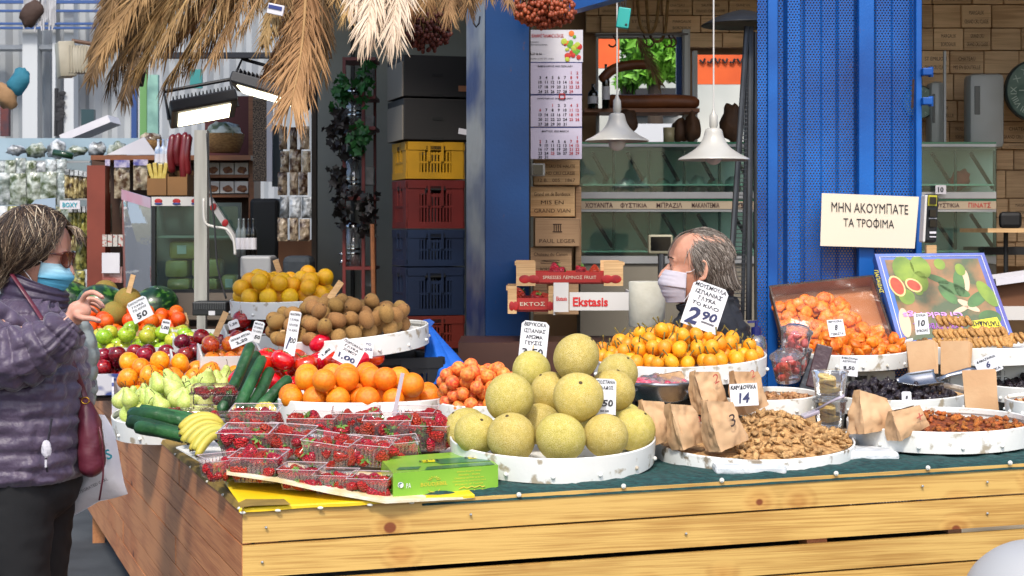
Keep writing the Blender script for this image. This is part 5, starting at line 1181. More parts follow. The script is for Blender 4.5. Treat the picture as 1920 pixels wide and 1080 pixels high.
# shirt hem and trousers
g=G(); vs=[]; n=40
for z,rx,ry in((w(0,888).z,.150,.19),(w(0,905).z,.150,.188),(w(0,926).z,.146,.180)):
    for k in range(n): t=2*PI*k/n; vs.append((w(22,900).x+rx*.93*math.cos(t)*(1),YW+ry*math.sin(t),z-.02*math.cos(t)*-1*(z<.9)))
g.add(vs,[(i*n+k,i*n+(k+1)%n,(i+1)*n+(k+1)%n,(i+1)*n+k) for i in range(2) for k in range(n)]); P('shirt',g,M('pink_knit','#7d4a5a',.9,'#8c5868',40,bump=.4,bscale=150),wo,smooth=True)
g=G(); 
for lp,dy in zip(legs,(-.085,.085)):
    g.tube([Vector(q) for q in cr(lp,6)],[q[0] for q in cr([(.118,),(.104,),(.075,),(.068,),(.055,)],6)],28)
g.ball(w(48,905),(.155,.185,.12),28,18)
q=remesh(g,.008,8)
for i,v in enumerate(q.v): q.v[i]=v+Vector((1,.3,0))*.006*noise.noise(Vector((v.x*18,v.y*18,v.z*30)))
P('trousers',q,M('black_cotton','#0d0d10',.85,bump=.1),wo,smooth=True)
for lp,dy in zip(legs,(-.085,.085)):
    f=Vector(lp[-1]); f.z=.0; g=G(); g.tube([f+Vector((-.07,0,.045)),f+Vector((0,0,.055)),f+Vector((.10,0,.042)),f+Vector((.19,0,.03))],[.036,.047,.042,.022],16,flat=.8); P('shoe',g,M('black_shoe','#121214',.4),wo,smooth=True)
# face mask
def mask(root,X4,mat,pleat=3,amp=.0016,loop='#e8e8ea',low=-.108,topx=.102):
    g=G()
    def f(u,v):
        a=(u-.5)*2; z=-.014+(low+.014)*v; prof=cr([(topx-.004,),(.121,),(.119,),(.106,),(.094,)],8); fx=prof[min(int(v*32),32)][0]
        wd=(.066,.068,.066,.058,.046)[min(int(v*4.99),4)]; wd=.067-.020*max(0,v-.45)**1.2*2.2
        x=fx-(fx-.036)*abs(a)**1.7; y=wd*math.sin(a*PI/2)*1.02; z+=-.012*(1-abs(a))*0+.006*abs(a)**2*(1 if v<.5 else -1)*-1
        x+=amp*math.copysign(1,math.sin(v*PI*2*pleat))*abs(math.sin(v*PI*2*pleat))**.4*(1-abs(a))**.3
        return X4@Vector((x,y,z))
    g.grid(f,32,40); o=P('face_mask',g,mat,root,smooth=True); o.modifiers.new('s','SOLIDIFY').thickness=.0012
    for s in(-1,1):
        g=G(); g.tube([X4@Vector(p) for p in cr([(.038,s*.068,-.018),(.018,s*.0785,-.012),(-.005,s*.083,.012),(-.022,s*.084,.002)],4)],.0013,5)
        g.tube([X4@Vector(p) for p in cr([(.040,s*.050,low+.008),(.015,s*.068,-.070),(-.010,s*.080,-.045),(-.022,s*.084,-.02)],4)],.0013,5); P('ear_loop',g,M('loop_white',loop,.6),o)
    return o
def mk(name,a,b,z0,z1):
    m=M(name,a,.8,bump=.1,bscale=120); n=m.node_tree.nodes; l=m.node_tree.links; tc=n.new('ShaderNodeTexCoord'); sp=n.new('ShaderNodeSeparateXYZ'); l.new(tc.outputs['Generated'],sp.inputs[0]); r=n.new('ShaderNodeValToRGB'); r.color_ramp.elements[0].position=.5;r.color_ramp.elements[1].position=.85; r.color_ramp.elements[0].color=C(a); r.color_ramp.elements[1].color=C(b); l.new(sp.outputs[2],r.inputs[0]); l.new(r.outputs[0],n['Principled BSDF'].inputs['Base Color']); return m
mask(wo,HW,mk('mask_blue','#4f9fc0','#a9cfdc',0,1))
# sunglasses
gl=G(); fr_=G()
for s in(-1,1):
    pl=[(.014*.9,.020),(.040,.022),(.060,.018),(.062,-.002),(.052,-.018),(.030,-.024),(.014,-.014),(.010,.004)]
    q=[tuple(v) for v in cr(pl+[pl[0]],4)][:-1]
    pt=lambda y,z:Vector((.110-.020*(y/.06)**2+.12*z*0,s*y,z+.002))
    cen=pt(.036,0); st=len(gl.v); gl.add([pt(y,z) for y,z in q]+[pt(.036,0)+Vector((.002,0,0))],[(i,(i+1)%len(q),len(q)) for i in range(len(q))])
    fr_.tube([pt(y,z) for y,z in q]+[pt(*q[0])],.0022,6)
    fr_.tube([Vector((.092,s*.062,.014)),Vector((.06,s*.0755,.012)),Vector((.0,s*.082,.010)),Vector((-.02,s*.083,-.004))],[.0032,.0026,.0022,.002],6)
fr_.tube([(.111,-.012,.010),(.113,0,.013),(.111,.012,.010)],.002,6)
gl.xf(HW); fr_.xf(HW)
sg=P('sunglasses',fr_,M('tortoise','#2a1210',.2,'#5a2414',40,coat=.5),wo,smooth=True); P('lens',gl,M('brown_lens','#4a1a10',.06,alpha=.82,coat=.6),sg)
# hair
locks=[]; rg=random.Random(4); shc=(-.012,0,.018); shr=(.112,.098,.112)
for k in range(4200):
    s=rg.choice((-1,1)) ; u=rg.random()
    sx=.072-.14*rg.random()**.8; st=Vector((sx,s*(.006+.045*rg.random()),.118-2.6*(sx-0.0)**2)); 
    # ends fan from the temple round to the nape
    a=rg.random(); ex=.052-.225*a+rg.uniform(-.012,.012); ez=cr([(.035,),(.012,),(-.006,),(-.03,),(-.105,),(-.125,),(-.135,),(-.125,),(-.10,)],4)[int(a*31.9)][0]+rg.uniform(-.02,.012); ey=s*(.092*(1-.55*a**2)*rg.uniform(.6,1.1)) if a<.95 else s*.02
    en=Vector((ex,ey,ez)); pts=[]; ph=rg.uniform(0,6.28); kk=rg.uniform(.98,1.10)
    for j in range(7):
        t=j/6; p=st.lerp(en,t**1.0); 
        p=onshell(p,shc,shr,kk+.06*math.sin(t*3)); 
        if t>.45: p=p+Vector((-.018*(t-.45)*a,0,0))
        p+=Vector((.007*math.sin(ph+t*7),.006*math.sin(ph*2+t*6),.006*math.sin(ph*3+t*8)))*t; pts.append(p)
    locks.append(pts)
for k in range(60):   # flyaways at the forehead
    s=rg.uniform(-1,1); y=.06*s; pts=[Vector((.075+.012*rg.random(),y*.6,.098)),Vector((.108,y,.085+rg.uniform(-.01,.01))),Vector((.122+rg.uniform(-.01,.012),y*1.1,.062+rg.uniform(-.02,.01)))]; locks.append(pts)
def wbase(g):
    g.t=.12; g.ball((-.018,0,.024),(.108,.092,.104),24,18,fn=lambda v:Vector((v.x if v.x<.62 else .62+(v.x-.62)*.3,v.y,v.z))); g.ball((-.075,0,-.05),(.06,.07,.075),18,12)
hm=hairmat('streaked_hair',[(0,'#211813'),(.45,'#3f3026'),(.75,'#6a5542'),(.92,'#98836a'),(1,'#c3b49c')])
hair_obj(wo,HW,locks,hm,base=wbase,w0=.0015,seed=2)
# burgundy shoulder bag
hb_=T('handbag',w(172,890,-.02),'burgundy leather shoulder bag hanging at the front of the purple jacket','handbag')
lea=M('burgundy_leather','#4a1622',.42,'#5c2030',8,bump=.25,bscale=45,coat=.15)
g=G(); cen=w(172,820,-.05)
prof=[(155,745,.012,.012),(163,762,.020,.03),(168,790,.030,.045),(170,825,.036,.05),(172,860,.038,.05),(172,882,.032,.045),(172,893,.012,.02)]
vs=[];n=28; Q=cr(prof,5)
for x,y,rx,ry in Q:
    c=w(x,y,-.05)
    for k in range(n): t=2*PI*k/n; o=.004*noise.noise(Vector((t*2,y*.05,0))); vs.append((c.x+(rx+o)*math.cos(t),c.y+(ry+o)*math.sin(t),c.z))
g.add(vs,[(i*n+k,i*n+(k+1)%n,(i+1)*n+(k+1)%n,(i+1)*n+k) for i in range(len(Q)-1) for k in range(n)]+[tuple(range(n)),tuple((len(Q)-1)*n+k for k in range(n))[::-1]]); P('bag_body',g,lea,hb_,smooth=True)
g=G(); g.tube(cr([tuple(w(130,665,-.09)),tuple(w(144,700,-.08)),tuple(w(155,728,-.06)),tuple(w(160,748,-.06))],5),.008,8,flat=.3); g.tube([w(186,800,-.08),w(192,830,-.08),w(194,870,-.07),w(193,895,-.06),w(186,938,-.055)],.0028,6); P('strap',g,lea,hb_,smooth=True)
g=G(); g.tube(cr([tuple(w(22,514,-.085)),tuple(w(40,540,-.115)),tuple(w(62,572,-.135)),tuple(w(80,600,-.17))],5),.007,8,flat=.35); P('neck_strap',g,lea,hb_,smooth=True)
g=G(); c=w(160,751,-.075); g.tube([c+Vector((.011*math.cos(a),0,.009*math.sin(a))) for a in [j*PI/8 for j in range(17)]],.0018,6); P('ring',g,M('gold','#c99a3a',.25,metal=1),hb_,smooth=True)
# white carrier bag
cb=T('carrier_bag',w(180,975,.12),'white plastic carrier bag with small black lettering hanging behind the burgundy bag','carrier bag')
poly=[(168,775),(196,778),(210,800),(219,830),(226,870),(233,905),(240,926),(214,934),(186,940),(155,958),(116,978),(126,945),(138,905),(146,860),(152,820),(158,790)]
pm=M('white_plastic_bag','#c9c8cc',.5,'#bab9c0',7,bump=.5,bscale=22,coat=.1); g=G(); c=(180,880)
for sgn in(-1,1):
    st=len(g.v); rings=8; vs=[]; 
    for j in range(rings+1):
        q=j/rings
        for (x,y) in poly:
            X_=c[0]+(x-c[0])*q; Y_=c[1]+(y-c[1])*q; p=w(X_,Y_,.10+sgn*.035*(1-q**2.2)); p.y+=.006*noise.noise(Vector((X_*.09,Y_*.06,sgn))) ; vs.append(p)
    n=len(poly); g.add(vs,[(i*n+k,i*n+(k+1)%n,(i+1)*n+(k+1)%n,(i+1)*n+k) for i in range(rings) for k in range(n)])
P('bag_body',g,pm,cb,smooth=True)
def bp(px,py): return w(px,py,.055)
bx=(bp(205,896)-bp(145,925)).normalized(); by=Vector((-bx.z,0,bx.x))
g=G(); g.text('INTEGRATED CARL',bp(172,912),bx,by,.0085,w=.102); P('lettering',g,M('ink_black','#111111',.6),cb)
g=G(); g.text('VI',bp(150,886),bx,by,.032,bold=.02); g.text('S',bp(203,852),bx,by,.03,bold=.02); P('logo_lettering',g,M('teal_print','#2a96a6',.5),cb)
# ---------- man
YM=5.72
def mn(px,py,dy=0):
    return at(px,py,YM+dy)
ma=T('person',Vector((mn(1325,600).x,YM,0)),'grey haired man in white face mask and black jacket behind the loquats','person')
HM=Matrix.Translation(mn(1309,500))@Matrix.Rotation(R(180-5),4,'Z')@Matrix.Rotation(R(-3),4,'Y')@Matrix.Scale(1.12,4)
g=G(); head_geo(g,HM,True); neck_geo(g,HM,mn(1338,620),.062)
tor=[(mn(1330,900).x,YM,.70,.14,.19,1),(mn(1330,760).x,YM,1.0,.13,.18,1),(mn(1325,680).x,YM,1.15,.13,.19,1),(mn(1335,620).x,YM,1.27,.10,.17,1),(mn(1340,600).x,YM,1.31,.05,.07,1)]
Q=cr(tor,4); n=24; vs=[]
for x,y,z,rx,ry,e in Q:
    for k in range(n): t=2*PI*k/n; vs.append((x+rx*math.cos(t),y+ry*math.sin(t),z))
g.add(vs,[(i*n+k,i*n+(k+1)%n,(i+1)*n+(k+1)%n,(i+1)*n+k) for i in range(len(Q)-1) for k in range(n)]+[tuple(range(n))[::-1],tuple((len(Q)-1)*n+k for k in range(n))])
for s in(-1,1):
    xb=mn(1330,800).x; g.tube([(xb,YM+s*.10,.75),(xb-.03,YM+s*.10,.42),(xb,YM+s*.10,.08)],[.09,.065,.045],14); g.tube([(xb+.03,YM+s*.10,.05),(xb-.16,YM+s*.10,.035)],[.045,.03],10)
    g.tube([(xb,YM+s*.2,1.24),(xb+.04,YM+s*.26,1.02),(xb-.06,YM+s*.24,.83)],[.05,.042,.03],12); g.ball((xb-.08,YM+s*.235,.78),(.03,.02,.045),10,8)
    for k in range(4): g.tube([(xb-.065-.013*k,YM+s*.235,.76),(xb-.07-.013*k,YM+s*.235,.71),(xb-.065-.013*k,YM+s*.228,.685)],[.009,.008,.007],8)
    g.tube([(xb-.055,YM+s*.22,.79),(xb-.04,YM+s*.205,.745)],[.010,.008],8)
P('body',remesh(g,.0045,4),skinmat('man_skin','#b37a60','#cc9a82'),ma,smooth=True)
for s in(-1,1):
    g=G(); g.ball((.0770,s*.031,-.0005),(.0098,.0095,.0062),12,8); g.xf(HM); ey=P('eye',g,M('eye_white','#a89a94',.2),ma,smooth=True)
    g=G(); g.ball((.0855,s*.033,-.0005),(.0022,.004,.004),10,8); g.xf(HM); P('iris',g,M('iris_dark','#1c120e',.1),ey,smooth=True)
    g=G()
    for k in range(40):
        u=k/40; x0=Vector((.0935-.016*u**2,s*(.010+.042*u),.021+.004*math.sin(u*3))); g.tube([x0,x0+Vector((.004,s*.006,-.001+.005*random.random()))],[.0011,.0003],4)
    g.xf(HM); P('eyebrow',g,M('brow','#3a3028',.7),ma)
mask(ma,HM,M('mask_white','#c3bdc6',.8,'#b5afb8',9,bump=.1,bscale=90),3,.0014,low=-.118,topx=.108)
def snap(p,c,rad,k):
    d=p-Vector(c); q=math.sqrt((d.x/rad[0])**2+(d.y/rad[1])**2+(d.z/rad[2])**2); return Vector(c)+d*(k/max(q,1e-6))
locks=[]; rg=random.Random(9); 
for k in range(3600):
    s=rg.choice((-1,1)); a=rg.random()
    th=rg.uniform(0,PI*.55) # over the crown to the sides
    x=.045-.15*rg.random(); st=onshell(Vector((x,s*.08*math.sin(th),.02+.1*math.cos(th))),(-.012,0,.012),(.108,.083,.110),1.0)
    j_=rg.gauss(0,.007)
    if st.x>.042+j_ and abs(st.y)>.02: continue
    if st.x>.018+j_ and st.z<.050+j_: continue
    if st.x>-.025+j_ and st.z<-.003+j_: continue
    L=rg.uniform(.05,.085); dr=Vector((-.75+rg.gauss(0,.28),s*.12+rg.gauss(0,.15),-.25-.9*(1-max(st.z,0)/.12)+rg.gauss(0,.25))).normalized(); pts=[]; ph=rg.uniform(0,6)
    for j in range(5):
        t=j/4; p=st+dr*L*t+Vector((0,0,-.02*t*t)); p=snap(p,(-.012,0,.012),(.108,.084,.108),1.0+.015*t+.022*rg.random()); p+=Vector((0,.004*math.sin(ph+t*5),.004*math.sin(ph*2+t*5)))*t; pts.append(p)
    locks.append(pts)
for k in range(600):  # long hair at the nape and behind the ear, fringe swept over the forehead
    s=rg.choice((-1,1)); x=-.04-.07*rg.random(); y=s*.076*(1-((x+.03)/.09)**2*.8)*rg.uniform(.85,1.0); q_=rg.uniform(-.012,.012)
    locks.append([Vector((x,y,.03)),Vector((x-.006+q_*.5,y*1.03,-.015)),Vector((x-.012+q_,y*1.03,-.045)),Vector((x-.018+q_*1.6,y*1.0,-.056-.018*rg.random()))])
for k in range(50):
    s=rg.choice((-1,1)); y=s*rg.uniform(.0,.06); locks.append([Vector((.02,y*.7,.118)),Vector((.062,y,.100)),Vector((.085,y*1.1,.072-.01*rg.random())),Vector((.097,y*1.15,.045-.02*rg.random()))])
for k in range(60): # sideburn
    s=rg.choice((-1,1)); x=rg.uniform(-.005,.028); z=rg.uniform(.0,.05); p=Vector((x,s*.0765,z)); locks.append([p,p+Vector((-.008,s*.004,-.015)),p+Vector((-.016,s*.004,-.032))])
def mbase(g):
    g.t=.3; g.ball((-.024,0,.016),(.090,.0805,.101),22,16)
hair_obj(ma,HM,locks,hairmat('grey_hair',[(0,'#332a24'),(.4,'#5a4e45'),(.75,'#7d7268'),(1,'#aca399')]),base=mbase,w0=.0014,seed=5)
blk=M('black_jacket','#101218',.75,'#191b22',5,bump=.3,bscale=60)
tj=[(mn(1322,800).x,YM,.90,.17,.25,.9),(mn(1322,700).x,YM,1.09,.165,.25,.9),(mn(1325,650).x,YM,1.185,.155,.245,.9),(mn(1328,615).x,YM,1.25,.135,.225,.95),(mn(1332,590).x,YM,1.297,.105,.16,1),(mn(1335,572).x,YM,1.332,.088,.10,1),(mn(1334,556).x,YM,1.362,.084,.088,1)]
jo=quilt(tj,0,1,blk,ma,'jacket',.3,amp=.003,seed=7,n=64,wr=.010)
g=G(); vs=[]; Q=cr([(mn(1330,600).x,YM,1.28,.105,.11,1),(mn(1328,580).x,YM,1.318,.10,.10,1),(mn(1322,566).x,YM,1.345,.10,.095,1),(mn(1325,556).x,YM,1.362,.108,.10,1)],6); n=40
for x,y,z,rx,ry,e in Q:
    for k in range(n): t=2*PI*k/n; o=.006*noise.noise(Vector((math.cos(t)*2,math.sin(t)*2,z*30))); vs.append((x+(rx+o)*math.cos(t),y+(ry+o)*math.sin(t),z+.03*math.cos(t)*((z-1.28)/.08)))
g.add(vs,[(i*n+k,i*n+(k+1)%n,(i+1)*n+(k+1)%n,(i+1)*n+k) for i in range(len(Q)-1) for k in range(n)]); co=P('collar',g,blk,jo,smooth=True); co.modifiers.new('s','SOLIDIFY').thickness=.008
for s in(-1,1):
    xb=mn(1330,800).x; g=G(); puff(g,[(xb,YM+s*.17,1.265,.075),(xb+.03,YM+s*.24,1.15,.078),(xb+.045,YM+s*.27,1.02,.066),(xb-.02,YM+s*.26,.90,.055),(xb-.055,YM+s*.24,.84,.042)],.4,.004,s,32,.008,10); P('sleeve',g,blk,jo,smooth=True)
g=G(); xb=mn(1330,800).x
for s in(-1,1): g.tube(cr([(xb,YM+s*.10,.86),(xb-.03,YM+s*.10,.45),(xb,YM+s*.10,.07)],6),[q[0] for q in cr([(.12,),(.085,),(.065,)],6)],20)
g.ball((xb,YM,.86),(.15,.2,.12),20,12); P('trousers',remesh(g,.01,4),M('dark_jeans','#1a1f2c',.9,bump=.1),ma,smooth=True)
for s in(-1,1): g=G(); g.tube([(xb+.06,YM+s*.10,.045),(xb-.05,YM+s*.10,.055),(xb-.17,YM+s*.10,.035)],[.04,.048,.026],14,flat=.8); P('shoe',g,M('black_shoe','#121214',.4),ma,smooth=True)
# ================= background things
def slab(px0,px1,py0,py1,Y,d,g=None,bev=0):
    g=g or G(); a=at(px0,py1,Y); b=at(px1,py0,Y); g.box(((a.x+b.x)/2,Y+d/2,(a.z+b.z)/2),(b.x-a.x,d,b.z-a.z),None,bev); return g
def single(name,g,m,label,cat,group=None,**k): return P(name,g,m,label=label,cat=cat,group=group,**k)
ink=M('ink_black','#111111',.6); inkb=M('ink_brown','#3d2716',.8); redink=M('red_print','#a8201e',.6); paper=M('paper_white','#cfccce',.75,'#c2bfc6',5)
# ---------- calendar
YC=7.2; cal=T('wall_calendar',at(1041,297,YC),'white three month wall calendar for February, January and March hanging right of the blue post','calendar')
def strip(px0,px1,py0,py1,Y,m,parent,name): return P(name,slab(px0,px1,py0,py1,Y,.004),m,parent)
strip(990,1093,56,116,YC,paper,cal,'header')
g=G(); g.text('ΙΩΑΝΝΗΣ ΠΑΛΑΜΑΣ & ΣΙΑ Ε.Ε.',at(1027,67,YC-.002),h=.016,w=mm(60,YC),bold=.02); P('red_lettering',g,redink,cal)
g=G(); g.text('ΕΜΠΟΡΙΟ',at(994,79,YC-.002),h=.007,w=mm(16,YC),align='L'); g.text('ΦΡΟΥΤΩΝ ΛΑΧΑΝΙΚΩΝ',at(994,84,YC-.002),h=.007,w=mm(32,YC),align='L'); g.text('Β.59 & 56',at(994,101,YC-.002),h=.010,w=mm(22,YC),align='L',bold=.02); g.text('ΚΕΝΤΡΙΚΗ ΑΓΟΡΑ - ΤΗΛ. 210 48 31',at(994,110,YC-.002),h=.006,w=mm(44,YC),align='L'); P('lettering',g,ink,cal)
rg=random.Random(3)
for i,(c_,nm) in enumerate((('#d9701a','orange_print'),('#5f9c2a','leaf_print'),('#b82a20','tomato_print'),('#a9b83a','lime_print'))):
    g=G()
    for k in range(7):
        px=1062+rg.uniform(-6,28)*(.6+.4*rg.random()); py=60+rg.uniform(2,52); r=rg.uniform(.006,.014)
        g.lathe([(.0003,.0015),(r,.0006)],12,at(min(px,1088),py,YC-.002-.0004*i),R3=Matrix.Rotation(R(90),3,'X'))
    P('printed_fruit',g,M(nm,c_,.5),cal)
W1=[(0,0,0,0,0,1,2),(3,4,5,6,7,8,9),(10,11,12,13,14,15,16),(17,18,19,20,21,22,23),(24,25,26,27,28,29,0)]
W2=[(0,0,1,2,3,4,5),(6,7,8,9,10,11,12),(13,14,15,16,17,18,19),(20,21,22,23,24,25,26),(27,28,29,30,31,0,0)]
W3=[(0,0,0,0,0,0,1),(2,3,4,5,6,7,8),(9,10,11,12,13,14,15),(16,17,18,19,20,21,22),(23,24,25,26,27,28,29),(30,31,0,0,0,0,0)]
for (py0,py1,ti,wk) in ((118,176,'ΦΕΒΡΟΥΑΡΙΟΣ 2020 FEBRUARY',W1),(179,237,'ΙΑΝΟΥΑΡΙΟΣ 2020 JANUARY',W2),(240,298,'ΜΑΡΤΙΟΣ 2020 MARCH',W3)):
    sh_=P('month_sheet',slab(992,1091,py0,py1,YC,.004),M('calendar_sheet','#b9b2c4',.75),cal)
    bd=G(); slab(991,1092,py0-2,py0-.5,YC-.001,.005,bd); slab(990.5,992,py0-1,py1,YC-.001,.005,bd); P('blue_edge',bd,M('navy_edge','#1d2f70',.5),sh_)
    gb_=G(); gr_=G(); gb_.text(ti,at(1041,py0+6,YC-.002),h=.009,w=mm(66 if len(ti)>20 else 50,YC),bold=.015)
    rh_=(py1-py0-14)/len(wk)
    for r_,wk_ in enumerate(wk):
        for c_,n_ in enumerate(wk_):
            if n_: (gr_ if c_>4 or (wk is W2 and n_ in(1,6)) or (wk is W3 and n_ in (2,25)) else gb_).text(str(n_),at(1013+c_*11.6,py0+15+rh_*(r_+.4),YC-.002),h=mm(5.6,YC),bold=.02)
    P('black_numerals',gb_,ink,sh_); P('red_numerals',gr_,redink,sh_)
g=G(); 
for a,b,c_,d in ((1048,1060,175,177),(1048,1060,184,186),(1048,1050,175,186),(1058,1060,175,186)): slab(a,b,c_,d,YC-.006,.003,g)
P('red_marker',g,redink,cal)
single('door_frame',slab(982,989,0,640,7.3,.06),M('cream_trim','#9a978c',.6),'narrow cream door frame strip beside the calendar','frame')
# ---------- wine boxes
def winebox(px0,px1,py0,py1,Y,label,lines=(),th=.16,group=None,mark=0,m=None):
    root=T('wine_box',at((px0+px1)/2,py1,Y),label,'wooden box',group); P('box_body',slab(px0,px1,py0,py1,Y,th,bev=.003),m or w_box,root)
    if lines:
        g=G(); n=len(lines)
        for i,s in enumerate(lines): g.text(s,at((px0+px1)/2,py0+(py1-py0)*(i+.9)/(n+.6),Y-.0015),h=mm((py1-py0)*.52/(n+1),Y),w=mm((px1-px0)*(.8 if len(s)>9 else .5),Y))
        if mark:
            cx=(px0+px1)/2; yy=py0+(py1-py0)*.35; 
            for k in range(4): g.box(at(cx-6+k*4,yy,Y-.0015),(mm(2,Y),.001,mm(12,Y)))
            g.box(at(cx,yy-7,Y-.0015),(mm(16,Y),.001,mm(2,Y))); g.box(at(cx,yy+7,Y-.0015),(mm(18,Y),.001,mm(2,Y)))
        P('burnt_lettering',g,inkb,root)
    return root
winebox(1000,1087,300,347,7.32,'pale wine box just below the calendar, branded 1867',('CHATEAU DE HAUTE','GRAND CRU CLASSE','12 B.   005   1867'),m=w_crate)
winebox(993,1078,350,406,7.35,'wine box second below the calendar, branded GRAND VIAN',('Grand vin de Bordeaux','MIS EN','GRAND VIAN'),m=w_crate)
winebox(1003,1087,409,462,7.32,'wine box third below the calendar, branded PAUL LEGER',('',' ','PAUL LEGER'),mark=1)
winebox(993,1072,464,515,7.35,'wine box fourth below the calendar',('Chateau du Canon','S','BORDEAUX'))
winebox(1000,1085,518,590,7.34,'lowest wine box of the column behind the strawberry crates')
winebox(1079,1090,350,520,7.4,'narrow upright wine box side edge beside the column',th=.2)
g=G(); slab(996,1022,306,330,7.22,.04,g,.006); o=T('switch_box',at(1009,330,7.22),'small grey switch box on the branded wine box below the calendar','switch box'); P('housing',g,M('switch_grey','#9a9a94',.5),o); P('black_face',slab(1000,1018,309,327,7.213,.006),M('screen_black','#08090c',.1),o)
# back wall cladding: each board front is a box of its own
rg=random.Random(21); names=('GRAND CRU','CHATEAU','MARGAUX','ST EMILION','MEDOC','SAUTERNES','PAUILLAC','GRAND VIN')
def clad(x0,x1,y0,y1,Y,cw,ch,where,avoid=()):
    y=y0; r_=0; k=0
    while y<y1-8:
        h=ch*rg.uniform(.8,1.2); x=x0-rg.uniform(0,cw*.5); c_=0
        while x<x1-6:
            wd=cw*rg.uniform(.7,1.25); a,b=max(x,x0),min(x+wd,x1)
            if b-a>10 and not any(a<q[1]-2 and b>q[0]+2 and y<q[3]-2 and y+h>q[2]+2 for q in avoid):
                winebox(a+.8,b-.8,y+.8,min(y+h,y1)-.8,Y-rg.uniform(.0,.05),f'old wine box {where}, {ordw(c_)} from left, {ordw(r_)} row down',(rg.choice(names),rg.choice(('GRAND CRU CLASSE','MIS EN BOUTEILLE','BORDEAUX'))) if b-a>40 and rg.random()<.7 else (),.06,'old wine boxes '+where,m=w_clad); c_+=1
            x+=wd
        y+=h; r_+=1
clad(1098,1420,-30,272,9.5,68,34,'above the glass cabinets',avoid=((1120,1282,70,272),(1308,1398,100,272)))
clad(1728,1960,-30,280,9.3,62,42,'on the right back wall')
clad(1868,1960,280,500,9.3,50,45,'beside the right cabinet')
# ---------- windows and what is outside
whm=M('frame_white','#a9aaa6',.5); g=G(); slab(1280,1294,55,275,9.4,.05,g); slab(1300,1308,95,275,9.42,.05,g); slab(1396,1402,95,275,9.42,.05,g); slab(1118,1122,66,270,9.45,.04,g); slab(1118,1284,62,69,9.45,.04,g); single('window_frame',g,whm,'white metal window frame with perforated rails in the back wall','window frame')
P_blue=G(); slab(1268,1280,62,205,9.46,.03,P_blue); single('blue_bar',P_blue,blue,'blue bar at the right edge of the left rear window','bar')
org=M('orange_awning','#d2571a',.7,'#c04a12',3)
aw=T('orange_awning',at(1139,120,13.5),'orange awning seen through the left rear window','awning'); P('fabric',slab(1105,1161,60,128,13.5,.03),org,aw)
aw=T('orange_awning',at(1350,158,13.0),'orange awning with black lettering seen through the right rear window','awning'); P('fabric',slab(1300,1420,96,158,13,.03),org,aw)
g=G(); 
for k in range(7): g.tube([at(1312+k*14,112+4*math.sin(k*2),12.98),at(1318+k*14,118,12.98),at(1322+k*14,110,12.98)],.01,5)
P('lettering',g,ink,aw)
single('white_building',slab(1050,1560,40,480,17,.5),M('pale_render','#c3c3bb',.8,'#a5a8a2',1),'pale building across the street behind the rear windows','building')
g=G(); slab(1165,1275,165,215,16.5,.4,g); single('shop_front',g,M('dark_shop','#1c1c20',.5),'dark shop front across the street in the left rear window','shop front')
single('parked_van',slab(1190,1262,232,268,12,1.5,bev=.15),M('van_white','#c9ccd0',.3,coat=.5),'white parked van low in the left rear window','van')
def crown(name,c,rad,n,m,label,seed,leaf=.06):
    root=T(name,Vector((c[0],c[1],0)),label,'tree'); rg=random.Random(seed); g=G()
    for k in range(n):
        d=Vector((rg.gauss(0,1),rg.gauss(0,1),rg.gauss(0,1))).normalized(); cl=noise.noise(d*2.2+Vector((seed,0,0)))
        p=Vector(c)+Vector((d.x*rad[0],d.y*rad[1],d.z*rad[2]))*(rg.random()**.4)*(1+.5*cl); a=Euler(rr(rg)).to_matrix(); q=leaf*rg.uniform(.6,1.4)
        g.add([p+a@Vector(v)*q for v in ((-1,0,0),(0,-.45,.1),(1,0,0),(0,.45,.1))],[(0,1,2,3)])
    P('foliage',g,m,root); g=G(); g.tube([(c[0],c[1],0),(c[0]+.05,c[1],c[2]*.5),(c[0],c[1],c[2])],[.14,.11,.05],10)
    for k in range(5): g.tube([(c[0],c[1],c[2]-.3),(c[0]+rad[0]*.6*math.cos(k*1.3),c[1]+rad[1]*.6*math.sin(k*1.3),c[2]+rad[2]*.4*math.sin(k*2))],[.05,.015],6)
    P('trunk',g,M('bark','#3d3126',.9),root)
leafm=M('bright_leaves','#4f8a20',.6,'#86c23a',2,bump=0); leafm.node_tree.nodes['Principled BSDF'].inputs['Subsurface Weight'].default_value=0
crown('street_tree',at(1225,95,15),(.28,.3,.30),2200,leafm,'bright green street tree seen through the left rear window',1)
crown('street_tree',at(1178,150,15.5),(.12,.2,.10),500,leafm,'small green tree low in the left rear window',2,.05)
# shelf with meats
shf=T('wall_shelf',at(1200,212,9.25),'brown wooden shelf across the rear window carrying the big sausages','shelf'); P('board',slab(1096,1312,203,210,9.15,.3),w_shelf,shf)
g=G(); slab(1120,1124,210,262,9.3,.03,g); P('bracket',g,whm,shf); g=G(); slab(1284,1290,60,270,9.34,.03,g); P('rail',g,M('rail_white','#b9bab6',.5),shf)
sau=M('sausage_skin','#5e3016',.5,'#8a4d24',6,bump=.3,bscale=30)
g=G(); g.tube(cr([tuple(at(1140,190,9.2)),tuple(at(1180,191,9.18)),tuple(at(1250,190,9.18)),tuple(at(1310,193,9.2))],5),[.028]+[.04]*13+[.036,.02],14); single('big_sausage',g,sau,'long thick brown sausage lying on the rear shelf','sausage',smooth=True)
g=G(); g.tube(cr([tuple(at(1126,152,9.1)),tuple(at(1150,130,9.1)),tuple(at(1185,122,9.1)),tuple(at(1219,121,9.1))],5),[.016]+[.028]*13+[.026,.012],12); single('bent_sausage',g,sau,'bent reddish brown sausage lying above the long one','sausage',smooth=True)
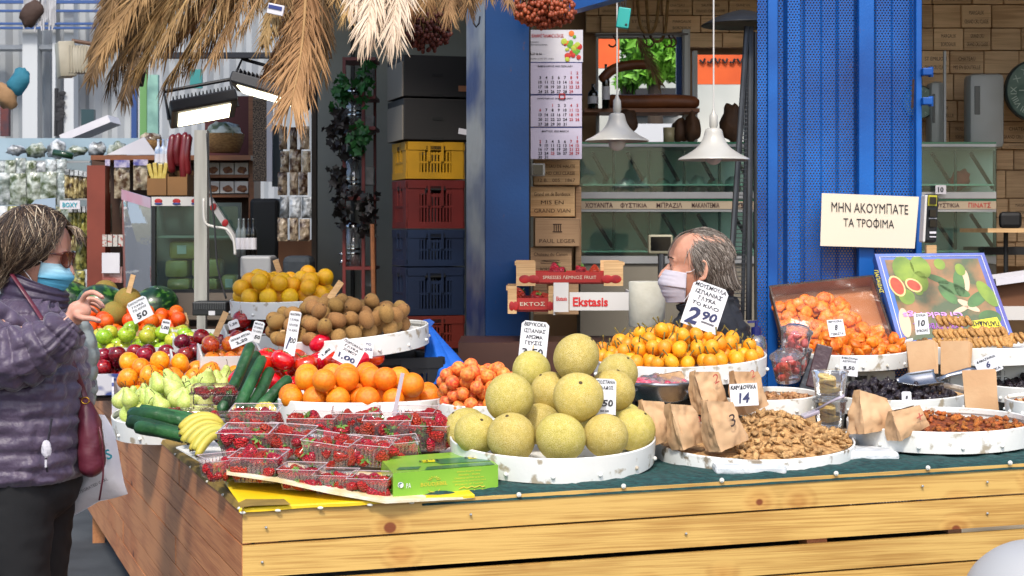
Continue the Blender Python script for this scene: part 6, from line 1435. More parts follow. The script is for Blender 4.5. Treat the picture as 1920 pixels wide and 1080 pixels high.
def bottle(px,pyb,Y,h,r,m,label,group=None,capm=None):
    c=at(px,pyb,Y); root=T('bottle',c,label,'bottle',group); g=G(); g.lathe([(.001,0),(r,.0),(r,h*.6),(r*.9,h*.68),(r*.35,h*.78),(r*.33,h*.95),(r*.36,h),(.001,h)],18,c); P('glass',g,m,root,smooth=True)
    g=G(); g.lathe([(r*1.02,h*.2),(r*1.02,h*.5)],18,c); P('paper_label',g,capm or paper,root,smooth=True); return root
dkg=M('dark_glass','#0c0f0c',.1,coat=.6)
bottle(1136,204,9.1,.25,.022,dkg,'tall dark bottle standing left on the rear shelf')
bottle(1112,204,9.15,.14,.03,dkg,'short dark bottle at the left end of the rear shelf')
for k,(px,py,rx,rz_,lb) in enumerate(((1175,228,.075,.065,'brown dried ham hanging under the left part of the shelf'),(1298,240,.045,.085,'brown dried ham hanging at the right window'),(1372,230,.06,.12,'large brown ham hanging at the far right window'),(1275,245,.05,.07,'dark brown ham hanging under the shelf middle'))):
    g=G(); g.ball(at(px,py,9.05+.03*k),(rx,.06,rz_),16,12,fn=lambda v:v*(1+.35*noise.noise(v*1.5+Vector((k,0,0))))); single('hanging_ham',g,M('ham_brown','#3d2818',.7,'#5a3c24',9,bump=.4),lb,'ham',smooth=True)
g=G(); g.lathe([(.001,0),(.03,0),(.032,.085),(.001,.086)],16,at(1254,268,9.0)); single('candle_jar',g,M('cream_jar','#a89c78',.4),'cream coloured jar standing on the glass cabinet','jar',smooth=True)
# rope and sausage loops above the windows
ropem=M('rope','#8a6a3c',.9,'#6d5028',40,bump=.6,bscale=120)
for px,d in ((1215,48),(1232,62)): 
    g=G(); g.tube(cr([tuple(at(px-20,0,9.0)),tuple(at(px-14,d,9.0)),tuple(at(px,d+16,9.0)),tuple(at(px+14,d,9.0)),tuple(at(px+20,0,9.0))],6),.009,7); single('rope_loop',g,ropem,'left tan rope loop hanging over the rear window' if px==1215 else 'right tan rope loop hanging over the rear window','rope',smooth=True)
g=G(); g.tube([at(1115,66,8.95),at(1290,64,8.95)],.006,6); rl=T('hook_rail',at(1200,66,8.95),'thin rail with hanging metal hooks over the rear window','hook rail'); P('rail',g,M('steel2','#6d6a66',.4,metal=.7),rl)
for px in (1148,1205,1218,1252,1260): g=G(); g.tube([at(px,64,8.95)]+[at(px+8*math.sin(a*.6),70+9-9*math.cos(a*.6),8.95) for a in range(1,8)],.005,6); P('hook',g,M('hook_brown','#4a3020',.5,metal=.4),rl,smooth=True)
# ---------- glass cabinets
gls=glass('cabinet_glass','#dcefe8',.03,.03,.01,1.3); alu=M('aluminium_rail','#8f9092',.35,'#a5a5a5',3,metal=.4)
def cabinet(x0,x1,Y,label,texts,rx1=None,dep=.45,cells=5):
    root=T('glass_cabinet',at((x0+x1)/2,560,Y),label,'cabinet'); 
    for a,b,c_,d,dp in ((x0,x1,270,275,dep),(x0,x1,360,372,dep),(x0,x1,480,494,dep),(x0,x1,392,397,.06)): P('rail',slab(x0,x1,c_,d,Y-(.004 if c_==480 else 0),dp),alu,root)
    P('green_edge',slab(x0,x1,266,270,Y+.01,dep-.02),M('green_glass_edge','#1c6a4a',.2),root); P('green_edge',slab(x0,x1,372,377,Y+.01,dep-.02),M('green_glass_edge','#1c6a4a',.2),root)
    P('back_panel',slab(x0,x1,276,560,Y+dep,.02),M('cabinet_back','#b3c3bc',.5,'#ccd8d2',2),root)
    P('upper_pane',slab(x0,x1,276,360,Y+.01,.006),gls,root); P('lower_pane',slab(x0,x1,398,480,Y+.01,.006),gls,root)
    st_=P('label_strip',slab(x0,x1,377.5,392,Y-.005,.02),M('strip_cream','#a8977f',.7),root); g=G(); g2=G()
    for px,s,w_,red in texts: (g2 if red else g).text(s,at(px,384.7,Y-.0075),h=mm(9.5,Y),w=mm(w_,Y),bold=.01)
    P('lettering',g,M('maroon_print','#3a1414',.6),st_)
    if g2.v: P('red_lettering',g2,redink,st_)
    n=cells
    for k in range(n):
        px=x0+(x1-x0)*(k+.35)/n
        for (a,b) in ((288,352),(403,462)): g=G(); g.tube([at(px,a,Y+.03),at(px+(x1-x0)/n*.55,b,Y+.25)],.011,6); P('strut',g,M('strut_dark','#181a1a',.5),root); g=G(); g.tube([at(px+(x1-x0)/n*.6,a-6,Y+.06),at(px+(x1-x0)/n*.6,b+6,Y+.06)],.008,6); P('divider',g,M('strut_grey','#3a4a44',.4),root)
    P('lower_body',slab(x0,x1,495,640,Y+.01,dep),M('cabinet_body','#6b6559',.6,'#7f786a',2),root)
    for z,d_ in ((345,.4),(470,.4)): P('inner_shelf',slab(x0+4,x1-4,z,z+3,Y+.04,dep-.06),M('shelf_glass','#a9c4ba',.2),root)
    return root
cabinet(1088,1418,8.6,'long glass cabinet with lettered strip behind the man',((1123,'ΧΟΥΑΝΙΤΑ',52,0),(1188,'ΦΥΣΤΙΚΙΑ',50,0),(1255,'ΜΠΡΑΖΙΛ',48,0),(1323,'ΜΑΚΑΝΤΕΜΙΑ',52,0),(1390,'ΚΥΒΟΙ',24,0)))
cabinet(1722,1868,8.6,'shorter glass cabinet right of the blue shutter',((1738,'Α',8,0),(1776,'ΦΥΣΤΙΚΙΑ',46,0),(1837,'ΠΙΝΑΤΣ',42,1)),cells=2)
rg=random.Random(8)
for k in range(9):   # goods trays seen vaguely through the glass
    px=1110+k*33; g=G(); a=at(px,352,8.85); g.ball(a,(.045,.08,.05+.02*rg.random()),12,8,fn=lambda v:v*(1+.3*noise.noise(v*2+Vector((k,0,0))))); single('cheese_pack',g,M('pk_l'+str(k%3),['#a9b8b0','#7d9c8c','#c3c8c4'][k%3],.4,bump=.4),f'pale wrapped pack behind glass, {ordw(k)} from the left in the long cabinet','pack','packs in the long glass cabinet',smooth=True)
g=G(); g.ball(at(1800,338,8.75),(.05,.04,.06),14,10,Euler((0,.5,0)).to_matrix(),fn=lambda v:v*(1+.4*noise.noise(v*2))); single('red_cloth',g,M('red_cloth','#b3241c',.7,bump=.3),'red cloth lying in the right glass cabinet','cloth',smooth=True)
o=T('price_tag',at(1765,362,8.56),'small white tag reading 10 on the right glass cabinet','price tag'); P('card',slab(1754,1774,347,364,8.56,.003),paper,o); g=G(); g.text('10',at(1764,355.5,8.5585),h=.028,bold=.04); P('lettering',g,ink,o)
# ---------- patio heater tower
YH=6.95; ht=T('patio_heater',at(1390,600,YH),'tall grey wire cage patio heater with black cap beside the blue shutter','patio heater'); sg_=M('heater_steel','#6d6f72',.35,metal=.7,col2='#56585c',scale=5)
for a,b,dy in (((1401,50),(1364,600),0),((1408,50),(1404,600),0),((1404,50),(1392,600),.12),((1415,60),(1418,600),.1)): g=G(); g.tube([at(a[0],a[1],YH+dy),at(b[0],b[1],YH+dy)],.009 if dy else .013,8); P('upright',g,sg_,ht)
g=G(); 
for k in range(64):
    py=78+k*8; f=(py-50)/550; l_=1401-37*f; r_=1408-4*f; g.tube([at(l_,py,YH),at(r_,py,YH),at(1404-12*f,py,YH+.12),at(l_,py,YH)],.0022,4,cap=False)
tag(P('wire_guard',g,sg_,ht),kind='stuff')
g=G(); g.lathe([(.001,.055),(.05,.045),(.12,.02),(.175,-.01),(.178,-.014),(.12,.0),(.001,.02)],28,at(1392,42,YH+.05)); P('cap',g,M('cap_black','#0e0e10',.5),ht,smooth=True)
# ---------- pendant lamps
def pendant(px,pyb,Y,r,h,bulb,label):
    c=at(px,pyb,Y); root=T('pendant_lamp',c,label,'lamp'); g=G(); pr=[(r,0),(r*.96,h*.06),(r*.72,h*.2),(r*.45,h*.42),(r*.30,h*.68),(r*.24,h*.93),(r*.16,h*1.0),(.001,h*1.02)]
    g.lathe(cr(pr,4),40,c); s=P('shade',g,M('enamel_cream','#b5b2aa',.35,'#a8a59c',5,coat=.3),root,smooth=True); s.modifiers.new('s','SOLIDIFY').thickness=.003
    g=G(); g.lathe([(.012,h),(.017,h+.01),(.016,h+.05),(.009,h+.06),(.005,h+.075)],14,c); P('socket',g,M('enamel_cream','#b5b2aa',.35),root,smooth=True)
    g=G(); g.tube([c+Vector((0,0,h+.07)),c+Vector((0,0,1.2))],.0032,6); P('cord',g,M('cord_white','#c3c0ba',.6),root)
    g=G(); g.ball(c+Vector((0,0,-.004+.02*(not bulb))),(.036,.036,.036),16,12); P('bulb',g,M('bulb_white','#c9c6c0',.2),root,smooth=True)
pendant(1157,265,6.6,.130,.115,1,'left white enamel pendant lamp with visible bulb')
pendant(1338,300,6.4,.141,.125,0,'right white enamel pendant lamp, hanging lower and nearer')
o=T('clip_box',at(1170,55,6.5),'turquoise plastic box clipped to wires at the top of the left lamp cord','box'); g=G(); g.box(at(1169,34,6.5),(.05,.03,.082),Matrix.Rotation(R(8),3,'Y'),.004); P('box_body',g,M('turquoise','#2aa198',.45),o); g=G()
for k in range(4): g.tube([at(1160+k*4,14,6.5),at(1155+k*7,-14,6.5)],.002,5)
P('wire',g,M('wire_dark','#2a2a2c',.5),o); g=G(); g.ball(at(1174,46,6.483),(.005,.003,.005),8,6); P('screw',g,M('wire_dark','#2a2a2c',.5),o)
# ---------- counter inside the kiosk with crates and boxes
YI=6.35; single('inner_counter',G().box((mm(1010-960,YI)-.0,YI+.15,.58),(mm(300,YI),.4,1.16)),M('inner_brown','#3a2015',.5,'#4a2a1c',3),'dark brown inner counter behind the melons carrying strawberry crates','counter')
g=G(); g.box((mm(1290-960,6.9),6.95,.52),(1.3,.45,1.04)); single('work_bench',g,M('bench_grey','#6a6762',.6),'grey work bench behind the man','bench')
straw_p=M('strawberry_print','#b51a18',.5,'#8c1014',30); strip_r=M('carton_red','#a02018',.5); cardw=M('carton_white','#c3bfba',.6)
def scrate(px0,px1,py0,py1,Y,label,txt,front=w_crate,band=strip_r):
    root=T('strawberry_crate',at((px0+px1)/2,py1,Y),label,'crate'); a=at(px0,py1,Y); b=at(px1,py0,Y); w_=b.x-a.x; h=b.z-a.z; D=.24
    g=G(); g.box((a.x+w_/2,Y,a.z+h*.35),(w_,.008,h*.42)); g.box((a.x+w_/2,Y+D,a.z+h*.35),(w_,.008,h*.42)); g.box((a.x+.004,Y+D/2,a.z+h*.35),(.008,D-.01,h*.42)); g.box((b.x-.004,Y+D/2,a.z+h*.35),(.008,D-.01,h*.42)); g.box((a.x+w_/2,Y+D/2,a.z+.01),(w_-.02,D-.02,.006)); P('slat_sides',g,band,root)
    g=G()
    for x in (a.x+w_*.09,b.x-w_*.09):
        for y in (Y-.007,Y+D+.007): g.box((x,y,a.z+h/2),(w_*.18,.006,h))
    for x in (a.x-.003,b.x+.003): g.box((x,Y+D/2,a.z+h*.9),(.006,D+.01,h*.12)); 
    P('corner_boards',g,front,root)
    g=G(); g.text(txt,at((px0+px1)/2,py1-(py1-py0)*.35,Y-.006),h=h*.14,w=w_*.5); P('lettering',g,M('lettering_cream','#c9c0a8',.6),root)
    g=G()
    for x in (a.x+w_*.08,a.x+w_*.16,b.x-w_*.07,b.x-w_*.15): g.ball((x,Y-.011,a.z+h*.28),(w_*.055,.002,h*.17),10,8)
    P('strawberry_print',g,straw_p,root)
    rg=random.Random(int(px0)); 
    for k in range(4): cp(rg.choice(PR['strawberry']),(a.x+w_*rg.uniform(.2,.8),Y+D*rg.uniform(.2,.7),a.z+h*.5+rg.uniform(0,.02)),rr(rg),.026,label='large strawberry lying in the '+label[:60],group='strawberries in the rear '+txt)
scrate(968,1168,490,536,6.45,'upper open strawberry crate at the back left','SPRESSES ΛΕΜΝΟΣ FRUIT')
scrate(952,1045,536,588,6.3,'lower wooden strawberry crate by the blue post','ΕΚΤΟΣ')
o=T('carton_box',at(1115,582,6.22),'white carton with large red lettering Ekstasis right of the lower crate','carton'); 
P('carton_front',slab(1068,1180,548,582,6.22,.006),cardw,o); P('carton_side',slab(1038,1066,530,585,6.215,.006),cardw,o); g=G(); slab(1068,1180,548,582,6.5,.006,g); a=at(1038,560,6.3); g.box((a.x+.001,6.36,a.z-.02),(.006,.27,.08)); b=at(1180,560,6.3); g.box((b.x,6.36,b.z),(.006,.27,.06)); P('carton_back',g,cardw,o)
g=G(); g.text('Ekstasis',at(1107,566,6.218),h=.036,w=mm(66,6.2),bold=.03); P('lettering',g,M('red_bright','#c01a1a',.5),o); g=G(); g.text('Ekstasis',at(1053,560,6.213),h=.016,w=mm(20,6.2),bold=.02); P('side_lettering',g,M('red_bright','#c01a1a',.5),o)
g=G(); g.lathe([(.001,0),(.066,0),(.068,.002),(.068,.165),(.064,.168),(.02,.168),(.02,.10)],32,at(1213,612,6.05)); o=T('paper_roll',at(1213,612,6.05),'large white kitchen paper roll in front of the man','paper roll'); P('roll',g,M('tissue_white','#b9b6a8',.85,'#aca898',12,bump=.3,bscale=30),o,smooth=True)
# price scale behind the man
o=T('weighing_scale',at(1238,480,7.2),'beige weighing scale display on a pole behind the forehead of the man','scale'); P('housing',slab(1216,1262,440,476,7.2,.05,bev=.008),M('scale_beige','#a09a80',.5),o); P('screen',slab(1220,1258,444,470,7.197,.006),M('screen_black','#08090c',.1,'#3a4650',60),o); g=G(); g.tube([at(1240,476,7.22),at(1240,600,7.22)],.016,10); P('pole',g,sg_,o)
# black and yellow price display right of the notice
o=T('scale_display',at(1742,455,6.1),'upright black and yellow scale display beside the notice','scale'); g=G(); g.box(at(1743,410,6.1),(mm(26,6.1),.05,mm(92,6.1)),Matrix.Rotation(R(3),3,'Y'),.012); P('housing',g,M('disp_black','#15161a',.35),o); g=G(); g.box(at(1731,410,6.09),(mm(5,6.1),.06,mm(88,6.1)),Matrix.Rotation(R(3),3,'Y'),.004); P('white_edge',g,cardw,o)
g=G(); g.box(at(1748,376,6.07),(mm(16,6.1),.012,mm(20,6.1)),Matrix.Rotation(R(3),3,'Y')); P('yellow_face',g,M('disp_yellow','#a8a020',.4),o)
for k,py in enumerate((376,400,419)): g=G(); g.box(at(1749,py,6.06),(mm(12,6.1),.012,mm(13,6.1)),Matrix.Rotation(R(3),3,'Y')); P('screen',g,M('screen_black','#08090c',.1),o)
g=G(); g.box(at(1749,436,6.068),(mm(12,6.1),.006,mm(4,6.1))); g.box(at(1749,444,6.068),(mm(12,6.1),.006,mm(2,6.1))); g.box(at(1749,409.5,6.068),(mm(14,6.1),.006,mm(1.5,6.1))); P('label_marks',g,paper,o)
g=G(); g.box(at(1745,490,6.5),(.04,.03,.13)); P('pole',g,w_crate,o)
# dispensers, clocks, chair at the right
wp=M('white_plastic','#9fa19d',.4,'#94968f',3)
for x0,x1,y0,y1,Y,lb in ((1818,1885,137,278,8.9,'large white wall dispenser right of the shutter'),(1745,1774,152,275,9.0,'white wall dispenser partly hidden behind a rail')):
    o=T('paper_dispenser',at((x0+x1)/2,y1,Y),lb,'dispenser'); P('housing',slab(x0,x1,y0,y1,Y,.14,bev=.03),wp,o,auto=True); P('slot',slab(x0+(x1-x0)*.14,x0+(x1-x0)*.3,y0+24,y0+78,Y-.002,.02,bev=.003),M('slot_dark','#3a3c3a',.3),o)
g=G(); slab(1770,1774,95,275,8.95,.02,g); single('steel_rail',g,whm,'thin white rail in front of the hidden dispenser','rail')
for px,lb in ((1942,'round green clock cut off by the right edge'),(1722,'round green clock peeking out from behind the shutter')):
    c=at(px,170 if px>1800 else 192,9.05); r_=mm(56,9.05) if px>1800 else mm(30,9.05); o=T('wall_clock',c,lb,'clock'); RX=Matrix.Rotation(R(90),3,'X'); g=G(); g.lathe([(.001,.02),(r_,.02),(r_,-.02),(.001,-.02)],40,c,R3=RX); P('face',g,M('clock_green','#3f5a4c',.6,'#6a8072',9),o)
    g=G(); g.lathe([(r_,.028),(r_*1.05,.02),(r_*1.05,-.02)],40,c,R3=RX); P('bezel',g,M('clock_rim','#2a3a3a',.5),o); g=G()
    for k,s in enumerate(('XII','I','II','III','IV','V','VI','VII','VIII','IX','X','XI')):
        a=PI/2-k*PI/6; d=Vector((math.cos(a),0,math.sin(a))); g.text(s,c+d*r_*.78+Vector((0,-.022,0)),Vector((d.z,0,-d.x)),d,r_*.2)
    g.tube([c+Vector((0,-.023,0)),c+Vector((-r_*.6,-.023,0))],.004,4); P('numerals',g,M('clock_pale','#a9b8a8',.6),o)
o=T('side_table',at(1890,600,8.2),'brown side table at the right edge with a black chair behind it','table'); P('top',slab(1852,1960,428,436,8.0,.5),w_crate,o); g=G(); g.tube([at(1886,436,8.1),at(1886,640,8.1)],.012,8); P('leg',g,ink,o)
o=T('chair',at(1895,520,8.6),'black chair backrest behind the side table','chair'); P('backrest',slab(1876,1918,397,428,8.6,.05,bev=.02),M('chair_black','#0e0e10',.6),o); g=G(); g.box(at(1895,470,8.75),(.4,.4,.04)); P('seat',g,M('chair_black','#0e0e10',.6),o)
for dx in(-.17,.17): g=G(); c=at(1895,470,8.75); g.tube([(c.x+dx,8.75,c.z),(c.x+dx,8.75,0)],.012,8); P('leg',g,ink,o)
single('brown_box',slab(1868,1960,530,575,7.2,.35),M('brown_card','#5f3a20',.8),'brown cardboard box under papers at the right edge','box'); g=G(); g.box(at(1915,518,7.3),(.32,.3,.03),Matrix.Rotation(R(-8),3,'Y')); single('paper_pile',g,paper,'pile of white paper on the brown box at the right edge','papers'); single('white_box',slab(1880,1960,575,600,7.15,.3),cardw,'white box below the brown box at the right edge','box')
# ---------- notice on the shutter
o=T('paper_notice',at(1630,466,6.5),'cream paper notice with two lines of Greek capitals on the blue shutter','notice'); A_,B_,C_,D_=at(1538,466-5,6.5),at(1715,466,6.5),at(1723,369,6.5),at(1541,362,6.5)
g=G(); g.grid(lambda u,v:A_.lerp(B_,u).lerp(D_.lerp(C_,u),v),2,2); q=P('sheet',g,M('notice_cream','#d6c8b2',.85),o); q.modifiers.new('s','SOLIDIFY').thickness=.0012
g=G(); ux=(C_-D_).normalized(); uz=(D_-A_).normalized(); g.text('ΜΗΝ ΑΚΟΥΜΠΑΤΕ',at(1631,390,6.4972),ux,Vector((0,0,1)),mm(19,6.5),w=mm(144,6.5)); g.text('ΤΑ ΤΡΟΦΙΜΑ',at(1629,418,6.4972),ux,Vector((0,0,1)),mm(19,6.5),w=mm(95,6.5)); P('lettering',g,M('ink_grey','#1c1c1e',.7),o)
# ---------- carton of dried apricots
def quadbox(name,tl,tr,br,bl,depth,mat,label,cat,inner=None,rim=.012):
    """open carton leaned so that its opening faces the viewer; depth away from the opening"""
    root=T(name,(bl+br)/2,label,cat); n=((tr-tl).cross(bl-tl)).normalized(); 
    if n.y<0: n=-n
    f=[tl,tr,br,bl]; b=[p+n*depth for p in f]; g=G(); vs=f+b; g.add(vs,[(4,5,6,7),(0,4,7,3),(1,2,6,5),(0,1,5,4),(3,7,6,2)]); q=P('carton_walls',g,mat,root); q.modifiers.new('s','SOLIDIFY').thickness=.004
    return root,n
Y1=6.28
tl,tr,bl=at(1443,537,6.44),at(1636,517,6.42),at(1475,660,6.26); br=onplane(1676,640,tl,(tr-tl).cross(bl-tl))
ac,n_=quadbox('apricot_carton',tl,tr,br,bl,.075,M('kraft_inside','#9a5f35',.7,'#a96c40',3),'tilted open brown carton of dried apricots behind the price card 8','carton')
rg=random.Random(12); k=0
while k<135:
    u=rg.random(); v=rg.random()
    if u+.85*(v-.2)*-.6>.62 and v<.72: continue
    if v<.18: continue
    lv=rg.uniform(.25,.75); p=tl.lerp(tr,u*.92+.04).lerp(bl.lerp(br,u*.92+.04),v*.94+.03)+n_*.075*lv; k+=1
    cp(rg.choice(PR['dapricot']),p,(R(60)+rg.uniform(-.4,.4),rg.uniform(-.4,.4),rg.uniform(-.5,.5)),.027*rg.uniform(.85,1.1),label='orange dried apricot packed in the tilted carton',group='dried apricots in the tilted carton')
g=G(); g.grid(lambda u,v:tl.lerp(tr,u).lerp(bl.lerp(br,u),v)-n_*(.004+.006*noise.noise(Vector((u*5,v*5,3)))),24,18); P('clear_film',g,glass('film','#fffaf2',.03,.2,.3,1.12),ac,smooth=True)
g=G(); 
for a,b in ((tl,tr),(tr,br),(br,bl),(bl,tl)): g.beam(a,b,.007,.007)
P('carton_edge',g,M('edge_dark','#3a2a22',.6),ac)
# ---------- fig carton lid standing up
Yf=6.18; TL,TR_,BL=at(1640,476,6.40),at(1845,474,6.40),at(1688,652,6.2); BR=onplane(1900,628,TL,(TR_-TL).cross(BL-TL))
fc=T('fig_carton',(BL+BR)/2,'big blue framed fig carton lid standing up with a printed picture of green figs','carton'); n=((TR_-TL).cross(BL-TL)).normalized(); n=n if n.y<0 else -n
g=G(); f=[TL,TR_,BR,BL]; b=[p-n*.05 for p in f]; g.add(f+b,[(0,3,2,1),(4,5,6,7),(0,1,5,4),(1,2,6,5),(2,3,7,6),(3,0,4,7)]); P('carton',g,M('carton_blue','#2a2f8c',.4,'#2f62b0',3,coat=.3),fc)
def fp(u,v,o=.001): return TL.lerp(TR_,u).lerp(BL.lerp(BR,u),v)+n*o
g=G(); g.text('ΠΑΠΑΙΔΗΣ',(TL.lerp(BL,.3)+Vector((-.014,-.006,0))),(BL-TL).normalized(),Vector((1,.3,0)),.018,w=.10); P('side_lettering',g,M('label_yellow','#d8c81c',.5),fc)
g=G(); e0,e1=.035,.05
for a,b in (((e0,e0),(1-e0,e0)),((1-e0,e0),(1-e0,1-e0)),((1-e0,1-e0),(e0,1-e0)),((e0,1-e0),(e0,e0))): g.beam(fp(*a,.001),fp(*b,.001),.003,.002)
P('white_line',g,paper,fc)
g=G(); g.add([fp(.075,.07),fp(.925,.07),fp(.925,.94),fp(.075,.94)],[(0,3,2,1)]); pic=P('picture',g,M('leaf_picture','#24400f',.45,'#8a5a26',9,contrast=(.4,.6),detail=6,coat=.3),fc)
def fd(u,v,ru,rv,rot=0,o=.0016,n_=20):
    return [fp(u+ru*math.cos(a)*math.cos(rot)-rv*math.sin(a)*math.sin(rot),v+ru*math.cos(a)*math.sin(rot)*1.3+rv*math.sin(a)*math.cos(rot)*1.3,o) for a in [2*PI*k/n_ for k in range(n_)]]
def discs(lst,nm,mat,o):
    g=G()
    for t_ in lst:
        q=fd(*t_,o=o); g.add(q,[tuple(range(len(q)))[::-1]])
    return P(nm,g,mat,pic)
discs([(.22,.17,.095,.11,.3),(.38,.16,.085,.10,-.3),(.34,.32,.07,.09,.2),(.18,.48,.07,.065,0),(.56,.13,.05,.05,0),(.73,.2,.045,.055,0),(.9,.5,.06,.13,-.4),(.30,.42,.04,.04,0)],'printed_fig',M('fig_green','#7c9420',.45,'#4f7018',12),.0018)
discs([(.12,.36,.065,.09,-.3),(.27,.36,.075,.055,.5)],'printed_fig_half',M('fig_cream','#e0b878',.4),.0024)
discs([(.12,.36,.052,.075,-.3),(.27,.36,.06,.042,.5)],'printed_fig_flesh',M('fig_red','#c2401c',.4,'#a82a14',40),.003)
discs([(.62,.42,.14,.05,.5),(.68,.36,.05,.12,.2),(.55,.48,.05,.10,-.6),(.8,.55,.12,.05,-.5),(.5,.3,.10,.03,.4),(.85,.78,.10,.07,0)],'printed_leaf',M('leaf_dark','#24501c',.4,'#3f7030',14),.0014)
discs([(.75,.33,.03,.10,.2),(.70,.62,.10,.03,.6),(.10,.75,.05,.12,.1),(.62,.66,.08,.02,-.3)],'printed_wall',M('print_stone','#c9a88c',.4),.0013)
g=G(); X_=(TL-TR_).normalized(); Y_=(BL-TL).normalized(); g.text('Greek Figs',fp(.36,.69,.004),X_,Y_,.034,w=.23,bold=.01); P('pink_lettering',g,M('pink_print','#c98ad0',.4),pic)
g=G(); g.text('ΣΥΚΑ ΕΥΒΟΙΑΣ',fp(.38,.82,.004),X_,Y_,.026,w=.19,bold=.01); P('purple_lettering',g,M('purple_print','#8a3aa0',.4),pic)
g=G(); g.add([fp(.66,.80,.003),fp(.91,.78,.003),fp(.925,.89,.003),fp(.665,.91,.003)],[(0,3,2,1)]); lb=P('yellow_label',g,M('label_yellow','#d8c81c',.5),pic)
g=G(); g.text('ΠΑΠΑΙΔΗΣ',fp(.79,.845,.005),X_,Y_,.022,w=.105,bold=.03); P('label_lettering',g,ink,lb)
# sanitizer bottle
o=T('pump_bottle',at(1418,695,5.6),'clear pump bottle of hand gel with dark blue top right of the loquats','bottle'); c=at(1418,695,5.6); g=G(); g.lathe([(.001,0),(.034,0),(.036,.01),(.036,.09),(.030,.115),(.014,.125)],24,c); P('bottle_body',g,clear,o,smooth=True)
g=G(); g.lathe([(.001,.004),(.033,.004),(.034,.06),(.001,.06)],24,c); P('gel',g,glass('gel','#dfe6f4',.1,.05),o,smooth=True); g=G(); g.lathe([(.018,.12),(.018,.15),(.006,.152),(.006,.172),(.001,.173)],16,c); g.beam(c+Vector((-.03,0,.168)),c+Vector((.008,0,.17)),.008,.008); P('pump_top',g,M('pump_navy','#161e5c',.4),o); g=G(); g.lathe([(.0365,.03),(.0365,.075)],24,c); P('pump_label',g,M('pump_label','#8c8ca8',.5,'#b04a4a',50),o,smooth=True)
# ================= passage: stacked crates, rack
st=Vector((mm(800-960,8.0),8.12,0))
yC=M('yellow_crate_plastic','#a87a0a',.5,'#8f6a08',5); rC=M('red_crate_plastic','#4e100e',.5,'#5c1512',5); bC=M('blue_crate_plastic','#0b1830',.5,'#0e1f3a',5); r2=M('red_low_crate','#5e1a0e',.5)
def zc(py): return CH-(py-HY)/F*8.05
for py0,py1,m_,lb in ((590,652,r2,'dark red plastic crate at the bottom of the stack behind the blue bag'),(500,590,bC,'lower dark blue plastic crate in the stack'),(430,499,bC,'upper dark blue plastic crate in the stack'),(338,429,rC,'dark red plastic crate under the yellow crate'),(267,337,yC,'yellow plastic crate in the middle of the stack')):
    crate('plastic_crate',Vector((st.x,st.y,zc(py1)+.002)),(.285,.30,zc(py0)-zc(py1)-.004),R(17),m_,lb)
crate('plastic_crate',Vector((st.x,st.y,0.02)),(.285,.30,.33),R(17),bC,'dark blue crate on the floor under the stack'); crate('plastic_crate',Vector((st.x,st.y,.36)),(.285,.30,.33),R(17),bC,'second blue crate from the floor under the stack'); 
g=G(); g.box((st.x,st.y,.86),(.27,.28,.32),Matrix.Rotation(R(17),3,'Z')); single('wooden_box',g,w_dark,'dark wooden box in the crate stack hidden behind the kiwi tray','box')
dkc=M('black_carton','#0f0d0c',.7,'#151211',4); gyc=M('lit_carton_end','#6b655c',.7)  # light falling on the left carton ends is painted as this grey
for py0,py1,lb in ((187,265,'lower black carton on top of the crate stack'),(107,185,'topmost black carton of the stack')):
    z0,z1=zc(py1),zc(py0); o=T('black_carton',Vector((st.x,st.y,z0)),lb,'carton'); Rz=Matrix.Rotation(R(17),3,'Z'); L,D=.36,.36; h=z1-z0
    g=G(); g.box((0,0,h/2),(L,D,h-.003),None,.004); g.v=[Rz@v+Vector((st.x+.012,st.y+.02,z0)) for v in g.v]; P('carton_body',g,dkc,o)
    g=G(); g.box((-L/2-.004,-.01,h*.42),(.007,D*.92,h*.82)); g.v=[Rz@v+Vector((st.x+.012,st.y+.02,z0)) for v in g.v]; P('lit_end',g,gyc,o)
    g=G(); g.box((-L*.03,-D/2-.001,h*.52),(.055,.004,.014)); g.box((-L*.03,-D/2-.001,h*.04),(.06,.004,.012)); g.v=[Rz@v+Vector((st.x+.012,st.y+.02,z0)) for v in g.v]; P('hand_hole',g,M('hole_black','#0c0c0c',.8),o)
    g=G(); g.box((L*.33,-D/2-.001,h*.22),(.045,.003,.028),Matrix.Rotation(R(8 if py0>150 else 0),3,'Y')); g.v=[Rz@v+Vector((st.x+.012,st.y+.02,z0)) for v in g.v]; P('sticker',g,paper if py0>150 else M('tan_sticker','#8a5a3c',.7),o)
# blue plastic bag by the black crate
g=G()
def bb(u,v):
    a=2*PI*u; q=.012+.075*v**1.1; c=at(803,612,6.2).lerp(at(838,712,6.05),v); return c+Vector((q*math.cos(a)*(1+.25*math.sin(5*a+v*3)),q*.8*math.sin(a)*(1+.25*math.cos(4*a)),-.02*v*math.cos(a)*-1))
g.grid(bb,48,20); k=len(g.v); g.add([at(800,606,6.2),at(792,600,6.18),at(806,598,6.2),at(815,604,6.2),at(806,615,6.19)],[(0,1,2,3,4)]); single('blue_bag',g,M('blue_plastic_bag','#1550a8',.35,'#1d60c0',8,bump=.4,bscale=30,coat=.2),'crumpled bright blue plastic bag tied beside the black kiwi crate','bag',smooth=True)
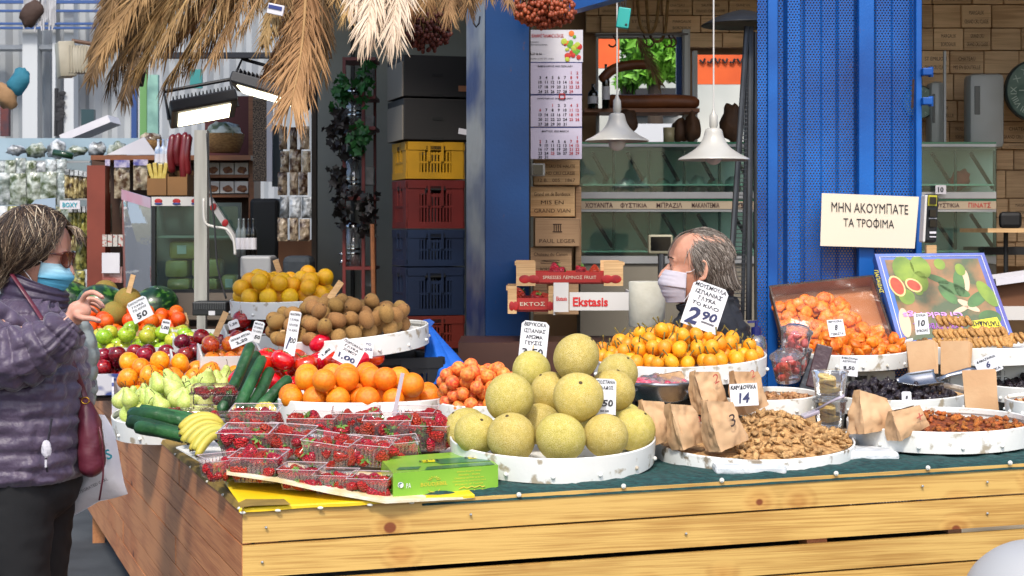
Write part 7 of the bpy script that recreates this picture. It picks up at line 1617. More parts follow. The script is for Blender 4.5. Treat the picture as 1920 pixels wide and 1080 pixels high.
# red rack with dispensers and vines
YR=8.5; rk=T('red_rack',at(672,680,YR),'narrow dark red metal rack with drink dispensers and hanging vines','rack'); rm=M('rack_red','#5a1714',.5,'#6d1f1a',6)
for x0,x1,dy in ((642,648,0),(678,684,.0),(700,705,.25)): g=G(); slab(x0,x1,108,690,YR+dy,.03,g); g.box(((at(x0,0,YR).x+at(x1,0,YR).x)/2,YR+dy+.015,.44),(mm(6,YR),.03,.9)); P('rack_post',g,rm,rk)
for py in (110,182,240,372,503): g=G(); slab(642,704,py-3,py+3,YR+.002,.27,g); P('rack_shelf',g,rm,rk)
chrome=M('chrome','#b9bcc0',.12,metal=1); jar=glass('jar_glass','#e4ecec',.35,.05)
for k,(px,pyb,pyt,lb) in enumerate(((662,500,425,'lowest glass drink dispenser with chrome tap on the red rack'),(663,368,298,'middle glass drink dispenser with chrome tap on the red rack'),(664,238,172,'upper glass drink dispenser on the red rack'))):
    c=at(px,pyb,YR+.12); h=mm(pyb-pyt,YR); r_=.042; o=T('drink_dispenser',c,lb,'dispenser'); g=G(); g.lathe([(.001,0),(r_,0),(r_,h),(r_*.9,h)],20,c); P('jar',g,jar,o,smooth=True)
    g=G(); g.lathe([(r_*1.04,h),(r_*1.04,h+.012),(r_*.5,h+.025),(.001,h+.03)],20,c); g.lathe([(r_*1.03,h*.3),(r_*1.05,h*.33),(r_*1.03,h*.36)],20,c); g.lathe([(r_*1.03,h*.42),(r_*1.05,h*.45),(r_*1.03,h*.48)],20,c); P('chrome_band',g,chrome,o,smooth=True)
    g=G(); t_=c+Vector((-.03,-.05,.035)); g.tube([t_+Vector((.01,.03,0)),t_,t_+Vector((-.02,-.015,0)),t_+Vector((-.028,-.02,-.025))],.009,8); g.tube([t_+Vector((-.01,-.01,.0)),t_+Vector((-.01,-.01,.03)),t_+Vector((-.035,-.02,.035))],.006,8); P('tap',g,chrome,o,smooth=True)
for k in range(5):
    g=G(); c=at(690,520-k*95,YR+.1); g.box(c,(.07,.06,.10),None,.006); single('grey_canister',g,M('canister','#5a5c5c',.4,'#7d7f80',20),f'grey canister on the red rack, {ordw(k)} from the bottom','canister','canisters on the red rack')
def vine(px,py0,py1,label,m,n,seed):
    rg=random.Random(seed); root=T('vine_garland',at(px,py1,YR-.05),label,'garland'); pts=[tuple(at(px+rg.uniform(-6,6),py0+(py1-py0)*k/6,YR-.05)) for k in range(7)]; g=G(); g.tube(cr(pts,4),.004,5); P('stem',g,M('vine_stem','#2a2a18',.8),root)
    g=G(); Q=cr(pts,10)
    for k in range(n):
        p=Vector(rg.choice(Q))+Vector((rg.gauss(0,.022),rg.gauss(0,.02),rg.gauss(0,.02))); a=Euler(rr(rg)).to_matrix(); q=rg.uniform(.012,.028)
        ol=[(math.cos(t)*(1+.25*math.cos(5*t)),math.sin(t)*(1+.25*math.cos(5*t))) for t in [2*PI*j/10 for j in range(10)]]; g.add([p+a@Vector((x*q,y*q,.2*q*x*x)) for x,y in ol],[tuple(range(10))])
    P('leaves',g,m,root)
gl_=M('vine_green','#1c4a22',.5,'#2f6b30',20); dl_=M('vine_dark','#14140f',.5,'#241c1e',20)
vine(640,140,195,'green vine garland at the upper left of the red rack',gl_,60,1); vine(634,215,290,'dark vine garland hanging left of the red rack',dl_,70,2); vine(676,240,285,'green and dark vine at the middle of the red rack',gl_,60,3); vine(640,320,420,'dark vine hanging at the lower left of the red rack',dl_,80,4); vine(684,370,440,'dark vine by the heart ornament on the red rack',dl_,60,5); vine(682,115,185,'green vine at the top of the red rack',gl_,50,6)
single('wooden_pole',G().tube([at(698,420,8.3),at(702,640,8.3)],.012,8),w_shelf,'thin brown pole leaning right of the red rack','pole')
# ================= market behind on the left
brown=M('shelf_brown','#38200f',.6,'#472a17',4)
YS=9.3; su=T('shelf_unit',at(320,545,YS),'brown wooden shelf unit with a reddish side post behind the fridge','shelf unit')
P('side_panel',slab(163,197,310,545,YS-.35,.12),M('red_brown_panel','#6b2a18',.5,'#7d3522',4),su); P('back_board',slab(172,470,300,700,YS+.2,.03),brown,su); P('top_board',slab(170,470,291,300,YS-.2,.4),w_shelf,su)
for py in (330,367): P('shelf_board',slab(384,468,py-3,py+3,YS-.05,.25),w_shelf,su)
P('right_panel',slab(466,476,180,560,YS-.05,.25),w_shelf,su); P('base_cupboard',slab(172,470,440,760,YS-.05,.25),brown,su)
single('red_wall_panel',slab(384,470,180,292,YS+.3,.04),M('dark_red_panel','#4a0f12',.6),'dark red wall panel above the shelf unit','panel')
def packet(name,px0,px1,py0,py1,Y,body,label,group=None,top=None,cat='packet',tone=None,lum=.35):
    a=at(px0,py1,Y); b=at(px1,py0,Y); w_=b.x-a.x; h=b.z-a.z; root=T(name,(a+b)/2,label,cat,group); sd_=px0*.37
    g=G(); g.grid(lambda u,v:Vector((a.x+w_*(u+.05*noise.noise(Vector((sd_,v*3,0)))),Y-.02*math.sin(PI*u)*math.sin(PI*v)**.5-.012*noise.noise(Vector((u*5+sd_,v*7,0))),a.z+h*v)),10,14); g.grid(lambda u,v:Vector((b.x-w_*u,Y+.012,a.z+h*v)),2,2); P('pack_body',g,body,root,smooth=True)
    if top: P('top_card',slab(px0,px1,py0-1,py0+(py1-py0)*.18,Y-.024,.003),top,root)
    return root
def mixm(n,a,b,s,c_=(.4,.6),coat=.4): return M(n,a,.35,b,s,rnd=.12,coat=coat,bump=.5,bscale=60,contrast=c_,detail=5)
oliv=mixm('olive_mix','#3a2a16','#b0a070',28); nutp=mixm('nut_packet','#4a3018','#b5a890',26); herb=mixm('herb_packet','#3d4a26','#a9b0a8',18); grn=mixm('green_olive_mix','#2a3416','#a09a50',30); silv=mixm('silver_packet','#4a4e50','#b9bdc0',16); white_=mixm('white_packet','#5f6a62','#b9c0c2',13)
purp=M('packet_card','#4a4a8c',.5,'#b9b0c0',30)
for k,(x0,x1,y0,y1) in enumerate(((197,206,300,362),(214,243,301,372),(250,277,300,356))): packet('nut_packet',x0,x1,y0,y1,YS-.25,nutp,['narrow nut packet hanging beside the reddish post','wide nut packet with purple top on the shelf unit','nut packet with pink top on the shelf unit'][k],'nut packets on the shelf unit',purp)
for k,(x0,x1,y0,y1) in enumerate(((194,209,382,436),(225,232,372,410))): packet('dark_packet',x0,x1,y0,y1,YS-.22,mixm('dark_packet_m','#1c1a16','#5e5848',20),['dark packet hanging in the lower part of the shelf unit','slim dark packet beside the fridge'][k],'dark packets on the shelf unit')
# bread-like boxes of nuts in two rows of three
for r_ in range(2):
    for c_ in range(3):
        x0=386+c_*27; y0=305+r_*35; o=T('nut_box',at(x0+12,y0+22,YS-.06),f'white box with nut picture, {ordw(c_)} from the left on the {["upper","lower"][r_]} shelf','box','white nut boxes on the shelves'); P('box_body',slab(x0,x0+25,y0,y0+22,YS-.06,.1),cardw,o); g=G(); g.ball(at(x0+14,y0+14,YS-.062),(.028,.003,.019),12,8,fn=lambda v:v*(1+.4*noise.noise(v*2+Vector((c_,r_,0))))); P('nut_print',g,M('nut_print','#5e3320',.6,'#8a5a34',60),o)
# wicker baskets
wk_=M('wicker','#7d5a34',.85,'#a07a48',50,bump=1,bscale=110,stretch=(1,1,3)); cello=glass('cellophane','#eef2ee',.45,.08)
for px,pyb,r_,h,lb,fm_ in ((420,286,.115,.105,'round wicker basket of dried herbs on top of the shelf unit',herb),(283,287,.075,.07,'small wicker basket left of the white post',nutp)):
    c=at(px,pyb,YS-.1); o=T('wicker_basket',c,lb,'basket'); g=G(); g.lathe([(.001,0),(r_*.75,0),(r_*.95,h*.6),(r_,h),(r_*.94,h),(r_*.88,h*.6),(.001,h*.5)],28,c)
    P('basket_body',g,wk_,o,smooth=True); g=G(); g.ball(c+Vector((0,0,h)),(r_*.9,r_*.9,r_*.55),20,12,fn=lambda v:v*(1+.35*noise.noise(v*3))); P('herbs',g,fm_,o,smooth=True)
# macaroni cases, bottles, red sausages at the left of the white post
cb_=M('case_card','#8a6238',.8,'#7a5630',4)
for x0,x1,y0,y1,lb in ((276,312,322,366,'left open brown cardboard case holding pasta packets'),(314,351,318,366,'right open brown cardboard case under the red sausages')):
    g=G(); a=at(x0,y1,8.75); b=at(x1,y0,8.75); w_=b.x-a.x; h=b.z-a.z; g.box((a.x+w_/2,8.75,a.z+h*.36),(w_,.005,h*.72)); g.box((a.x+w_/2,8.93,a.z+h/2),(w_,.005,h)); g.box((a.x+.0025,8.84,a.z+h*.42),(.005,.175,h*.84)); g.box((b.x-.0025,8.84,a.z+h*.42),(.005,.175,h*.84)); single('cardboard_case',g,cb_,lb,'cardboard case')
for k in range(4): g=G(); g.box(at(284+k*8.5,326-2*(k%2),8.82),(.022,.03,.11),Matrix.Rotation(R(-14+8*k),3,'Y'),.003); single('pasta_packet',g,M('pasta','#b59a34',.4,'#c9b45c',40,coat=.3),f'yellow pasta packet, {ordw(k)} from the left in the brown case','packet','pasta packets in the brown case')
rs=M('red_salami','#5e1016',.4,'#7d1c20',5,coat=.3)
for k,(px,py0,py1) in enumerate(((322,252,325),(333,250,312),(345,248,345),(352,252,330))):
    g=G(); g.tube(cr([tuple(at(px+3,py0,8.8)),tuple(at(px-2,(py0+py1)/2,8.78)),tuple(at(px+1,py1,8.8))],5),[.008]+[.021]*9+[.006],10); single('hanging_salami',g,rs,f'red salami, {ordw(k)} from the left of those hanging beside the white post','salami','red salamis hanging beside the post',smooth=True)
for k,px in enumerate((297,306,315)): bottle(px,316,8.85,.16,.02,M('blue_white_glass',*(['#7d93b5',.2]),col2='#c9ced8',scale=30),f'small blue and white bottle, {ordw(k)} from the left above the pasta case','small bottles above the pasta case')
# fridge case
YFR=8.55; fr=T('display_fridge',at(345,590,YFR),'glass display fridge with black frame full of wrapped cheese blocks','fridge'); blkf=M('fridge_black','#0f1013',.35)
for a,b,c_,d in ((284,291,372,548),(284,452,543,549),(446,452,480,548)): P('black_frame',slab(a,b,c_,d,YFR-(.003 if b-a<10 else 0),.04),blkf,fr)
P('top_trim',slab(284,386,369,386,YFR-.01,.05),cardw,fr); P('back_wall',slab(240,452,380,548,YFR+.42,.02),M('fridge_inside','#3d4846',.4,'#56625e',3),fr); P('front_pane',slab(291,446,387,543,YFR+.01,.005),gls,fr)
for px in (297,331,366): g=G(); g.ball(at(px,377,YFR-.012),(.021,.002,.014),12,6); P('tomato_print',g,straw_p,fr); g=G(); g.ball(at(px,382,YFR-.0135),(.022,.002,.006),12,6); P('tomato_bowl_print',g,M('navy_edge','#1d2f70',.5),fr)
g=G(); L0,L1=at(229,355,YFR+.28),at(284,371,YFR); q0,q1=at(233,545,YFR+.28),at(284,548,YFR); g.add([L0,L1,q1,q0]+[p+Vector((-.004,.004,0)) for p in (L0,L1,q1,q0)],[(0,3,2,1),(4,5,6,7),(0,1,5,4),(3,7,6,2)]); P('side_pane',g,glass('side_glass','#c3d6e6',.2,.04,.02),fr)
g=G(); g.add([L0,L1,L1-Vector((0,0,.055)),L0-Vector((0,0,.055))],[(0,3,2,1)]); g.v=[v+Vector((-.003,-.006,0)) for v in g.v]; P('pink_trim',g,M('pink_trim','#c08a98',.5,'#b9a8b4',6),fr)
g=G(); g.beam(at(392,372,YFR-.03),at(460,478,YFR-.03),.03,.045,up=(0,-1,0)); P('slanted_trim',g,cardw,fr)
for px,py in ((400,388),(422,418)): g=G(); g.ball(at(px,py,YFR-.058),(.016,.003,.02),12,8,Matrix.Rotation(R(30),3,'Y')); P('tomato_print',g,straw_p,fr)
P('inner_shelf',slab(291,446,442,446,YFR+.05,.35),alu,fr); P('fridge_base',slab(238,455,549,700,YFR,.45),M('fridge_base_beige','#5e5348',.6,'#6b6054',3),fr); P('tray_edge',slab(262,455,593,599,YFR-.12,.1),M('fridge_base_beige','#5e5348',.6),fr)
chm=M('cheese','#a08c50',.4,'#b59c60',4,coat=.5,rnd=.08)
for k,(x0,x1,y0,y1) in enumerate(((316,370,452,486),(308,352,488,521),(312,356,522,544),(358,412,485,520),(358,408,521,544),(414,444,515,544))):
    o=T('cheese_block',at((x0+x1)/2,y1,YFR+.1),['topmost wrapped cheese block with label in the fridge','left cheese block in the middle row of the fridge','left cheese block in the bottom row of the fridge','right cheese block in the middle row of the fridge','middle cheese block in the bottom row of the fridge','small cheese block at the right end of the fridge'][k],'cheese','cheese blocks in the fridge'); P('block',slab(x0,x1,y0,y1,YFR+.1,.16,bev=.02),chm,o,auto=True)
    if k in(0,5): P('paper_label',slab(x0+16 if k==0 else x0+8,x0+33 if k==0 else x0+22,y0+8,y0+24,YFR+.096,.003),paper,o)
o=T('receipt_printer',at(393,592,7.6),'black plastic ribbed box in front of the fridge','box'); P('body',slab(360,425,566,592,7.6,.15,bev=.006),blackp,o)
g=G()
for k in range(14): slab(364+k*4.3,366+k*4.3,568,580,7.597,.006,g)
tag(P('ribs',g,M('rib_grey','#3a3c3e',.5),o),kind='stuff')
P('label_square',slab(391,403,583,591,7.596,.004),paper,o)
# white post with cable
g=G(); slab(364,388,244,566,7.85,.06,g); o=T('white_post',at(376,566,7.85),'weathered white wooden post carrying the flood lamp','post'); P('post_body',g,M('worn_white_wood','#8f8d86',.8,'#a8a69e',30,stretch=(1,1,.06),bump=.2),o); g=G(); slab(369,385,566,760,7.86,.05,g); P('lower_post',g,M('worn_white_wood','#8f8d86',.8),o)
g=G(); g.tube(cr([tuple(at(382,372,7.8)),tuple(at(384,415,7.8)),tuple(at(400,425,7.8)),tuple(at(425,430,7.8)),tuple(at(438,450,7.8)),tuple(at(441,478,7.8))],5),.007,7); single('white_cable',g,M('cord_white','#c3c0ba',.6),'white cable looping from the white post','cable',smooth=True)
g=G(); g.tube(cr([tuple(at(388,250,7.75)),tuple(at(392,330,7.75)),tuple(at(402,420,7.75)),tuple(at(408,500,7.75)),tuple(at(424,560,7.75))],6),.005,6); single('black_cable',g,M('wire_dark','#2a2a2c',.5),'thin black cable hanging right of the white post','cable',smooth=True)
# flood lamps
def flood(px,py,Y,w_,d,label,lit,rot=(0,0,0),e=9):
    c=at(px,py,Y); root=T('flood_lamp',c,label,'lamp'); R3=Euler([R(a) for a in rot]).to_matrix(); g=G(); g.box((0,0,.018),(w_,d,.05),None,.008,.86); 
    g.v=[R3@v+c for v in g.v]; P('housing',g,M('lamp_black','#1b1c20',.45),root)
    g=G(); 
    for k in range(16): g.box((-w_*.42+w_*.84*k/15,0,.052),(.004,d*.8,.022))
    g.v=[R3@v+c for v in g.v]; tag(P('cooling_fins',g,M('lamp_black','#1b1c20',.45),root),kind='stuff')
    g=G(); g.box((0,0,-.010),(w_*.78,d*.7,.004)); g.v=[R3@v+c for v in g.v]; P('lit_panel',g,M('lamp_light','#fff3d0',.4,emit=e) ,root)
    g=G(); g.tube([R3@Vector((-w_*.52,0,0))+c,R3@Vector((-w_*.5,0,.12))+c,R3@Vector((w_*.5,0,.12))+c,R3@Vector((w_*.52,0,0))+c],.008,8); P('bracket',g,M('lamp_black','#1b1c20',.45),root)
flood(382,212,6.6,.27,.24,'lit black flood lamp hanging below the palm fronds above the white post',1,(-14,-12,16),3.5)
flood(505,178,6.9,.34,.14,'second lit flood lamp seen edge on behind the long frond',1,(-14,16,-10),5)
g=G(); slab(300,620,98,108,6.9,.05,g); single('lamp_rail',g,M('dark_steel','#2c2f36',.5,metal=.4),'dark steel rail behind the fronds holding the flood lamps','rail')
# cream lamp at the left
c=at(135,112,7.6); o=T('old_flood_lamp',c,'old cream coloured flood lamp on an arm at the upper left','lamp'); g=G(); g.box(c+Vector((-.03,0,0)),(.075,.12,.165),Euler((0,R(-4),R(24))).to_matrix(),.006); g.box(c+Vector((.035,.01,0)),(.10,.10,.13),Euler((0,R(-4),R(24))).to_matrix(),.02); P('housing',g,M('cream_metal','#8f8876',.5,'#a39c8a',10),o,auto=True)
g=G(); 
for k in range(7): g.box(c+Vector((.0+.012*k,-.052+.004*k,.0)),(.004,.01,.13),Euler((0,0,R(24))).to_matrix())
tag(P('cooling_ribs',g,M('cream_metal','#8f8876',.5),o),kind='stuff'); g=G(); g.tube([c+Vector((.0,0,.09)),c+Vector((.12,0,.07)),c+Vector((.2,0,.05))],.009,8); P('arm',g,M('brown_arm','#5a4030',.7),o)
g=G(); g.box(c+Vector((.10,.0,-.01)),(.05,.05,.09),None,.006); P('junction_box',g,blackp,o)
single('awning_pole',G().tube([at(300,-40,6.4),at(262,160,6.6),at(262,162,6.6)],.015,8),M('dark_steel','#2c2f36',.5,metal=.4),'dark awning pole among the left fronds','pole')
# hanging bags column near the grey wall
single('brown_post',slab(584,593,100,560,8.7,.06),M('post_brown','#2f2418',.7),'dark brown post at the left edge of the grey wall','post')
silb=mixm('clear_dates_packet','#3a2416','#a08f78',22)
rg=random.Random(77)
for k in range(15):
    r_=k//3; c_=k%3; x0=521+c_*20+(r_%2)*3; y0=236+r_*43; packet('hanging_packet',x0+rg.uniform(-1,3),x0+18+rg.uniform(-3,3),y0+rg.uniform(0,5),y0+44,8.4-.04*c_,[silb,nutp,silb,silv,silb][r_],f'brown filled clear packet, {ordw(c_)} from the left in the {ordw(r_)} row of the hanging packets','packets hanging beside the grey wall',cat='packet')
single('lattice_screen',slab(474,500,185,340,9.1,.02),M('lattice','#7d6a58',.8,'#2a2420',160,contrast=(.48,.52)),'narrow brown lattice screen behind the second lamp','screen'); single('white_frame_strip',slab(500,510,185,340,9.08,.03),paper,'narrow white strip right of the lattice screen','strip'); single('teal_frame',slab(510,530,235,350,9.2,.02),M('grey_teal','#3d4a50',.6),'grey panel behind the hanging packets','panel')
single('hanging_banner',slab(565,583,40,160,7.9,.02),M('banner_white','#a9a2a4',.7,'#b58aa0',12),'narrow white printed banner hanging behind the dark frond','banner')
g=G(); slab(468,522,372,486,8.9,.2,g,.02); single('black_bin',g,M('bin_black','#0b0c0e',.6),'black bin standing right of the fridge','bin')
for k,px in enumerate((474,483,492,501)): bottle(px-26,482,8.4,.2,.018,dkg if k>1 else M('grey_glass','#6a7272',.2,coat=.4),f'bottle, {ordw(k)} from the left between the fridge and the black bin','bottles right of the fridge')
g=G(); slab(529,583,480,540,8.3,.2,g,.03); single('grey_bag',g,M('grey_cloth','#2c3238',.8,bump=.6,bscale=30),'dark grey bundle on the low shelf left of the grey wall','bundle')
o=T('white_tub',at(478,520,7.9),'white plastic tub behind the yellow oranges','tub'); P('tub_body',slab(450,508,480,522,7.9,.2,bev=.012),M('tub_white','#8f8f90',.5),o); single('kraft_shelf',slab(522,584,450,600,8.7,.25),M('shelf_orange','#6a4326',.7),'brown low cupboard below the hanging packets','cupboard')
# ---------- stall of bags at far left
YL=9.4
single('blue_table',slab(-120,262,259,300,YL+.6,.5),M('pale_blue_board','#7d93a0',.6,'#93a8b4',2),'pale blue grey board behind the bag stall at the left','board')
o=T('bag_rack',at(60,560,YL),'rack of bagged herbs and olives behind the woman','rack'); P('rack_panel',slab(-120,170,300,760,YL+.3,.03),M('rack_grey','#6a7880',.6,'#8a979c',2),o); 
for py in (302,372,428,520): P('rack_bar',slab(-120,168,py,py+3,YL+.02,.02),alu,o)
rg=random.Random(6); cnt=0
for r_,(y0,h,w_,mats) in enumerate(((300,40,20,(white_,herb,silv)),(322,62,30,(herb,white_,herb)),(385,62,26,(herb,grn,silv)),(440,66,20,(grn,oliv,silv)),(505,60,22,(silv,grn,oliv)))):
    c_=0; x=-10
    while x<(120 if r_<3 else 160):
        if not (x<110 and r_>2): packet('herb_bag',x,x+w_,y0+rg.uniform(-4,4),y0+h,YL-.05*r_-.02*(c_%2),rg.choice(mats),f'clear bag of herbs, {ordw(c_)} from the left in the {ordw(r_)} row of the left rack','bags on the left rack',cat='bag'); c_+=1
        x+=w_*.95
for c_ in range(6): packet('olive_bag',121+c_*8.5,131+c_*8.5,318+rg.uniform(-5,5),372,YL-.3,oliv,f'olive packet with striped top, {ordw(c_)} from the left beside the reddish post','striped olive packets',silv,cat='packet')
for c_ in range(5): packet('olive_bag',128+c_*8,138+c_*8,388,444,YL-.3,grn,f'green olive packet, {ordw(c_)} from the left in the middle row by the post','green olive packets',silv,cat='packet')
g=G(); g.prism([(-.11,0),(.13,0),(.13,.14),(.02,.13)],at(60,418,9.0),(1,0,0),(0,0,1),.01); single('sign_board',g,M('pale_sign','#8fa0b0',.6),'pale blue slanted board among the bags at the left','board')
o=T('name_sign',at(135,388,9.0),'white sign with teal letters beside the reddish post','sign'); P('board',slab(112,150,376,392,9.02,.004),paper,o); g=G(); g.text('ΒΟΧΥ',at(131,384,9.016),h=mm(9,9),w=mm(28,9),bold=.02); P('lettering',g,M('teal_print','#2a96a6',.5),o)
single('recipe_card',slab(191,224,474,512,8.6,.01),paper,'white card with small red fish print below the packets','card'); single('pink_packet',slab(192,228,500,530,8.62,.02),mixm('pink_pack','#8c4a40','#c9a8a0',14),'pink printed packet below the white card','packet')
for k,px in enumerate((196,206,216,226)): single('white_pack',slab(px-4,px+4,440,462,8.6,.02),M('pk_white2','#b5b0a8',.5,'#a04a40',60,contrast=(.55,.6)),f'slim white pack with red mark, {ordw(k)} from the left on the low shelf','pack','slim white packs on the low shelf')
for k in range(6): 
    g=G(); g.ball(at(30+k*38,282+4*math.sin(k*3),YL+.4),(.06,.04,.03+.012*(k%3)),14,8,fn=lambda v:v*(1+.5*noise.noise(v*2.5+Vector((k,0,0))))); single('bag_heap',g,herb if k%2 else silv,f'heap of clear herb bags, {ordw(k)} from the left on the pale blue board','bags','heaps of bags on the pale blue board',smooth=True)
g=G(); g.tube([at(100,286,9.6),at(137,293,9.6)],[.022,.02],10); single('green_bottle',g,M('green_glass','#1c3a24',.15,coat=.5),'dark green bottle lying on the pale blue board','bottle',smooth=True)
g=G(); g.prism([(-.12,0),(.16,0),(.09,.10)],at(240,290,9.1),(1,0,0),(0,0,1),.01); single('white_card',g,paper,'white folded card standing on top of the shelf unit','card')
# far container building
YB=14.5; cw=M('container_white','#9fa3a6',.6,'#8c9094',1.5); o=T('white_container',at(130,460,YB),'white corrugated building with blue rails at the upper left','building'); g=G(); x0,x1=at(-200,0,YB).x,at(640,0,YB).x; n=80; pts=[]
for k in range(n): x=x0+(x1-x0)*k/n; d=.06 if k%4 in(1,2) else 0; pts.append((x,YB+d))
g.add([(x,y,z) for x,y in pts for z in(0,4.2)],[(2*i,2*i+2,2*i+3,2*i+1) for i in range(n-1)]); P('corrugated_wall',g,cw,o)
for k,(a,b) in enumerate(((42,46),(50,54),(0,6),(18,22))): P('blue_rail',slab(-150,190,a,b,YB-.5,.04),M('rail_blue','#2a4a80',.5),o)
for a,b in ((42,70),(120,138),(98,104)): P('column',slab(a,b,-40,260,YB-.4,.15),M('column_white','#b3b6b8',.6),o)
P('cornice',slab(-150,180,84,92,YB-.35,.2),M('column_white','#b3b6b8',.6),o)
g=G(); rg=random.Random(2)
for k in range(9): 
    px=104+rg.uniform(0,14); g.tube(cr([tuple(at(px,165+rg.uniform(0,20),YB-.42)),tuple(at(px+rg.uniform(-5,5),205,YB-.42)),tuple(at(px+rg.uniform(-3,3),255,YB-.42))],4),.012,5)
for k in range(12): a_=at(104+rg.uniform(0,14),165+rg.uniform(0,60),YB-.43); g.ball(a_,(.03,.004,.022),8,6)
P('graffiti',g,M('graffiti_black','#1c1c20',.7),o)
for k,(a,b,c_,d,m_,lb,ct) in enumerate(((246,256,130,260,M('pipe_blue','#1d3f78',.5),'blue upright bar behind the left fronds','bar'),(262,275,130,262,M('bar_green','#5c8a50',.6),'light green upright bar behind the left fronds','bar'),(276,296,140,262,M('teal_shutter','#7fa89a',.6,'#5a8078',8),'pale green louvred shutter behind the left fronds','shutter'),(356,378,130,165,M('teal_box','#2a7a78',.5),'teal box behind the flood lamp','box'),(0,16,190,255,M('red_poster','#5a2420',.6,'#2a2430',12),'dark red poster at the far left','poster'),(152,176,205,240,M('dark_window','#1f3a40',.3),'small dark window in the white building','window'))): single(ct,slab(a,b,c_,d,12-.05*k,.05),m_,lb,ct)
g=G(); g.beam(at(125,262,11),at(215,225,11),.3,.05); single('ramp_board',g,paper,'white slanted board in front of the white building','board')
for k,(px,py,c_,lb) in enumerate(((35,155,'#1d6478','blue cloth bag hanging at the far left'),(12,180,'#8a6a48','tan cloth bag hanging at the far left edge'),(60,25,'#3a2820','brown pennant hanging at the top left'))):
    g=G(); g.ball(at(px,py,10),(.06,.04,.09),12,10,Euler((0,.5*(-1)**k,0)).to_matrix(),fn=lambda v:v*(1+.4*noise.noise(v*2+Vector((k,2,0))))); single('cloth_bag',g,M('cb'+str(k),c_,.8,bump=.4),lb,'bag',smooth=True)
g=G(); 
for k in range(50): px=45+rg.uniform(0,60); g.tube([at(px,-20,10),at(px+rg.uniform(-3,3),30+rg.uniform(0,30),10)],.006,4)
single('white_fringe',g,M('fringe','#a9a9ac',.8),'white hanging fringe at the top left','fringe',kind='stuff')
# ================= price cards
cardm=M('price_card','#cfcfd0',.6,'#c4c5ca',6); pen=M('pen_black','#14141c',.6); penb=M('pen_blue','#1c2450',.6)
def card(px,py,Y,wpx,hpx,lean,lines,label,yaw=0,back=-12,notch=True,stick=None,frame=False):
    """lines: (text, v from the top, height fraction, width fraction or None, blue?)"""
    c=at(px,py,Y); w_,h=mm(wpx,Y),mm(hpx,Y); R3=Euler((R(back),R(lean),R(yaw))).to_matrix(); root=T('price_card',c-R3@Vector((0,0,h/2)),label,'price card'); k=.12*w_ if notch else 0
    g=G(); g.prism([(-w_/2,-h/2),(w_/2,-h/2),(w_/2,h/2-k),(w_/2-k,h/2),(-w_/2+k,h/2),(-w_/2,h/2-k)],c,R3@Vector((1,0,0)),R3@Vector((0,0,1)),.0025)
    for i in range(6,12): pass
    P('card',g,cardm,root); g1=G(); g2=G(); x=R3@Vector((1,0,0)); z=R3@Vector((0,0,1)); n=R3@Vector((0,-1,0))
    for (s,v,hh,ww,bl,*dx) in lines: (g2 if bl else g1).text(s,c+z*(h*(.5-v))+x*(w_*(dx[0] if dx else 0))+n*.0018,x,z,h*hh,None if ww is None else w_*ww,hand=.32,bold=.012 if hh<.15 else .03)
    if g1.v: P('handwriting',g1,pen,root)
    if g2.v: P('figures',g2,penb,root)
    if stick: g=G(); b=c-z*h*.5; g.tube([c-z*h*.1-n*.003,b-z*stick],.004,6); P('stick',g,w_crate,root)
card(1322,575,5.36,70,88,20,(('ΜΟΥΣΜΟΥΛΑ',.08,.09,.86,0),('ΙΣΠΑΝΙΑΣ',.22,.09,.74,0),('ΓΛΥΚΑ',.35,.09,.5,0),('ΤΟ ΚΙΛΟ',.48,.08,.75,0),('2',.76,.38,.30,1,-.22),('90',.68,.20,.38,1,.2),('=',.83,.05,.36,0,.2)),'tilted white price card reading 2,90 in the loquats, in front of the man')
card(1001,640,5.3,52,76,6,(('ΒΕΡΥΚΟΚΑ',.08,.10,.8,0),('ΙΣΠΑΝΙΑΣ',.24,.10,.78,0),('ΑΡΩΜΑ',.39,.10,.62,0),('ΓΕΥΣΙΣ',.54,.10,.62,0),('3,50',.78,.20,.72,0)),'white price card for apricots reading 3,50 behind the melons',stick=.1)
card(1134,748,4.60,42,76,2,(('ΜΠΟΣΤΑΝΙΑ',.08,.09,.9,0),('ΕΛΛΑΔΟΣ',.22,.09,.75,0),('1,50',.62,.2,.7,0),('==',.80,.06,.4,0)),'white price card stuck between the melons')
card(1395,740,4.88,52,42,-3,(('ΚΑΡΥΔΟΨΙΧΑ',.16,.2,.92,0),('14',.64,.46,.34,1)),'square white price card reading 14 above the walnuts',notch=False)
card(1568,615,6.1,30,36,-4,(('ΒΕΡΥΚΟΚΑ',.12,.13,.85,0),('8',.48,.34,.16,0),('ΓΕΜΙΣΤΑ',.85,.14,.8,0)),'small white price card reading 8 on the dried apricot carton',notch=False,back=-32)
card(1728,607,5.88,26,40,-4,(('ΣΥΚΑ',.10,.12,.7,0),('10',.47,.3,.45,0),('ΕΥΒΟΙΑΣ',.82,.13,.85,0)),'small white price card reading 10 by the figs',notch=False)
card(1853,684,5.62,46,34,-22,(('ΔΑΜΑΣΚΗΝΑ',.16,.14,.8,0),('6',.48,.34,.16,1),('ΕΛΛΗΝΙΚΑ',.84,.14,.8,0)),'tilted white price card reading 6 above the right prunes',notch=False)
card(1592,686,5.6,34,38,6,(('ΔΑΜΑΣΚΗΝΑ',.12,.1,.9,0),('ΑΣΠΡΙΤΗΣ',.28,.1,.75,0),('8,50',.62,.22,.6,0)),'small white price card behind the pineapple cups above the prunes')
card(1700,745,4.95,18,22,0,(('8',.5,.3,.2,0),),'tiny white tag half hidden behind the squat paper bag')
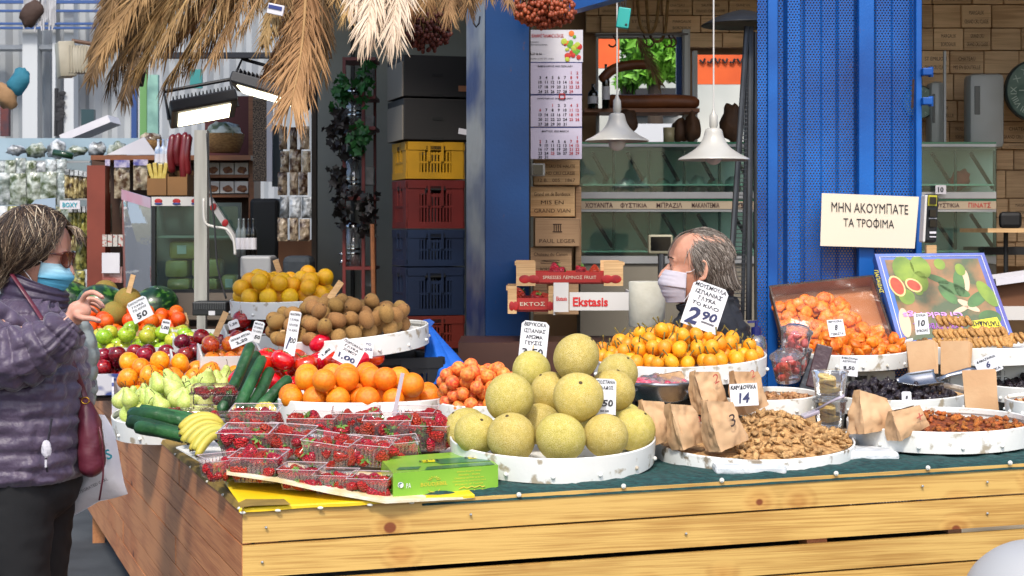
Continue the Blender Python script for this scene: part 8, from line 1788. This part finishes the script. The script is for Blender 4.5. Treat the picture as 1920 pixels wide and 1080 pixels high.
card(548,625,5.7,22,84,8,(('ΜΑΝΤΑΡΙΝΙ',.07,.06,.85,0),('ΓΛΥΚΑ',.19,.06,.75,0),('ΝΤΟΠΙΑ',.31,.06,.75,0),('ΤΟ ΚΙΛΟ',.43,.06,.8,0),('1',.72,.28,.1,1,-.2),('00',.66,.12,.42,0,.15)),'tall narrow white price card standing before the kiwi tray')
card(655,662,5.45,48,46,28,(('ΠΟΡΤΟΚΑΛΙΑ',.12,.11,.8,0),('ΓΛΥΚΑ',.28,.11,.6,0),('ΧΥΜΟΥ',.44,.11,.6,0),('1,00',.74,.24,.7,1)),'tilted white price card between the tomatoes and the oranges')
card(612,660,5.6,32,14,-38,(('1,80',.5,.4,.6,0),),'folded white card lying on the tomatoes',notch=False)
card(262,580,7.5,40,42,-28,(('ΣΑΝΓΚΟΥΙΝΙΑ',.12,.1,.85,0),('ΓΛΥΚΑ',.3,.1,.6,0),('ΤΟ ΚΙΛΟ',.46,.1,.7,0),('50',.76,.26,.5,0)),'tilted white price card stuck in the mandarins')
card(482,622,6.2,20,40,14,(('ΜΗΛΑ',.12,.1,.8,0),('ΣΤΑΡΚΙΝ',.3,.1,.85,0),('ΤΟ ΚΙΛΟ',.48,.1,.85,0),('1,50',.76,.2,.8,0)),'narrow white price card right of the deep red apples')
card(452,636,6.15,46,22,-22,(('ΑΧΛΑΔΙΑ ΚΡΙΣΤΑΛ',.3,.2,.85,0),('2,20',.7,.3,.5,0)),'long white price card lying behind the cucumbers')
card(438,608,6.6,20,16,-20,(('1,20',.5,.35,.7,0),),'small white card on the deep red apples')
card(310,612,7.0,16,26,12,(('ΜΗΛΑ',.2,.16,.8,0),('1,00',.6,.3,.8,0)),'small white price card between the green apples')
card(690,655,5.75,20,32,6,(('ΤΟ',.2,.14,.5,1),('ΚΙΛΟ',.5,.16,.8,1)),'blue lettered white card beside the black kiwi crate',notch=False)
# price stick in the strawberries and wooden stakes
single('price_stick',G().beam(at(755,700,4.98),at(736,792,4.85),.012,.003,up=(0,-1,0)),M('clear_stick','#9a8f94',.15),'thin clear stick standing in the strawberries','stick')
for a,b,Y,lb in (((640,528),(618,560),6.0,'wooden stake stuck in the kiwi heap'),((424,585),(404,630),6.6,'flat pale wooden stake by the deep red apples'),((516,487),(524,510),6.95,'wooden stake on top of the yellow oranges'),((250,515),(238,560),8.0,'wooden stake leaning behind the tan melons')):
    single('wooden_stake',G().beam(at(a[0],a[1],Y),at(b[0],b[1],Y),.024,.004,up=(0,-1,0)),w_crate,lb,'stake')
g=G(); g.tube([at(512,626,6.1),at(536,624,5.9)],[.012,.012],10); g2=G(); g2.beam(at(478,631,6.35),at(512,626,6.12),.022,.003); o=T('knife',at(510,626,6.1),'knife with wooden handle lying left of the kiwi tray','knife'); P('handle',g,w_crate,o,smooth=True); P('blade',g2,stl,o)
# ================= palm fronds
straw=M('dry_palm','#644421',.8,'#a88558',2.2,rnd=.22,hrnd=.012,contrast=(.3,.7)); strawp=M('pale_palm','#b39a80',.75,'#dac6ae',2.5,rnd=.1,contrast=(.3,.7)); strawd=M('dark_palm','#4a3822',.8,'#7a5c36',2.5,rnd=.15,contrast=(.3,.7))
def frond_proto(seed,m,n=120,L=1.0,spread=.34,droop=.5,wm=1):
    """unit frond hanging from the origin toward -Z, leaflets on both sides of the rachis"""
    rg=random.Random(seed); root=bpy.data.objects.new('palm_frond',None); COL.objects.link(root); root['category']='palm frond'
    cx=rg.uniform(-.06,.06); rp=lambda t:Vector((cx*math.sin(t*2.2),.10*t*t-.02,-L*t*.86)); g=G(); g.tube([rp(k/10) for k in range(11)],[.012*(1-.8*k/10) for k in range(11)],6)
    o=bpy.data.objects.new('stem',mesh('stem',g,m,True)); COL.objects.link(o); o.parent=root; g=G()
    for s in(-1,1):
        for k in range(n):
            t=(k+rg.random()*.6)/n*.97; b=rp(t); ln=spread*(1.05-.55*abs(t-.35))*rg.uniform(.8,1.15); ang=R(38-16*t)+rg.uniform(-.12,.12)
            d=Vector((s*math.sin(ang),rg.uniform(-.35,.2),-math.cos(ang))).normalized(); w_=.0047*wm*rg.uniform(.6,1.2); side=d.cross(Vector((0,1,0))).normalized(); tw=rg.uniform(-.5,.5); side=(side*math.cos(tw)+Vector((0,1,0))*math.sin(tw)); p=b.copy(); vs=[]; N=6; curl=rg.uniform(-.1,.25); fuzz=rg.uniform(-.25,.25)
            for j in range(N+1):
                q=j/N; ww=w_*(1-q**3)*(.6+.8*min(1,q*5)); nn=side.cross(d).normalized(); vs+=[p-side*ww,p+nn*ww*.5,p+side*ww]; d=(d+Vector((-s*.10*curl*4,.03*curl,-.17*droop))+Vector((s*fuzz*.1,0,0))*(q>.6)).normalized(); p=p+d*ln/N
            g.add(vs,[(3*j+a,3*j+a+1,3*j+a+4,3*j+a+3) for j in range(N) for a in(0,1)])
    o=bpy.data.objects.new('leaflets',mesh('leaflets',g,m)); COL.objects.link(o); o.parent=root; return root
FP={'a':[frond_proto(1,straw),frond_proto(2,straw,72,1,.26),frond_proto(3,straw,60,1,.34)],'d':[frond_proto(4,strawd,66,1,.2),frond_proto(5,strawd,60,1,.26)],'p':[frond_proto(6,strawp,54,1,.40,.6,1.7),frond_proto(7,strawp,50,1,.36,.7,1.7)]}
ft=[((790,-90),(778,62),5.75,'a','straw frond beside the dark date cluster'),((835,-90),(842,58),5.7,'a','straw frond right of the dark date cluster'),((880,-90),(868,40),5.65,'a','straw frond over the black cartons'),((940,-90),(948,30),5.45,'a','straw frond hanging over the blue post top'),((660,-100),(652,60),5.85,'a','brown frond between the dark one and the pale ones'),((285,-70),(212,190),5.95,'d','dark thin frond between the two leftmost tips'),((360,-80),(275,120),5.9,'a','slender brown frond over the green shutter'),((470,-70),(352,165),5.72,'a','slender frond crossing in front of the flood lamp top'),((220,-60),(160,195),6.0,'d','dark frond at the far left end hanging lowest beside the cream lamp'),((262,-40),(232,238),5.9,'d','dark frond tip hanging second from the left'),((300,-80),(196,150),5.85,'a','frond sweeping left over the cream lamp'),((350,-60),(250,180),5.8,'a','brown frond hanging over the blue bar'),((390,-90),(300,150),5.75,'a','frond spreading above the green bar'),((420,-70),(318,205),5.7,'a','long golden frond touching the flood lamp at its left'),((455,-90),(375,120),5.65,'a','golden frond above the lit flood lamp'),((478,-60),(410,150),5.6,'a','golden frond hanging right in front of the lit flood lamp'),((520,-90),(455,95),5.55,'a','straw frond between the two flood lamps'),((540,-70),(505,120),5.5,'a','straw frond left of the longest frond'),((575,-50),(522,248),5.5,'a','longest orange brown frond hanging past the second flood lamp'),((560,-110),(560,60),5.7,'a','short frond at the top behind the longest one'),((612,-60),(600,175),6.3,'d','dark frond hanging at the left edge of the grey wall'),((330,-110),(270,60),5.95,'a','short frond at the top left corner of the thatch'),((260,-110),(215,60),6.1,'d','short dark frond at the top left'),((440,-130),(350,30),5.9,'a','short frond at the top above the left flood lamp'),((500,-130),(430,30),5.8,'a','short frond at the top in the middle of the thatch'),((690,-110),(668,32),5.5,'p','pale frond short tip above the red rack'),((715,-80),(690,105),5.45,'p','pale cream frond hanging over the red rack'),((752,-70),(748,108),5.4,'p','pale pinkish frond hanging right of the cream one'),((640,-110),(632,30),5.9,'a','short straw frond above the grey wall'),((800,-110),(795,40),5.7,'a','thin straw frond over the dark berries'),((850,-120),(880,22),5.6,'a','short straw frond left of the blue post'),((920,-130),(905,12),5.5,'a','short straw frond above the blue post'),((770,-120),(725,20),5.8,'a','short straw frond behind the pale ones'),((400,-130),(400,40),6.1,'d','dark short frond deep in the thatch'),((540,-130),(480,20),6.1,'d','dark short frond deep in the right of the thatch')]
rg=random.Random(31)
for i,(a,b,Y,k,lb) in enumerate(ft):
    A=at(a[0],a[1],Y+rg.uniform(-.04,.04)); B=at(b[0],b[1],Y-.10); d=B-A; L=d.length*1.0; q=d.normalized().to_track_quat('-Z','Y'); e=(q@Euler((0,0,rg.uniform(-.7,.7))).to_quaternion()).to_euler(); cp(rg.choice(FP[k]),A,e,(L*1.15,L*1.15,L),label=lb,group='dry palm fronds of the thatch')
for i,(a,b,Y,k,lb) in enumerate(ft):
    if k=='p' or i in (2,3): continue
    for j in range(2):
        A=at(a[0]+rg.uniform(-22,22),a[1]-30,Y+.12+.1*j); B=at(b[0]+rg.uniform(-34,28),b[1]-rg.uniform(25,90),Y+.05+.1*j); d=B-A; L=d.length; e=(d.normalized().to_track_quat('-Z','Y')@Euler((0,0,rg.uniform(-.7,.7))).to_quaternion()).to_euler()
        cp(rg.choice(FP['d' if (k=='d' or (j and i%2)) else 'a']),A,e,(L*1.15,L*1.15,L),label=['nearer','farther'][j]+' dry frond filling the thatch behind the '+' '.join(lb.split()[:7]),group='dry palm fronds of the thatch')
fr_all=[o for L in FP.values() for o in L]
# frond hanging by the rear window
A=at(1195,70,8.9); cp(FP['d'][1],A,Euler((0,R(-25),0)),.34,label='small dry frond hanging inside over the rear window',group='dry palm fronds of the thatch')
single('thatch_beam',G().tube([at(150,-95,6.1),at(960,-120,5.8)],.04,10),w_dark,'round beam above the picture edge carrying the palm fronds','beam')
g=G(); g.box(at(517,18,5.4),(.055,.012,.035),Matrix.Rotation(R(12),3,'Y'),.002); o=T('hanging_tag',at(517,30,5.4),'small white and blue plastic tag caught among the fronds','tag'); P('tag_body',g,paper,o); g=G(); g.box(at(516,14,5.393),(.045,.004,.012),Matrix.Rotation(R(12),3,'Y')); P('blue_print',g,M('navy_edge','#1d2f70',.5),o)
# berry clusters
bm_=M('date_berry','#8a3a1c',.5,'#a8502a',9,rnd=.2); bmd=M('date_berry_dark','#4a1c12',.6,'#5e2618',9)
def berries(px,py,Y,rx,rz_,n,m,label,seed):
    c=at(px,py,Y); root=T('date_cluster',c,label,'fruit cluster'); rg=random.Random(seed); g=G(); gs=G()
    for k in range(n):
        a=rg.uniform(0,6.28); q=math.sqrt(rg.random()); p=c+Vector((rx*q*math.cos(a),.07*q*math.sin(a),-rz_*rg.random()**.7*(1-.35*q*q))); g.ball(p,(.0078,.0078,.0088),7,5)
        if k%4==0: gs.tube([c+Vector((rx*.3*math.cos(a),0,.1)),p],.0016,4)
    tag(P('berries',g,m,root,smooth=True),kind='stuff'); tag(P('stalks',gs,strawd,root),kind='stuff')
berries(1022,-8,5.6,.105,.115,420,bm_,'orange red date cluster hanging in front of the blue beam',1); berries(800,15,6.2,.095,.17,420,bmd,'dark red date cluster hanging above the black cartons',2)

c=at(1985,1180,3.8); o=T('round_bin',(c.x,c.y,0),'pale rounded bin lid cut off by the bottom right corner','bin'); g=G(); g.lathe(cr([(.001,.0),(.12,-.02),(.19,-.07),(.22,-.13),(.222,-.15)],5),40,(c.x,c.y,c.z+.21)); P('lid',g,M('bin_pale','#a9a9a9',.5),o,smooth=True)
g=G(); g.lathe([(.001,0),(.17,0),(.205,c.z+.05),(.001,c.z+.05)],32,(c.x,c.y,0)); P('bin_body',g,M('bin_grey','#6d6f72',.6),o,smooth=True)
used(protos_all+[pun]+fr_all)
